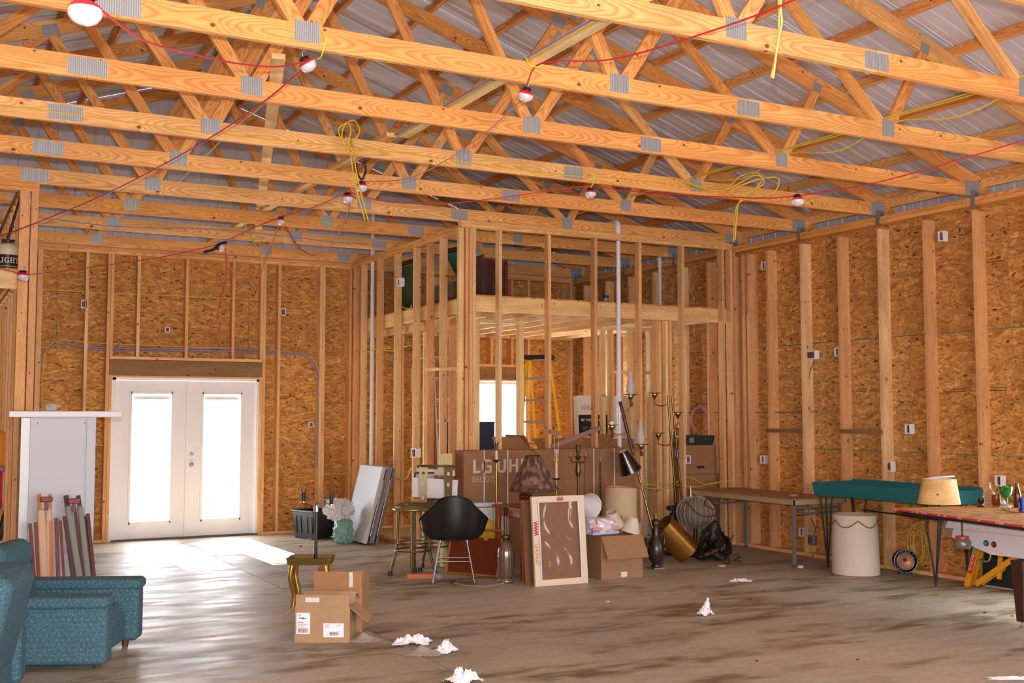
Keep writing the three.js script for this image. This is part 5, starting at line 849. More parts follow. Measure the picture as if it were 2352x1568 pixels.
// ---- tall candle floor lamp
{
  const c = onZ(1140, 1150, -10.28), t = thing('candle_floor_lamp', 'slim brass candle floor lamp standing before the television carton lettering', 'lamp', [c.x, 0, c.z]), y = (v) => onZ(1140, v, -10.28).y;
  part(t, 'base', lathe([[0.001, 0], [0.12, 0], [0.12, 0.015], [0.04, 0.03], [0.015, 0.06]], 26), OLDBRASS); part(t, 'pole', cyl(0.013, 0.012, y(1058) - 0.04, 0, 0.04, 0, 14), BRASS);
  part(t, 'drip_plate', lathe([[0.013, -0.03], [0.02, -0.01], [0.045, 0], [0.043, 0.004], [0.012, 0.004]], 20).translate(0, y(1056), 0), OLDBRASS); part(t, 'candle_sleeve', cyl(0.014, 0.014, y(1035) - y(1056), 0, y(1056), 0, 14), M('#ddd0b4', 0.6)); part(t, 'socket', lathe([[0.012, y(1035)], [0.014, y(1030)], [0.024, y(1018)], [0.026, y(1014)], [0.022, y(1014)], [0.001, y(1024)]], 18), M('#7a6638', 0.3, { metalness: 0.85 }));
}
// ---- smoked glass lamp base with its cord
{
  const t = thing('glass_lamp_base', 'smoky ribbed glass lamp base with brass neck on the floor', 'lamp', [5.04, 0, -9.60]), y = (v) => (1338 - v) / 10.86 * 0.0461;
  const rib = (pts) => { const g = lathe(pts, 64), p = g.attributes.position; for (let i = 0; i < p.count; i++) { const x = p.getX(i), z = p.getZ(i), a = Math.atan2(z, x), r = Math.hypot(x, z), k = 1 + 0.045 * Math.abs(Math.sin(a * 8)); p.setX(i, x * k); p.setZ(i, z * k); } g.computeVertexNormals(); return g; };
  part(t, 'foot', lathe([[0.001, 0], [0.08, 0], [0.078, 0.03], [0.06, 0.05], [0.001, 0.05]], 30), M('#8a7a58', 0.1, { clearcoat: 1, metalness: 0.4 }));
  part(t, 'glass_body', rib([[0.055, 0.05], [0.074, 0.09], [0.08, 0.16], [0.082, 0.24], [0.078, 0.31], [0.06, 0.36], [0.032, 0.395], [0.02, 0.405]]), M('#6f5a48', 0.12, { clearcoat: 1, clearcoatRoughness: 0.05, metalness: 0.25 }));
  part(t, 'flare', lathe([[0.02, 0.40], [0.035, 0.42], [0.05, 0.445], [0.03, 0.455], [0.015, 0.46]], 24), OLDBRASS); part(t, 'neck', cyl(0.012, 0.011, 0.2, 0, 0.45, 0, 12), OLDBRASS); part(t, 'socket', lathe([[0.012, 0.64], [0.02, 0.66], [0.02, 0.7], [0.028, 0.715], [0.025, 0.718], [0.001, 0.70]], 18), M('#4a3c22', 0.35, { metalness: 0.8 }));
  const P = [F(1150, 1341), F(1120, 1347), F(1080, 1346), F(1040, 1339)].map((q) => loc(t, q).setY(0.005)); part(t, 'cord', tube([[-0.05, 0.006, 0.06], ...P], 0.004, 40, 5), M('#b8a48a', 0.6)); part(t, 'plug', rbox(0.045, 0.022, 0.025, 0.006).translate(P[3].x, 0.012, P[3].z), BLK);
  solo('timber_offcut', 'short timber offcut on the floor under the stool', 'offcut', boxUV(rbox(0.30, 0.05, 0.09, 0.004), 1), M('#c89a78', 0.7, { map: TEX.stud }), F(970, 1328).setY(0.026), [0, -0.3, 0]);
  solo('glass_bulb', 'loose clear bulb on the floor by the timber offcut', 'bulb', new THREE.SphereGeometry(0.035, 18, 12).scale(1.4, 1, 1), M('#dcdcdc', 0.05, { transmission: 0.8, thickness: 0 }), F(1008, 1332).setY(0.036));
}
// ---- open carton with shades and bagged linen
{
  const c = V(6.19, 0, -9.48), t = carton('carton', 'open cardboard carton with printed grid sides and one front flap hanging', c, -0.03, 0.48, 0.42, 0.34, CARD2, { flaps: { front: 2.6, left: 0.25, back: 0.2, len: 0.72 } });
  inkDecal(t, 0.46, 0.38, (g, W, H) => { g.strokeStyle = '#8a7a86'; g.lineWidth = 4; for (let i = 0; i < 9; i++) { for (let j = 0; j < 5; j++) { g.beginPath(); g.moveTo(i * 34, H - j * 46); g.lineTo(i * 34 + 18, H - j * 46 - 30); g.stroke(); } } }, [0, 0.2, 0.175], null, 'printed_marks', 500);
  decal(t, 0.07, 0.05, (g, W, H) => { g.fillStyle = '#d9d4ce'; g.fillRect(0, 0, W, H); }, [0.02, 0.04, 0.177], null, 'sticker');
  const g = new THREE.IcosahedronGeometry(0.16, 5), p = g.attributes.position; for (let i = 0; i < p.count; i++) { const x = p.getX(i), y = p.getY(i), z = p.getZ(i), k = 1 + 0.1 * Math.sin(x * 60 + y * 30) * Math.sin(z * 50 + y * 70); p.setXYZ(i, clamp(x * k * 1.35, -0.17, 0.17), clamp(y * k * 0.8, -0.075, 0.085), z * k); } g.computeVertexNormals();
  const lin = solo('linen_bag', 'clear bag of folded pink and blue linen on the open carton', 'bag', g, M('#d8c8cc', 0.3, { clearcoat: 0.5 }), [6.01, 0.51, -9.48], [0, 0.1, 0]);
  part(lin, 'blue_fold', rbox(0.33, 0.035, 0.29, 0.012, 0, -0.06, 0), M('#9fb4d2', 0.6)); part(lin, 'pink_fold', rbox(0.33, 0.035, 0.29, 0.012, 0, -0.018, 0), M('#d0909c', 0.6));
  const shade = (name, label, r0, r1, h, pos, rot, mat, rimMat, grp = 'pale lamp shades in the pile') => { const s = thing(name, label, 'lamp shade', pos, 0, grp); s.rotation.set(...rot); part(s, 'shade', new THREE.CylinderGeometry(r1, r0, h, 40, 1, true).translate(0, h / 2, 0), mat); part(s, 'rim', [torus(r0, 0.004, 40).rotateX(Math.PI / 2), torus(r1, 0.004, 40).rotateX(Math.PI / 2).translate(0, h, 0)], rimMat || mat); return s; };
  const ivory = M('#e8dcc6', 0.8, { transmission: 0.25, thickness: 0 }), beige = M('#cbb48c', 0.85, { transmission: 0.2, thickness: 0 });
  const bell = thing('loose_lampshade', 'white bell shaped lamp shade turned on its side by the wrapped frame', 'lamp shade', [5.98, 0.70, -9.62], 0, 'pale lamp shades in the pile'); bell.rotation.set(0, 0.5, 1.25);
  part(bell, 'shade', lathe([[0.06, 0.18], [0.065, 0.14], [0.085, 0.08], [0.12, 0.01], [0.135, -0.04]], 36), M('#e9e6e6', 0.7, { transmission: 0.3, thickness: 0 })); part(bell, 'rim', torus(0.135, 0.004, 36).rotateX(Math.PI / 2).translate(0, -0.04, 0), WHITE);
  shade('loose_lampshade', 'small beige cone lamp shade lying tipped on the open carton', 0.105, 0.055, 0.15, [6.23, 0.50, -9.52], [0.25, 0, 0.35], M('#d8c6ac', 0.8, { transmission: 0.2, thickness: 0 }));
  shade('loose_lampshade', 'small cream cone lamp shade slipping over the carton edge', 0.105, 0.045, 0.15, [6.37, 0.43, -9.44], [0.1, 0, -0.25], ivory);
  shade('drum_lamp_shade', 'tall beige drum lamp shade with red piping behind the open carton', 0.185, 0.165, 0.36, [6.52, 0.50, -9.85], [0.03, 0, -0.03], beige, M('#b4563c', 0.7));
  solo('shade_stand', 'brown carton carrying the beige drum shade', 'carton', boxUV(rbox(0.34, 0.495, 0.34, 0.004), 3), CARD2, [6.52, 0.2485, -9.86]);
}
// ---- black gooseneck floor lamp
{
  const z = -10.22, y = (v) => onZ(1400, v, z).y, b = onZ(1379, 1150, z), t = thing('gooseneck_lamp', 'black floor lamp with bent gooseneck and shiny black cone shade', 'lamp', [b.x, 0, z]), q = (u, v) => loc(t, onZ(u, v, z));
  part(t, 'base', lathe([[0.001, 0], [0.12, 0], [0.12, 0.02], [0.02, 0.035]], 26), BLK); part(t, 'pole', cyl(0.009, 0.008, y(1058) - 0.03, 0, 0.03, 0, 12), BLK);
  part(t, 'gooseneck', tube([[0, y(1060), 0], q(1382, 1042), q(1394, 1026), q(1410, 1021), q(1422, 1026), q(1430, 1038)], 0.005, 40, 8), M('#8a7a4a', 0.35, { metalness: 0.8 }));
  const a = q(1430, 1036), e = q(1452, 1088), d = e.clone().sub(a).normalize(), L = 0.24, g = lathe([[0.02, 0.0], [0.05, 0.0], [0.052, 0.005], [0.125, L], [0.121, L], [0.05, 0.01]], 36); const s = part(t, 'shade', g, M('#101012', 0.18, { clearcoat: 0.8 }), a); s.quaternion.setFromUnitVectors(V(0, 1, 0), d);
  part(s, 'vent_cap', cyl(0.04, 0.05, 0.012, 0, -0.006, 0, 20), M('#c8d0d8', 0.3, { metalness: 0.6 })); part(s, 'shade_lining', lathe([[0.049, 0.012], [0.12, L - 0.002]], 30), M('#d8d4cc', 0.6));
}
// ---- pole lamps
function cup(t, c, r, glass, name = 'lamp_arm') {                              // brass cup with a wire shade ring, optional chimney
  const a = part(t, name, lathe([[0.003, -0.05], [0.012, -0.045], [0.01, -0.03], [0.022, -0.02], [0.034, 0.0], [0.036, 0.02], [0.03, 0.024], [0.001, 0.01]], 18), M('#b99a52', 0.22, { metalness: 0.95 }), c);
  part(a, 'shade_ring', torus(r, 0.0035, 30).rotateX(Math.PI / 2).translate(0, 0.03, 0), OLDBRASS); part(a, 'ring_wire', [rod([0.03, 0.02, 0], [r, 0.03, 0], 0.002), rod([-0.03, 0.02, 0], [-r, 0.03, 0], 0.002), rod([0, 0.02, 0.03], [0, 0.03, r], 0.002)], OLDBRASS);
  if (glass) part(a, 'glass_chimney', lathe([[0.03, 0.02], [0.045, 0.06], [0.048, 0.1], [0.03, 0.18], [0.018, 0.22], [0.016, 0.29]], 24), M('#d8d0cc', 0.55, { transmission: 0.35, thickness: 0 }));
  return a;
}
{
  const z0 = -10.35, top = onZ(1424, 922, z0), mid = onZ(1466, 1040, z0), bot = F(1519, 1296), t = thing('pole_lamp', 'leaning pole lamp with turned brown top and frosted glass chimneys', 'lamp', bot.clone());
  const A = loc(t, top), d = A.clone().negate().normalize(), at2 = (k) => A.clone().multiplyScalar(1 - k), wood = M('#4a2616', 0.35, { clearcoat: 0.4 });
  const L = A.length(), g = lathe([[0.001, 0], [0.02, 0], [0.02, 0.1], [0.016, 0.14], [0.022, 0.17], [0.016, 0.22], [0.02, 0.3], [0.015, 0.36], [0.02, 0.45], [0.016, 0.55], [0.018, 0.6], [0.001, 0.6]], 18), w = part(t, 'wooden_pole', g, wood, A); w.quaternion.setFromUnitVectors(V(0, 1, 0), d);
  part(t, 'brass_rod', rod(A.clone().addScaledVector(d, 0.58), [0, 0.015, 0], 0.011, 0.011, 12), M('#84693a', 0.25, { metalness: 0.9 })); part(t, 'rubber_foot', cyl(0.02, 0.015, 0.03, 0, 0, 0, 12), BLK);
  for (const [u, v, gl, k] of [[1448, 912, 1, 0.07], [1472, 1026, 1, 0.22], [1405, 982, 0, 0.18]]) {
    const c = loc(t, onZ(u, v, z0 + 0.05)), s = cup(t, c, gl ? 0.085 : 0.075, gl), from = at2(k);
    part(s, 'bracket', tube([from.clone().sub(c), from.clone().sub(c).multiplyScalar(0.5).add(V(0, -0.06, 0)), V(0, -0.05, 0)], 0.005, 14, 6), BRASS); part(s, 'wooden_knob', new THREE.SphereGeometry(0.022, 14, 10).scale(1, 1.2, 1).translate(0.01, -0.075, 0), M('#6a3418', 0.4));
    if (!gl) part(s, 'bulb', new THREE.SphereGeometry(0.026, 16, 12).translate(0, 0.05, 0), M('#e8e0e0', 0.15, { clearcoat: 0.6 }));
  }
}
{
  const z0 = -10.62, b = F(1560, 1250), t = thing('pole_lamp', 'twin brass pole lamp on a black cast stand beside the stacked cartons', 'lamp', [b.x, 0, b.z]), q = (u, v) => loc(t, onZ(u, v, z0));
  const gold = M('#80683a', 0.25, { metalness: 0.92 });
  part(t, 'pole', rod(q(1534, 908), q(1553, 1160), 0.0125, 0.0125, 14), gold); part(t, 'pole', rod(q(1543, 908), q(1568, 1168), 0.0125, 0.0125, 14), gold);
  part(t, 'clamp', box(0.12, 0.012, 0.02).translate(...q(1555, 1111).toArray()), OLDBRASS); part(t, 'clamp', box(0.12, 0.012, 0.02).translate(...q(1556, 1118).toArray()), OLDBRASS);
  const s = q(1548, 1160); part(t, 'cast_stand', [lathe([[0.001, 0], [0.13, 0], [0.12, 0.03], [0.03, 0.05], [0.02, 0.1]], 20).translate(s.x, 0, s.z), cyl(0.03, 0.025, s.y - 0.08, s.x, 0.08, s.z, 12), rbox(0.16, 0.05, 0.1, 0.015).translate(s.x, s.y - 0.03, s.z), rbox(0.1, 0.09, 0.08, 0.02).translate(s.x, s.y - 0.13, s.z)], M('#2c2a2c', 0.5));
  for (const [u, v, pu, pv] of [[1503, 908, 1532, 928], [1557, 952, 1545, 985], [1512, 1000, 1542, 1018]]) { const c = q(u, v), a = cup(t, c, 0.075, 0), f = q(pu, pv).sub(c); part(a, 'bracket', tube([f, f.clone().multiplyScalar(0.6).add(V(0, -0.06, 0)), V(0, -0.09, 0), V(0, -0.05, 0)], 0.005, 16, 6), OLDBRASS); }
}
// ---- dark urn lamp, gilt cylinder shade, globe shade, dark heap
{
  const c = F(1507, 1306), t = thing('urn_lamp', 'dark ornate urn lamp base standing by the gilt cylinder', 'lamp', c), d = M('#2e1e16', 0.35, { clearcoat: 0.4 });
  part(t, 'foot', rbox(0.15, 0.02, 0.15, 0.005, 0, 0.01, 0), M('#9a8a6a', 0.3, { metalness: 0.7 })); part(t, 'body', lathe([[0.06, 0.02], [0.04, 0.05], [0.075, 0.1], [0.09, 0.18], [0.085, 0.25], [0.05, 0.33], [0.03, 0.37], [0.045, 0.4], [0.03, 0.43], [0.045, 0.46], [0.045, 0.5], [0.02, 0.52]], 28), d); part(t, 'socket', cyl(0.015, 0.018, 0.06, 0, 0.52, 0, 14), M('#b09a58', 0.25, { metalness: 0.9 }));
  for (const s of [-1, 1]) part(t, 'handle', tube([[s * 0.05, 0.33, 0], [s * 0.1, 0.36, 0], [s * 0.11, 0.28, 0], [s * 0.085, 0.22, 0]], 0.01, 16, 6), d);
}
{
  const c = onZ(1550, 1237, -9.98), t = thing('gilt_cylinder', 'large gilt metal cylinder shade lying tilted against the dark heap', 'lamp shade', [c.x, 0, c.z]), a = loc(t, onZ(1518, 1204, -10.02)), b = loc(t, onZ(1582, 1270, -9.94)), d = b.clone().sub(a), L = 0.42, R = 0.145;
  const g = new THREE.CylinderGeometry(R, R, L, 40, 1, true); const m = part(t, 'shade', g, M('#9c6d2c', 0.32, { metalness: 0.8 }), [0, R + 0.12, 0]); m.quaternion.setFromUnitVectors(V(0, -1, 0), V(d.x, d.y, 0.08).normalize()); part(m, 'rim', [torus(R, 0.005, 40).rotateX(Math.PI / 2).translate(0, L / 2, 0), torus(R, 0.005, 40).rotateX(Math.PI / 2).translate(0, -L / 2, 0)], M('#7a521e', 0.35, { metalness: 0.8 }));
  part(m, 'spider', [rod([-R, L / 2 - 0.03, 0], [R, L / 2 - 0.03, 0], 0.004), rod([0, L / 2 - 0.03, -R], [0, L / 2 - 0.03, R], 0.004)], OLDBRASS);
}
{
  const c = onZ(1597, 1200, -10.35), t = thing('globe_shade', 'ribbed smoky fabric globe shade hanging in cords above the dark heap', 'lamp shade', [c.x, 0.0, c.z]), R = 0.215, m = M('#8d7a66', 0.8, { transmission: 0.45, thickness: 0 });
  part(t, 'globe', new THREE.SphereGeometry(R, 32, 20).scale(1, 0.86, 1).translate(0, 0.5, 0), m); for (let i = 0; i < 10; i++) { const a = i / 10 * Math.PI; part(t, 'rib', torus(R * 1.005, 0.003, 40).scale(1, 0.86, 1).rotateY(a).translate(0, 0.5, 0), M('#b8a890', 0.7)); }
  part(t, 'stand', [lathe([[0.001, 0], [0.11, 0], [0.1, 0.03], [0.03, 0.06], [0.025, 0.32]], 20)], M('#2a2018', 0.5)); part(t, 'brass_neck', cyl(0.02, 0.008, 0.12, -0.06, 0.68, 0, 12), BRASS);
  part(t, 'cord', tube([[-0.2, 0.64, 0.1], [-0.12, 0.5, 0.22], [0.05, 0.47, 0.24], [0.2, 0.52, 0.16], [0.24, 0.58, 0.05], [0.1, 0.66, 0.12], [-0.02, 0.6, 0.2], [0.1, 0.54, 0.23]], 0.006, 60, 5), M('#3a2e26', 0.6));
}
{
  const c = F(1640, 1288), t = thing('dark_lamp_heap', 'heap of dark driftwood lamp parts and tangled black cords', 'lamp parts', c), dk = M('#241812', 0.55), gl = M('#141214', 0.12, { clearcoat: 1 });
  part(t, 'black_pot', lathe([[0.001, 0], [0.09, 0], [0.14, 0.06], [0.15, 0.14], [0.12, 0.22], [0.07, 0.26], [0.08, 0.28]], 30).rotateZ(0.2).translate(0.14, 0.015, -0.05), gl);
  for (let k = 0; k < 6; k++) { const p = []; let x = rr(-0.2, 0.05), y = rr(0.05, 0.2), z = rr(-0.1, 0.12); for (let i = 0; i < 5; i++) { p.push([x, Math.max(0.04, y), z]); x += rr(-0.05, 0.14); y += rr(-0.09, 0.12); z += rr(-0.09, 0.09); } part(t, 'driftwood_limb', tube(p, rr(0.022, 0.04), 26, 7), dk); }
  const cords = []; for (let k = 0; k < 10; k++) { const p = []; let x = rr(-0.25, 0.2), y = rr(0.05, 0.35), z = rr(-0.05, 0.18); for (let i = 0; i < 7; i++) { p.push([x, Math.max(0.01, y), z]); x += rr(-0.14, 0.14); y += rr(-0.12, 0.1); z += rr(-0.08, 0.08); } cords.push(tube(p, 0.005, 36, 4)); } part(t, 'cords', cords, BLK).userData.kind = 'stuff';
  part(t, 'gilt_finial', lathe([[0.03, 0], [0.035, 0.02], [0.015, 0.05], [0.02, 0.1], [0.006, 0.2], [0.001, 0.21]], 16).rotateZ(-2.1).translate(-0.14, 0.13, 0.12), M('#8a6a34', 0.35, { metalness: 0.7 }));
  part(t, 'dark_cone', lathe([[0.11, 0], [0.12, 0.03], [0.05, 0.16], [0.02, 0.2]], 22).rotateX(0.4).translate(0.05, 0.25, -0.1), dk);
  solo('wood_chip', 'pale wooden disc on the floor before the dark heap', 'wood chip', cyl(0.05, 0.05, 0.02, 0, 0, 0, 16), M('#b88a58', 0.6), F(1658, 1300).setY(0.0));
}
// ---- inside the framed room
{
  const t = thing('step_ladder', 'yellow fibreglass step ladder with black top cap in the framed room', 'ladder', [7.72, 0, -13.72], -0.9), yl = M('#d8a818', 0.5), al = M('#b9bcc0', 0.35, { metalness: 0.8 }), H = 2.42;
  for (const s of [-1, 1]) { board(t, 'front_rail', [s * 0.16, H, 0], [s * 0.27, 0, 0.42], 0.03, 0.08, yl, UPX); board(t, 'rear_rail', [s * 0.15, H, -0.06], [s * 0.25, 0, -0.7], 0.025, 0.05, yl, UPX); }
  for (let i = 1; i < 8; i++) { const k = i / 8; part(t, 'step', box(2 * lerp(0.27, 0.16, k) - 0.02, 0.03, 0.085, 0, H * k, 0.42 * (1 - k)), al); } part(t, 'top_cap', rbox(0.42, 0.07, 0.2, 0.012, 0, H, -0.02), M('#17181a', 0.5));
  for (let i = 1; i < 4; i++) { const k = i / 4; part(t, 'rear_brace', rod([-lerp(0.25, 0.15, k), H * k, -0.7 * (1 - k) - 0.06], [lerp(0.25, 0.15, k), H * k, -0.7 * (1 - k) - 0.06], 0.01), al); }
}
{
  const t = thing('extension_ladder', 'aluminium ladder leaning on the end wall inside the framed room', 'ladder', [6.74, 0, -14.45]), al = M('#c4c7ca', 0.35, { metalness: 0.75 }), H = 2.75, p = (s, k) => [s * 0.2, H * k, -0.32 * k];
  for (const s of [-1, 1]) board(t, 'rail', p(s, 0), p(s, 1), 0.026, 0.07, al, UPX); for (let i = 1; i < 9; i++) { const k = i / 9; part(t, 'rung', [box(0.4, 0.022, 0.03, 0, H * k, -0.32 * k), box(0.4, 0.012, 0.03, 0, H * k - 0.03, -0.32 * k)], al); }
}
{
  const t = thing('navy_board', 'dark navy board standing below the small room window', 'board', [6.3, 0, -13.0], 0.05); part(t, 'panel', rbox(0.72, 1.5, 0.04, 0.008, 0, 0.755, 0), M('#1c2a4a', 0.6)); part(t, 'edge_cap', box(0.72, 0.02, 0.045, 0, 1.51, 0), M('#15203a', 0.6));
}
{
  const a = onZ(1324, 902, -12.3), b = onZ(1487, 905, -12.3), w = 1.02, t = thing('white_wall_carton', 'tall white carton with black printed band leaning in the framed room', 'carton', [a.x + w / 2, 0, -12.22]); t.rotation.x = -0.06; const H = 1.86;
  part(t, 'box', rbox(w, H, 0.1, 0.005, 0, H / 2, 0, 1), M('#e6dccb', 0.7));
  decal(t, w - 0.01, 1.0, (g, W, Hh) => {
    g.fillStyle = '#e6dccb'; g.fillRect(0, 0, W, Hh); g.fillStyle = '#1d1b1d'; g.fillRect(0, Hh * 0.24, W * 0.5, Hh * 0.27); g.fillStyle = '#55504c'; g.font = `${Hh * 0.068}px sans-serif`; g.fillText('DELTA', W * 0.09, Hh * 0.17); g.lineWidth = 3; g.strokeStyle = '#55504c'; g.beginPath(); g.arc(W * 0.062, Hh * 0.147, Hh * 0.022, 0, 7); g.stroke(); g.beginPath(); g.arc(W * 0.93, Hh * 0.1, Hh * 0.025, 0, 7); g.stroke();
    g.fillStyle = '#e8e4e0'; g.font = `bold ${Hh * 0.042}px sans-serif`; g.fillText('60" SHOWER WALL', W * 0.04, Hh * 0.32); g.font = `${Hh * 0.022}px sans-serif`; for (const x of [0.06, 0.16, 0.26]) { g.fillRect(W * x, Hh * 0.4, W * 0.07, 2); g.fillRect(W * x, Hh * 0.42, W * 0.05, 2); } g.fillRect(W * 0.1, Hh * 0.475, W * 0.18, 3);
  }, [0, H - 0.51, 0.052], null, 'printed_face', 500);
}
{
  const p = onZ(1412, 1000, -11.5), t = carton('carton', 'tall plain brown carton standing behind the white pipe', [p.x, 0, -11.52], 0, 0.42, 1.31, 0.25, CARD2, { closed: true });
  const x0 = 8.38;
  carton('carton', 'large closed carton at the bottom of the stack inside the room', [x0 + 0.28, 0, -11.52], 0, 0.66, 0.86, 0.5, CARD2, { closed: true, group: 'stacked cartons inside the room' });
  const u = carton('carton', 'smaller carton with a hand hole on top of the stack inside the room', [x0 + 0.28, 0.866, -11.5], 0, 0.55, 0.36, 0.42, CARD2, { closed: true, group: 'stacked cartons inside the room' });
  part(u, 'hand_hole', rbox(0.12, 0.03, 0.01, 0.012, 0.03, 0.09, 0.211), M('#2e2018', 0.9));
  const tr = thing('dark_tray', 'dark green tray with foil wrap on the stacked cartons', 'tray', [x0 + 0.3, 1.232, -11.5]); part(tr, 'tray', [box(0.5, 0.012, 0.32, 0, 0.008, 0), spin(box(0.5, 0.12, 0.01), 0.2).translate(0, 0.06, 0.165), box(0.5, 0.12, 0.01, 0, 0.06, -0.16), spin(box(0.01, 0.12, 0.32), 0, 0, -0.35).translate(0.26, 0.06, 0), box(0.01, 0.12, 0.32, -0.25, 0.06, 0)], M('#2e3a36', 0.5)); part(tr, 'label', box(0.07, 0.06, 0.004, -0.1, 0.06, 0.178), M('#9a7a68', 0.7));
  const fo = onZ(1585, 1030, RMZ - 0.3); const gg = new THREE.IcosahedronGeometry(0.06, 3), pp = gg.attributes.position; for (let i = 0; i < pp.count; i++) { const k = 0.8 + 0.4 * hash(Math.round(pp.getX(i) * 900), Math.round(pp.getY(i) * 900), 4); pp.setXYZ(i, pp.getX(i) * k * 0.7, pp.getY(i) * k * 1.8, pp.getZ(i) * k); } gg.computeVertexNormals(); solo('foil_wrap', 'crumpled shiny foil tucked beside the dark tray', 'foil', gg, M('#b8b09a', 0.15, { metalness: 0.8 }), [x0 + 0.05, 1.34, -11.42]);
  const k = carton('carton', 'opened carton with a torn lid behind the television carton', [6.78, 0, -11.45], 0.05, 0.95, 1.18, 0.5, CARD3, { flaps: { front: -0.9, right: 0.5, len: 0.5, lenR: 0.45 } });
  carton('carton', 'opened brown carton with a pointed flap under the small window', [6.02, 0, -11.5], 0, 0.46, 1.2, 0.5, CARD2, { flaps: { front: -0.7, right: -0.5, len: 0.42, lenR: 0.4 } });
  const rest = solo('grey_strip', 'grey cardboard strip slanting between the room front studs', 'strip', box(0.7, 0.05, 0.02), M('#9a7a68', 0.85), onZ(1325, 1003, RMZ + 0.03), [0, 0, 0.31]);
  const r2 = solo('grey_strip', 'short grey cardboard strip tied to a room front stud', 'strip', box(0.16, 0.045, 0.02), M('#9a7a68', 0.85), onZ(1276, 993, RMZ + 0.03), [0, 0, -0.15]);
}
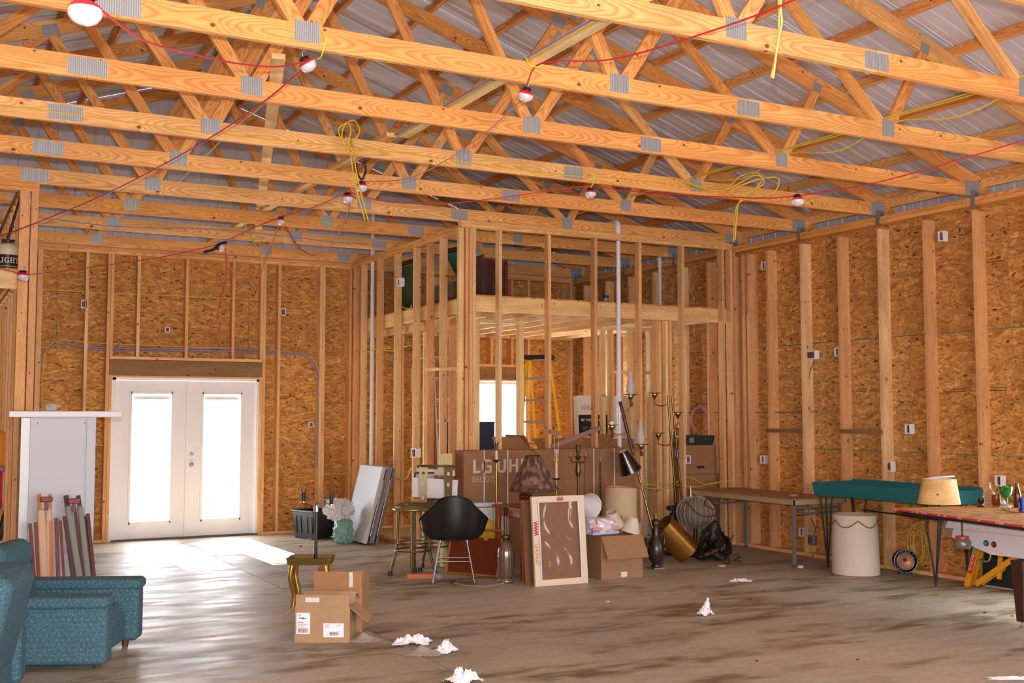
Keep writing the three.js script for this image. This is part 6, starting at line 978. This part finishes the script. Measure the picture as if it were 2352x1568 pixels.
// ---- on the lofts
{
  const y = LOFT1 + 0.019;
  const g = thing('framed_green_artwork', 'dark green framed artwork standing on the loft behind the side studs', 'artwork', [5.66, y, -13.6], Math.PI / 2); part(g, 'panel', box(0.5, 0.62, 0.02, 0, 0.31, 0), M('#24481a', 0.7)); part(g, 'frame', [box(0.05, 0.7, 0.035, 0.27, 0.35, 0), box(0.05, 0.7, 0.035, -0.27, 0.35, 0), box(0.6, 0.05, 0.035, 0, 0.67, 0)], M('#2a2018', 0.6));
  const b = thing('game_backboard', 'white printed game backboard standing on the loft', 'board', [6.12, y, -12.6], Math.PI / 2 - 0.1);
  decal(b, 0.95, 0.6, (c, W, H) => { c.fillStyle = '#cfc6bb'; c.fillRect(0, 0, W, H); c.fillStyle = '#221c1c'; c.fillRect(0, 0, W, H * 0.12); for (let i = 0; i < 12; i++) { c.fillStyle = '#8a8478'; c.beginPath(); c.arc(20 + i * W / 12, H * 0.06, 5, 0, 7); c.fill(); } c.fillStyle = '#2a2226'; for (const [x, yy, r] of [[0.12, 0.32, 22], [0.14, 0.42, 26], [0.5, 0.62, 30], [0.46, 0.75, 24]]) { c.beginPath(); c.arc(W * x, H * yy, r, 0, 7); c.fill(); } c.fillStyle = '#c49a4a'; c.beginPath(); c.arc(W * 0.48, H * 0.9, 40, Math.PI, 0); c.fill(); }, [0, 0.33, 0], null, 'printed_face', 400); part(b, 'panel', box(0.95, 0.62, 0.03, 0, 0.31, -0.018), M('#6a5a4a', 0.7));
  const p = thing('felt_table_top', 'green felt game table top with a white knob on the loft', 'game table', [5.72, y, -12.0], Math.PI / 2); part(p, 'felt', spin(box(0.7, 0.015, 0.5), 1.05).translate(0, 0.4, 0.06), M('#0c5038', 0.9)); part(p, 'rail', spin(box(0.76, 0.05, 0.06), 0, 0, 0.05).translate(0, 0.64, -0.07), M('#141414', 0.5)); part(p, 'body', box(0.72, 0.22, 0.4, 0, 0.11, -0.02), M('#4a3626', 0.7)); part(p, 'knob', new THREE.SphereGeometry(0.03, 14, 10).translate(-0.1, 0.34, 0.2), M('#e6e0cc', 0.4));
  const c = thing('game_carton', 'grey carton with purple print on the loft beside the backboard', 'carton', [5.62, y, -12.55], Math.PI / 2 + 0.1); part(c, 'box', box(0.26, 0.34, 0.14, 0, 0.17, 0), M('#b9ad98', 0.75));
  decal(c, 0.25, 0.33, (q, W, H) => { q.fillStyle = '#b9ad98'; q.fillRect(0, 0, W, H); q.fillStyle = '#4a3c58'; q.fillRect(W * 0.4, H * 0.2, W * 0.6, H * 0.8); q.fillStyle = '#3a3230'; q.font = `bold ${H * 0.12}px serif`; q.fillText('BATTLE', W * 0.1, H * 0.14); q.save(); q.translate(W * 0.3, H * 0.95); q.rotate(-Math.PI / 2); q.fillText('BATTLE CAPE', 0, 0); q.restore(); }, [0, 0.17, 0.0715], null, 'printed_face', 500);
  const r = thing('red_wooden_box', 'dark red trimmed box standing on the loft edge', 'box', [5.80, y, -11.42], 0.1); part(r, 'body', box(0.34, 0.42, 0.12, 0, 0.21, 0), M('#3a1c1a', 0.7)); part(r, 'rim', [box(0.36, 0.05, 0.14, 0, 0.42, 0), box(0.04, 0.42, 0.14, 0.17, 0.21, 0)], M('#5c120e', 0.6));
  const k = thing('small_can', 'small dark blue can on the loft edge', 'can', [onZ(1397, 690, RMZ - 0.2).x, y, RMZ - 0.25]); part(k, 'body', cyl(0.035, 0.035, 0.09), M('#1c2632', 0.5)); part(k, 'label', cyl(0.0355, 0.0355, 0.04, 0, 0.02, 0), M('#70808c', 0.5));
  // lantern in the left loft
  const q = onZ(17, 585, -11.32), l = thing('lantern_sign', 'black and cream lantern sign lettered LIGHT on the left loft', 'sign', [q.x, y, -11.32], -0.05);
  part(l, 'base', lathe([[0.001, 0], [0.105, 0], [0.11, 0.02], [0.108, 0.03]], 32), M('#2a2a2c', 0.3)); const tx = canvasTex(1024, 160, (c2, W, H) => { c2.fillStyle = '#1b1b1d'; c2.fillRect(0, 0, W, H); c2.fillStyle = '#b9b4ae'; c2.fillRect(0, 0, W, 8); c2.fillRect(0, H - 8, W, 8); c2.fillStyle = '#cfcac4'; c2.font = 'bold 96px serif'; for (const x of [60, 560]) c2.fillText('LIGHT', x, 114); });
  part(l, 'letter_band', new THREE.CylinderGeometry(0.107, 0.107, 0.115, 40, 1, true).rotateY(1.95).translate(0, 0.088, 0), M('#ffffff', 0.25, { map: tx, clearcoat: 0.7 })); part(l, 'cream_dome', lathe([[0.105, 0.145], [0.108, 0.19], [0.095, 0.235], [0.05, 0.255], [0.02, 0.258]], 32), M('#cfc6a8', 0.5)); part(l, 'finial', lathe([[0.02, 0.255], [0.012, 0.27], [0.018, 0.285], [0.008, 0.3], [0.001, 0.305]], 16), BRASS);
  const hg = thing('black_strap', 'black strap rising from the lantern sign to the left corner post', 'strap', l.position.clone().add(V(0, 0.3, 0))); part(hg, 'strap', rod([0, 0, 0], [0.1, 0.42, 0.02], 0.012, 0.01, 8), BLK); part(hg, 'buckle', box(0.04, 0.03, 0.01, 0.03, 0.12, 0.01), BLK);
  const bs = thing('blue_sign', 'small dark blue sign behind the lantern sign', 'sign', [q.x + 0.06, y, -11.5]); decal(bs, 0.2, 0.1, (c2, W, H) => { c2.fillStyle = '#1c2838'; c2.fillRect(0, 0, W, H); c2.fillStyle = '#b8bcc4'; c2.font = `bold ${H * 0.7}px sans-serif`; c2.fillText('CI', W * 0.4, H * 0.75); }, [0, 0.27, 0.012], null, 'printed_face'); part(bs, 'panel', box(0.2, 0.32, 0.02, 0, 0.16, 0), M('#16202c', 0.6));
}
// ================================================================ ALONG THE RIGHT WALL
{ // tan folding table
  const x0 = 8.20, x1 = 8.94, z0 = -10.88, z1 = -9.06, H = 0.72, t = thing('folding_table', 'long tan folding table with grey steel legs along the long wall', 'table', [(x0 + x1) / 2, 0, (z0 + z1) / 2]), w = x1 - x0, d = z1 - z0, st = M('#8a8680', 0.5, { metalness: 0.4 });
  part(t, 'top', rbox(w, 0.012, d, 0.004, 0, H - 0.006, 0, 1), M('#9a7c5c', 0.55)); part(t, 'edge_rail', [box(w, 0.05, 0.012, 0, H - 0.037, d / 2 - 0.006), box(w, 0.05, 0.012, 0, H - 0.037, -d / 2 + 0.006), box(0.012, 0.05, d, w / 2 - 0.006, H - 0.037, 0), box(0.012, 0.05, d, -w / 2 + 0.006, H - 0.037, 0)], M('#a8956c', 0.55));
  for (const sz of [-1, 1]) {
    const z = sz * (d / 2 - (sz > 0 ? 0.06 : 0.2));
    for (const sx of [-1, 1]) { const l = part(t, 'leg', box(0.03, H - 0.05, 0.03, sx * (w / 2 - 0.045), (H - 0.05) / 2, z), st); part(l, 'foot_cap', box(0.034, 0.03, 0.034, sx * (w / 2 - 0.045), 0.015, z), M('#5a5854', 0.6)); }
    for (const y of [0.56, 0.62]) part(t, 'cross_bar', rod([-w / 2 + 0.05, y, z], [w / 2 - 0.05, y, z], 0.011), st); part(t, 'folding_brace', rod([0, 0.59, z], [0, H - 0.03, z - sz * 0.4], 0.009), st);
  }
  solo('pink_block', 'small pink soap block on the tan folding table', 'block', rbox(0.09, 0.03, 0.06, 0.01), M('#b8786c', 0.6), [8.45, H + 0.016, -9.35]); solo('paper_sheet', 'white sheet of paper clipped under the tan folding table', 'paper', box(0.2, 0.002, 0.14), M('#ddd6d0', 0.8), [8.26, H - 0.062, -10.75], [0.3, 0, -0.3]);
}
function hairpin(t, x, z, top, dx, dz, mat) { return part(t, 'hairpin_leg', [tube([[x + dx, top, z], [x, 0.03, z], [x, 0.006, z]], 0.0, 1, 3), rod([x + dx, top, z], [x, 0.006, z], 0.009), rod([x, top, z + dz], [x, 0.006, z], 0.009), rod([x - dx, top, z - dz * 0.6], [x, 0.006, z], 0.009)].slice(1), mat); }
{ // teal tray on hairpin legs
  const x0 = 8.44, x1 = 9.0, z0 = -9.02, z1 = -7.35, y0 = 0.765, y1 = 0.9, t = thing('tray_table', 'long teal wooden tray table on black hairpin legs', 'table', [(x0 + x1) / 2, 0, (z0 + z1) / 2]), w = x1 - x0, d = z1 - z0, teal = M('#1f7078', 0.55), blk = M('#26282a', 0.5);
  const side = (len) => { const s = new THREE.Shape(); return s; };
  part(t, 'tray_bottom', box(w - 0.06, 0.015, d - 0.06, 0, y0 + 0.008, 0), M('#6a6456', 0.8));
  part(t, 'tray_side', spin(box(0.018, y1 - y0, d), 0, 0, 0.22).translate(-w / 2, (y0 + y1) / 2, 0), teal); part(t, 'tray_side', spin(box(0.018, y1 - y0 + 0.02, d), 0, 0, -0.1).translate(w / 2, (y0 + y1) / 2 + 0.01, 0), teal);
  part(t, 'tray_end', spin(box(w, y1 - y0, 0.018), 0.22).translate(0, (y0 + y1) / 2, d / 2), teal); part(t, 'tray_end', spin(box(w, y1 - y0, 0.018), -0.22).translate(0, (y0 + y1) / 2, -d / 2), teal);
  for (const sx of [-1, 1]) for (const sz of [-1, 1]) hairpin(t, sx * (w / 2 - 0.06), sz * (d / 2 - 0.13), y0, -sx * 0.07, sz * 0.1, blk);
  part(t, 'cross_rail', rod([w / 2 - 0.06, 0.6, -d / 2 + 0.2], [w / 2 - 0.06, 0.57, d / 2 - 0.2], 0.007), blk);
}
{ // large standing drum shade
  const c = F(1966, 1318), t = thing('drum_lamp_shade', 'big cream drum lamp shade with swagged cord standing on the floor', 'lamp shade', c), cr = M('#d2c8b6', 0.75), R0 = 0.238, R1 = 0.222, H = 0.6;
  part(t, 'shade', new THREE.CylinderGeometry(R1, R0, H, 56, 1, true).translate(0, H / 2, 0), cr); part(t, 'lining', new THREE.CylinderGeometry(R1 - 0.005, R0 - 0.005, H - 0.01, 56, 1, true).translate(0, H / 2, 0), M('#c9b08a', 0.8)); part(t, 'bottom_hoop', torus(R0, 0.005, 56).rotateX(Math.PI / 2).translate(0, 0.006, 0), M('#a0603c', 0.7)); part(t, 'top_hoop', torus(R1, 0.004, 56).rotateX(Math.PI / 2).translate(0, H, 0), cr);
  const p = []; for (let i = 0; i < 72; i++) { const a = i / 72 * Math.PI * 2, q = (i / 72 * 5.5) % 1, sag = 0.045 + 0.07 * Math.sin(q * Math.PI); p.push([Math.cos(a + 1.08) * (R1 + 0.006), H - sag, Math.sin(a + 1.08) * (R1 + 0.006)]); } part(t, 'swag_cord', tube(p, 0.006, 220, 6, true), M('#7c6440', 0.7));
}
// ---- white game cabinet with a board on top
{
  const X = 7.42, t = thing('game_cabinet', 'white game machine cabinet with blue and red buttons under the board', 'game machine', [X, 0, -5.4]), wm = M('#cfc8cc', 0.5), brown = M('#3c1f14', 0.5), q = (u, v) => { const p = onX(u, v, X); return [p.z + 5.4, p.y]; };
  const pr = (pts, name, mat, dep = 0.62, off = 0) => { const s = new THREE.Shape(); pts.forEach(([z, y], i) => (i ? s.lineTo(z, y) : s.moveTo(z, y))); s.closePath(); const g = new THREE.ExtrudeGeometry(s, { depth: dep, bevelEnabled: true, bevelSize: 0.004, bevelThickness: 0.004, bevelSegments: 1 }); g.rotateY(-Math.PI / 2); g.translate(dep + off, 0, 0); return part(t, name, g, mat); };
  const far = 1.25, a = q(2182, 1184), b = q(2174, 1211), c = q(2196, 1218), d = q(2192, 1234), e = q(2275, 1272);
  pr([[a[0], 0.79], [b[0] - 0.01, b[1]], [far, b[1] - 0.0], [far, 0.79]], 'upper_body', wm); pr([[b[0] + 0.07, b[1] - 0.008], [b[0] + 0.05, b[1] - 0.07], [e[0], e[1]], [far, e[1]], [far, b[1] - 0.008]], 'lower_body', wm);
  part(t, 'end_post', box(0.1, 0.17, 0.1, 0.1, 0.70, a[0] - 0.06), M('#8a7a68', 0.6));
  for (const [u, v, col] of [[2266, 1247, '#1c7ab0'], [2284, 1250, '#a01420']]) { const [z, y] = q(u, v); const s = part(t, 'button_ring', spin(torus(0.019, 0.005, 24), 0, Math.PI / 2).translate(-0.006, y, z), M('#15181c', 0.4)); part(s, 'button', spin(cyl(0.017, 0.015, 0.014, 0, -0.004, 0, 24), 0, 0, Math.PI / 2).translate(-0.006, y, z), M(col, 0.25, { clearcoat: 0.6 })); }
  for (const [x, z] of [[0.05, -0.36], [0.57, -0.36], [0.05, 1.1], [0.57, 1.1]]) { const g = new THREE.CylinderGeometry(0.075, 0.042, 0.46, 4).rotateY(Math.PI / 4).translate(x, 0.275, z); const l = part(t, 'leg', g.toNonIndexed(), brown); l.geometry.computeVertexNormals(); part(l, 'leveller', [cyl(0.008, 0.008, 0.05, x, 0.005, z, 10), cyl(0.024, 0.018, 0.012, x, 0, z, 16)], STEEL); }
}
const BT = 0.845;
{
  const P = [onY(2046, 1166, BT), onY(2352, 1206, BT)], edge = P[1].clone().sub(P[0]).setY(0).normalize(), L = 2.44, W = 1.22, inn = V(-edge.z, 0, edge.x); if (inn.x < 0) inn.negate();
  const o = P[0].clone(), t = thing('board_top', 'strand board sheet with red taped edge laid over the game cabinet', 'board', [o.x, BT - 0.016, o.z], Math.atan2(-edge.z, edge.x));
  const s = inn.clone().applyAxisAngle(V(0, 1, 0), -t.rotation.y).z > 0 ? 1 : -1;
  part(t, 'sheet', boxUV(box(L, 0.014, W, L / 2, 0.007, s * W / 2), 1 / 2.44), OSB);
  const tape = canvasTex(512, 16, (g) => { g.fillStyle = '#b8303a'; g.fillRect(0, 0, 512, 16); g.fillStyle = '#d88a80'; for (let i = 0; i < 14; i++) g.fillRect(rnd() * 512, 0, rr(5, 16), 16); });
  part(t, 'red_tape', uvScale(box(L, 0.016, 0.003, L / 2, 0.007, -s * 0.002), 2, 1), M('#ffffff', 0.6, { map: tape })); part(t, 'under_rail', box(L - 0.1, 0.03, 0.04, L / 2, -0.016, s * 0.08), M('#20201e', 0.7));
  t.userData.supports = 'game_cabinet'; delete t.userData.supports;
}
{
  const on = (u, v) => onY(u, v, BT);
  { const c = on(2157, 1156), t = thing('wood_veneer_shade', 'pale wood veneer lamp shade standing on the red edged board', 'lamp shade', [c.x, BT, c.z]), m = M('#ecdcc4', 0.6, { map: TEX.pale }); const R0 = 0.178, R1 = 0.135, H = 0.215;
    const g = new THREE.CylinderGeometry(R1, R0, H, 48, 1, true); uvScale(g, 0.5, 0.35); part(t, 'shade', g.translate(0, H / 2, 0), m); part(t, 'lining', new THREE.CylinderGeometry(R1 - 0.004, R0 - 0.004, H - 0.004, 48, 1, true).translate(0, H / 2, 0), M('#e6dccb', 0.7)); part(t, 'loose_ring', torus(R1 - 0.01, 0.007, 48).rotateX(Math.PI / 2 - 0.16).translate(0.005, H + 0.006, 0), M('#ece4d6', 0.5)); part(t, 'seam', box(0.03, H, 0.004).applyMatrix4(new THREE.Matrix4().makeRotationX(-0.2)).translate(0.06, H / 2, 0.145), M('#e2c48e', 0.6)); }
  { const c = on(2253, 1163), t = thing('black_pot', 'small glossy black pedestal pot on the board', 'pot', [c.x, BT, c.z]); part(t, 'pot', lathe([[0.001, 0], [0.036, 0], [0.034, 0.008], [0.016, 0.018], [0.022, 0.03], [0.032, 0.055], [0.031, 0.068], [0.027, 0.066], [0.001, 0.05]], 26), M('#0e0e10', 0.12, { clearcoat: 1 })); part(t, 'rim', torus(0.03, 0.003, 26).rotateX(Math.PI / 2).translate(0, 0.068, 0), BLK); }
  const glass = (c, r = 0.03) => M(c, r, { transmission: 0.92, thickness: 0, ior: 1.45, specularIntensity: 1 });
  { const c = on(2274, 1161), t = thing('glass_jug', 'round clear glass jug with brass neck on the board', 'jug', [c.x, BT, c.z]); part(t, 'glass', lathe([[0.001, 0.002], [0.05, 0.002], [0.056, 0.02], [0.057, 0.07], [0.045, 0.105], [0.02, 0.13], [0.012, 0.14]], 30), glass('#e8e2da')); part(t, 'neck', lathe([[0.012, 0.138], [0.014, 0.15], [0.011, 0.16], [0.014, 0.17], [0.01, 0.175]], 16), M('#a8904a', 0.3, { metalness: 0.7 })); part(t, 'cork', cyl(0.008, 0.008, 0.022, 0, 0.175, 0, 12), M('#c8a45c', 0.8)); }
  { const c = on(2288, 1164), t = thing('amber_glass', 'squat amber glass tumbler beside the clear jug', 'glass', [c.x, BT, c.z]); part(t, 'glass', lathe([[0.001, 0.004], [0.03, 0.004], [0.038, 0.03], [0.036, 0.1], [0.033, 0.1], [0.034, 0.03], [0.001, 0.012]], 26), glass('#d09a3a')); part(t, 'rim', torus(0.0345, 0.002, 26).rotateX(Math.PI / 2).translate(0, 0.1, 0), glass('#b07a28')); }
  { const c = on(2312, 1158), t = thing('green_goblet', 'bright green glass goblet on the board', 'goblet', [c.x, BT, c.z]), m = M('#1f8a34', 0.12, { transmission: 0.35, thickness: 0, clearcoat: 0.8 }); part(t, 'bowl', lathe([[0.008, 0.055], [0.03, 0.065], [0.048, 0.09], [0.054, 0.125], [0.056, 0.155], [0.053, 0.155], [0.045, 0.095], [0.001, 0.07]], 30), m); part(t, 'stem', lathe([[0.034, 0.002], [0.03, 0.006], [0.012, 0.015], [0.009, 0.03], [0.012, 0.06]], 24), m); }
  { const c = on(2337, 1165), t = thing('brown_bottle', 'brown glass beer bottle beside the blue can', 'bottle', [c.x, BT, c.z]); part(t, 'glass', lathe([[0.001, 0.002], [0.03, 0.002], [0.031, 0.02], [0.031, 0.1], [0.028, 0.12], [0.016, 0.16], [0.013, 0.185], [0.015, 0.195], [0.013, 0.2]], 26), M('#6a2c0a', 0.08, { transmission: 0.5, thickness: 0, clearcoat: 1 })); part(t, 'lip', torus(0.013, 0.003, 20).rotateX(Math.PI / 2).translate(0, 0.196, 0), M('#5a2408', 0.15)); part(t, 'straw', rod([0.02, 0.12, 0.02], [0.012, 0.2, 0.0], 0.002), M('#d8c060', 0.5)); }
  { const c = on(2350, 1176), t = thing('drink_can', 'blue printed drink can at the end of the board', 'can', [c.x, BT, c.z], -0.4); const tx = canvasTex(512, 256, (g, W, H) => { g.fillStyle = '#24409a'; g.fillRect(0, 0, W, H); g.fillStyle = '#1c2c6a'; for (let i = 0; i < 6; i++) g.fillRect(i * 90 + 40, 0, 30, H); g.fillStyle = '#e6e6ee'; g.save(); g.translate(0, 0); for (const x of [70, 240, 410]) { g.save(); g.translate(x, 200); g.rotate(-Math.PI / 2); g.font = 'bold 56px sans-serif'; g.fillText('BUD', 0, 0); g.restore(); } g.restore(); g.fillStyle = '#b03040'; g.fillRect(0, 240, W, 10); });
    part(t, 'body', new THREE.CylinderGeometry(0.033, 0.033, 0.105, 32, 1, true).translate(0, 0.06, 0), M('#ffffff', 0.3, { map: tx, metalness: 0.3 })); part(t, 'lid', lathe([[0.001, 0.116], [0.024, 0.116], [0.027, 0.12], [0.033, 0.112]], 28), CHROME); part(t, 'base', lathe([[0.001, 0.004], [0.026, 0], [0.033, 0.01]], 28), CHROME); }
  { const c = on(2310, 1171), g = new THREE.SphereGeometry(0.055, 24, 14); g.scale(1.15, 0.42, 0.8); const p = g.attributes.position; for (let i = 0; i < p.count; i++) p.setY(i, p.getY(i) * (1 + 0.25 * Math.sin(p.getX(i) * 90) * Math.sin(p.getZ(i) * 70))); g.computeVertexNormals(); solo('plastic_pouch', 'clear plastic pouch lying on the board before the goblet', 'pouch', g, M('#d8d4c4', 0.12, { transmission: 0.5, thickness: 0, clearcoat: 0.8 }), [c.x, BT + 0.026, c.z], [0, 0.6, 0]); }
  { const c = on(2338, 1174); solo('wood_block', 'thin pale wood block under the blue can side of the board', 'block', boxUV(rbox(0.13, 0.018, 0.07, 0.003), 1), M('#d8b080', 0.7, { map: TEX.pale }), [c.x - 0.02, BT + 0.009, c.z - 0.02], [0, 0.7, 0]); }
  { const c = on(2304, 1160); solo('white_ornament', 'small shiny white ornament beside the green goblet', 'ornament', lathe([[0.001, 0], [0.022, 0], [0.026, 0.02], [0.014, 0.04], [0.001, 0.045]], 20), M('#c8ccd8', 0.15, { clearcoat: 0.8 }), [c.x, BT, c.z]); }
}
{ // jar hanging below the board
  const c = onX(2210, 1228, 7.3), t = thing('glass_jar', 'grey glass jar with red lid tucked under the board corner', 'jar', [c.x, 0.565, c.z]); part(t, 'glass', lathe([[0.001, 0], [0.06, 0], [0.066, 0.02], [0.066, 0.06], [0.05, 0.075]], 28), M('#8a8478', 0.1, { transmission: 0.5, thickness: 0, clearcoat: 0.6 })); part(t, 'lid', cyl(0.05, 0.05, 0.02, 0, 0.075, 0, 24), M('#b02a2a', 0.4)); part(t, 'hanger', rod([0, 0.09, 0], [0, 0.262, 0], 0.006), BLK);
}
{ // yellow folding platform under the cabinet
  const b = F(2222, 1346), t = thing('work_platform', 'folded yellow work platform with warning labels under the board', 'platform', [b.x, 0, b.z], -1.3), y = M('#d8920f', 0.5), al = M('#a8a8a8', 0.35, { metalness: 0.7 });
  const bd = (n, a, c, h, w) => board(t, n, a, c, h, w, y);
  for (const z of [0, -0.12]) { bd('upright', [0, 0, z], [0.14, 0.52, z], 0.055, 0.03); bd('diagonal_brace', [0.09, 0.03, z + 0.02], [0.52, 0.36, z + 0.02], 0.05, 0.022); bd('rear_upright', [0.30, 0.10, z], [0.34, 0.5, z], 0.04, 0.025); } bd('top_rail', [0.10, 0.5, 0], [0.58, 0.40, 0], 0.045, 0.03); bd('top_rail', [0.10, 0.5, -0.12], [0.58, 0.40, -0.12], 0.045, 0.03);
  for (const k of [0.25, 0.4]) part(t, 'step_bar', rod([0.1 + k * 0.05, k, 0], [0.1 + k * 0.05, k, -0.12], 0.012), al); part(t, 'latch', tube([[0.14, 0.38, 0.02], [0.22, 0.39, 0.03], [0.24, 0.34, 0.03], [0.22, 0.26, 0.03], [0.14, 0.25, 0.02]], 0.009, 24, 6), al);
  const lab = canvasTex(64, 256, (g) => { g.fillStyle = '#d9d4cc'; g.fillRect(0, 0, 64, 60); g.fillStyle = '#333'; g.fillRect(10, 8, 30, 16); g.fillRect(8, 32, 46, 4); g.fillStyle = '#7a9a4a'; g.fillRect(0, 60, 64, 50); g.fillStyle = '#c03a34'; g.fillRect(0, 110, 64, 146); g.fillStyle = '#eee'; for (let i = 0; i < 10; i++) g.fillRect(6, 120 + i * 12, 40 * hash(i, 2, 1) + 10, 3); });
  const pl = part(t, 'warning_label', new THREE.BoxGeometry(0.04, 0.34, 0.002), M('#ffffff', 0.5, { map: lab }), [0.078, 0.29, 0.0165]); pl.rotation.z = -0.262;
}
{ const t = thing('dark_painting', 'dark green unframed painting leaning on the long wall behind the yellow platform', 'painting', [8.955, 0, -6.95], -Math.PI / 2); t.rotation.order = 'YXZ'; t.rotation.x = -0.05; part(t, 'canvas', box(0.75, 0.42, 0.02, 0, 0.21, 0), M('#1f281f', 0.7)); part(t, 'edge_strip', box(0.75, 0.012, 0.024, 0, 0.006, 0), M('#b8b2a8', 0.6)); }
{ // round fan heater by the wall
  const c = F(2086, 1318), t = thing('round_fan', 'small round black fan with silver grille on the floor by the wall', 'fan', [c.x, 0, c.z - 0.05], -0.55), sil = M('#8a9098', 0.3, { metalness: 0.8 });
  part(t, 'housing', spin(cyl(0.105, 0.12, 0.12, 0, -0.06, 0, 36, true), Math.PI / 2).translate(0, 0.13, 0), M('#1c1a1c', 0.5)); part(t, 'back_plate', spin(cyl(0.1, 0.1, 0.01, 0, 0, 0, 30), Math.PI / 2).translate(0, 0.13, -0.055), M('#141214', 0.5));
  for (const r of [0.115, 0.085]) part(t, 'grille_ring', torus(r, 0.006, 36).translate(0, 0.13, 0.062), sil); for (let i = 0; i < 16; i++) { const a = i / 16 * Math.PI * 2; part(t, 'grille_wire', rod([Math.cos(a) * 0.085, 0.13 + Math.sin(a) * 0.085, 0.064], [Math.cos(a) * 0.115, 0.13 + Math.sin(a) * 0.115, 0.062], 0.003), sil); }
  part(t, 'copper_dish', lathe([[0.001, 0.02], [0.05, 0.03], [0.08, 0.055]], 30).rotateX(Math.PI / 2).translate(0, 0.13, 0), M('#c8906e', 0.45, { metalness: 0.3 })); part(t, 'hub', spin(cyl(0.02, 0.014, 0.04, 0, 0, 0, 16), Math.PI / 2).translate(0, 0.14, 0.03), M('#5a2a24', 0.5)); part(t, 'foot', [box(0.12, 0.02, 0.06, 0, 0.01, 0.02)], BLK);
}
renderer.render(scene, camera);
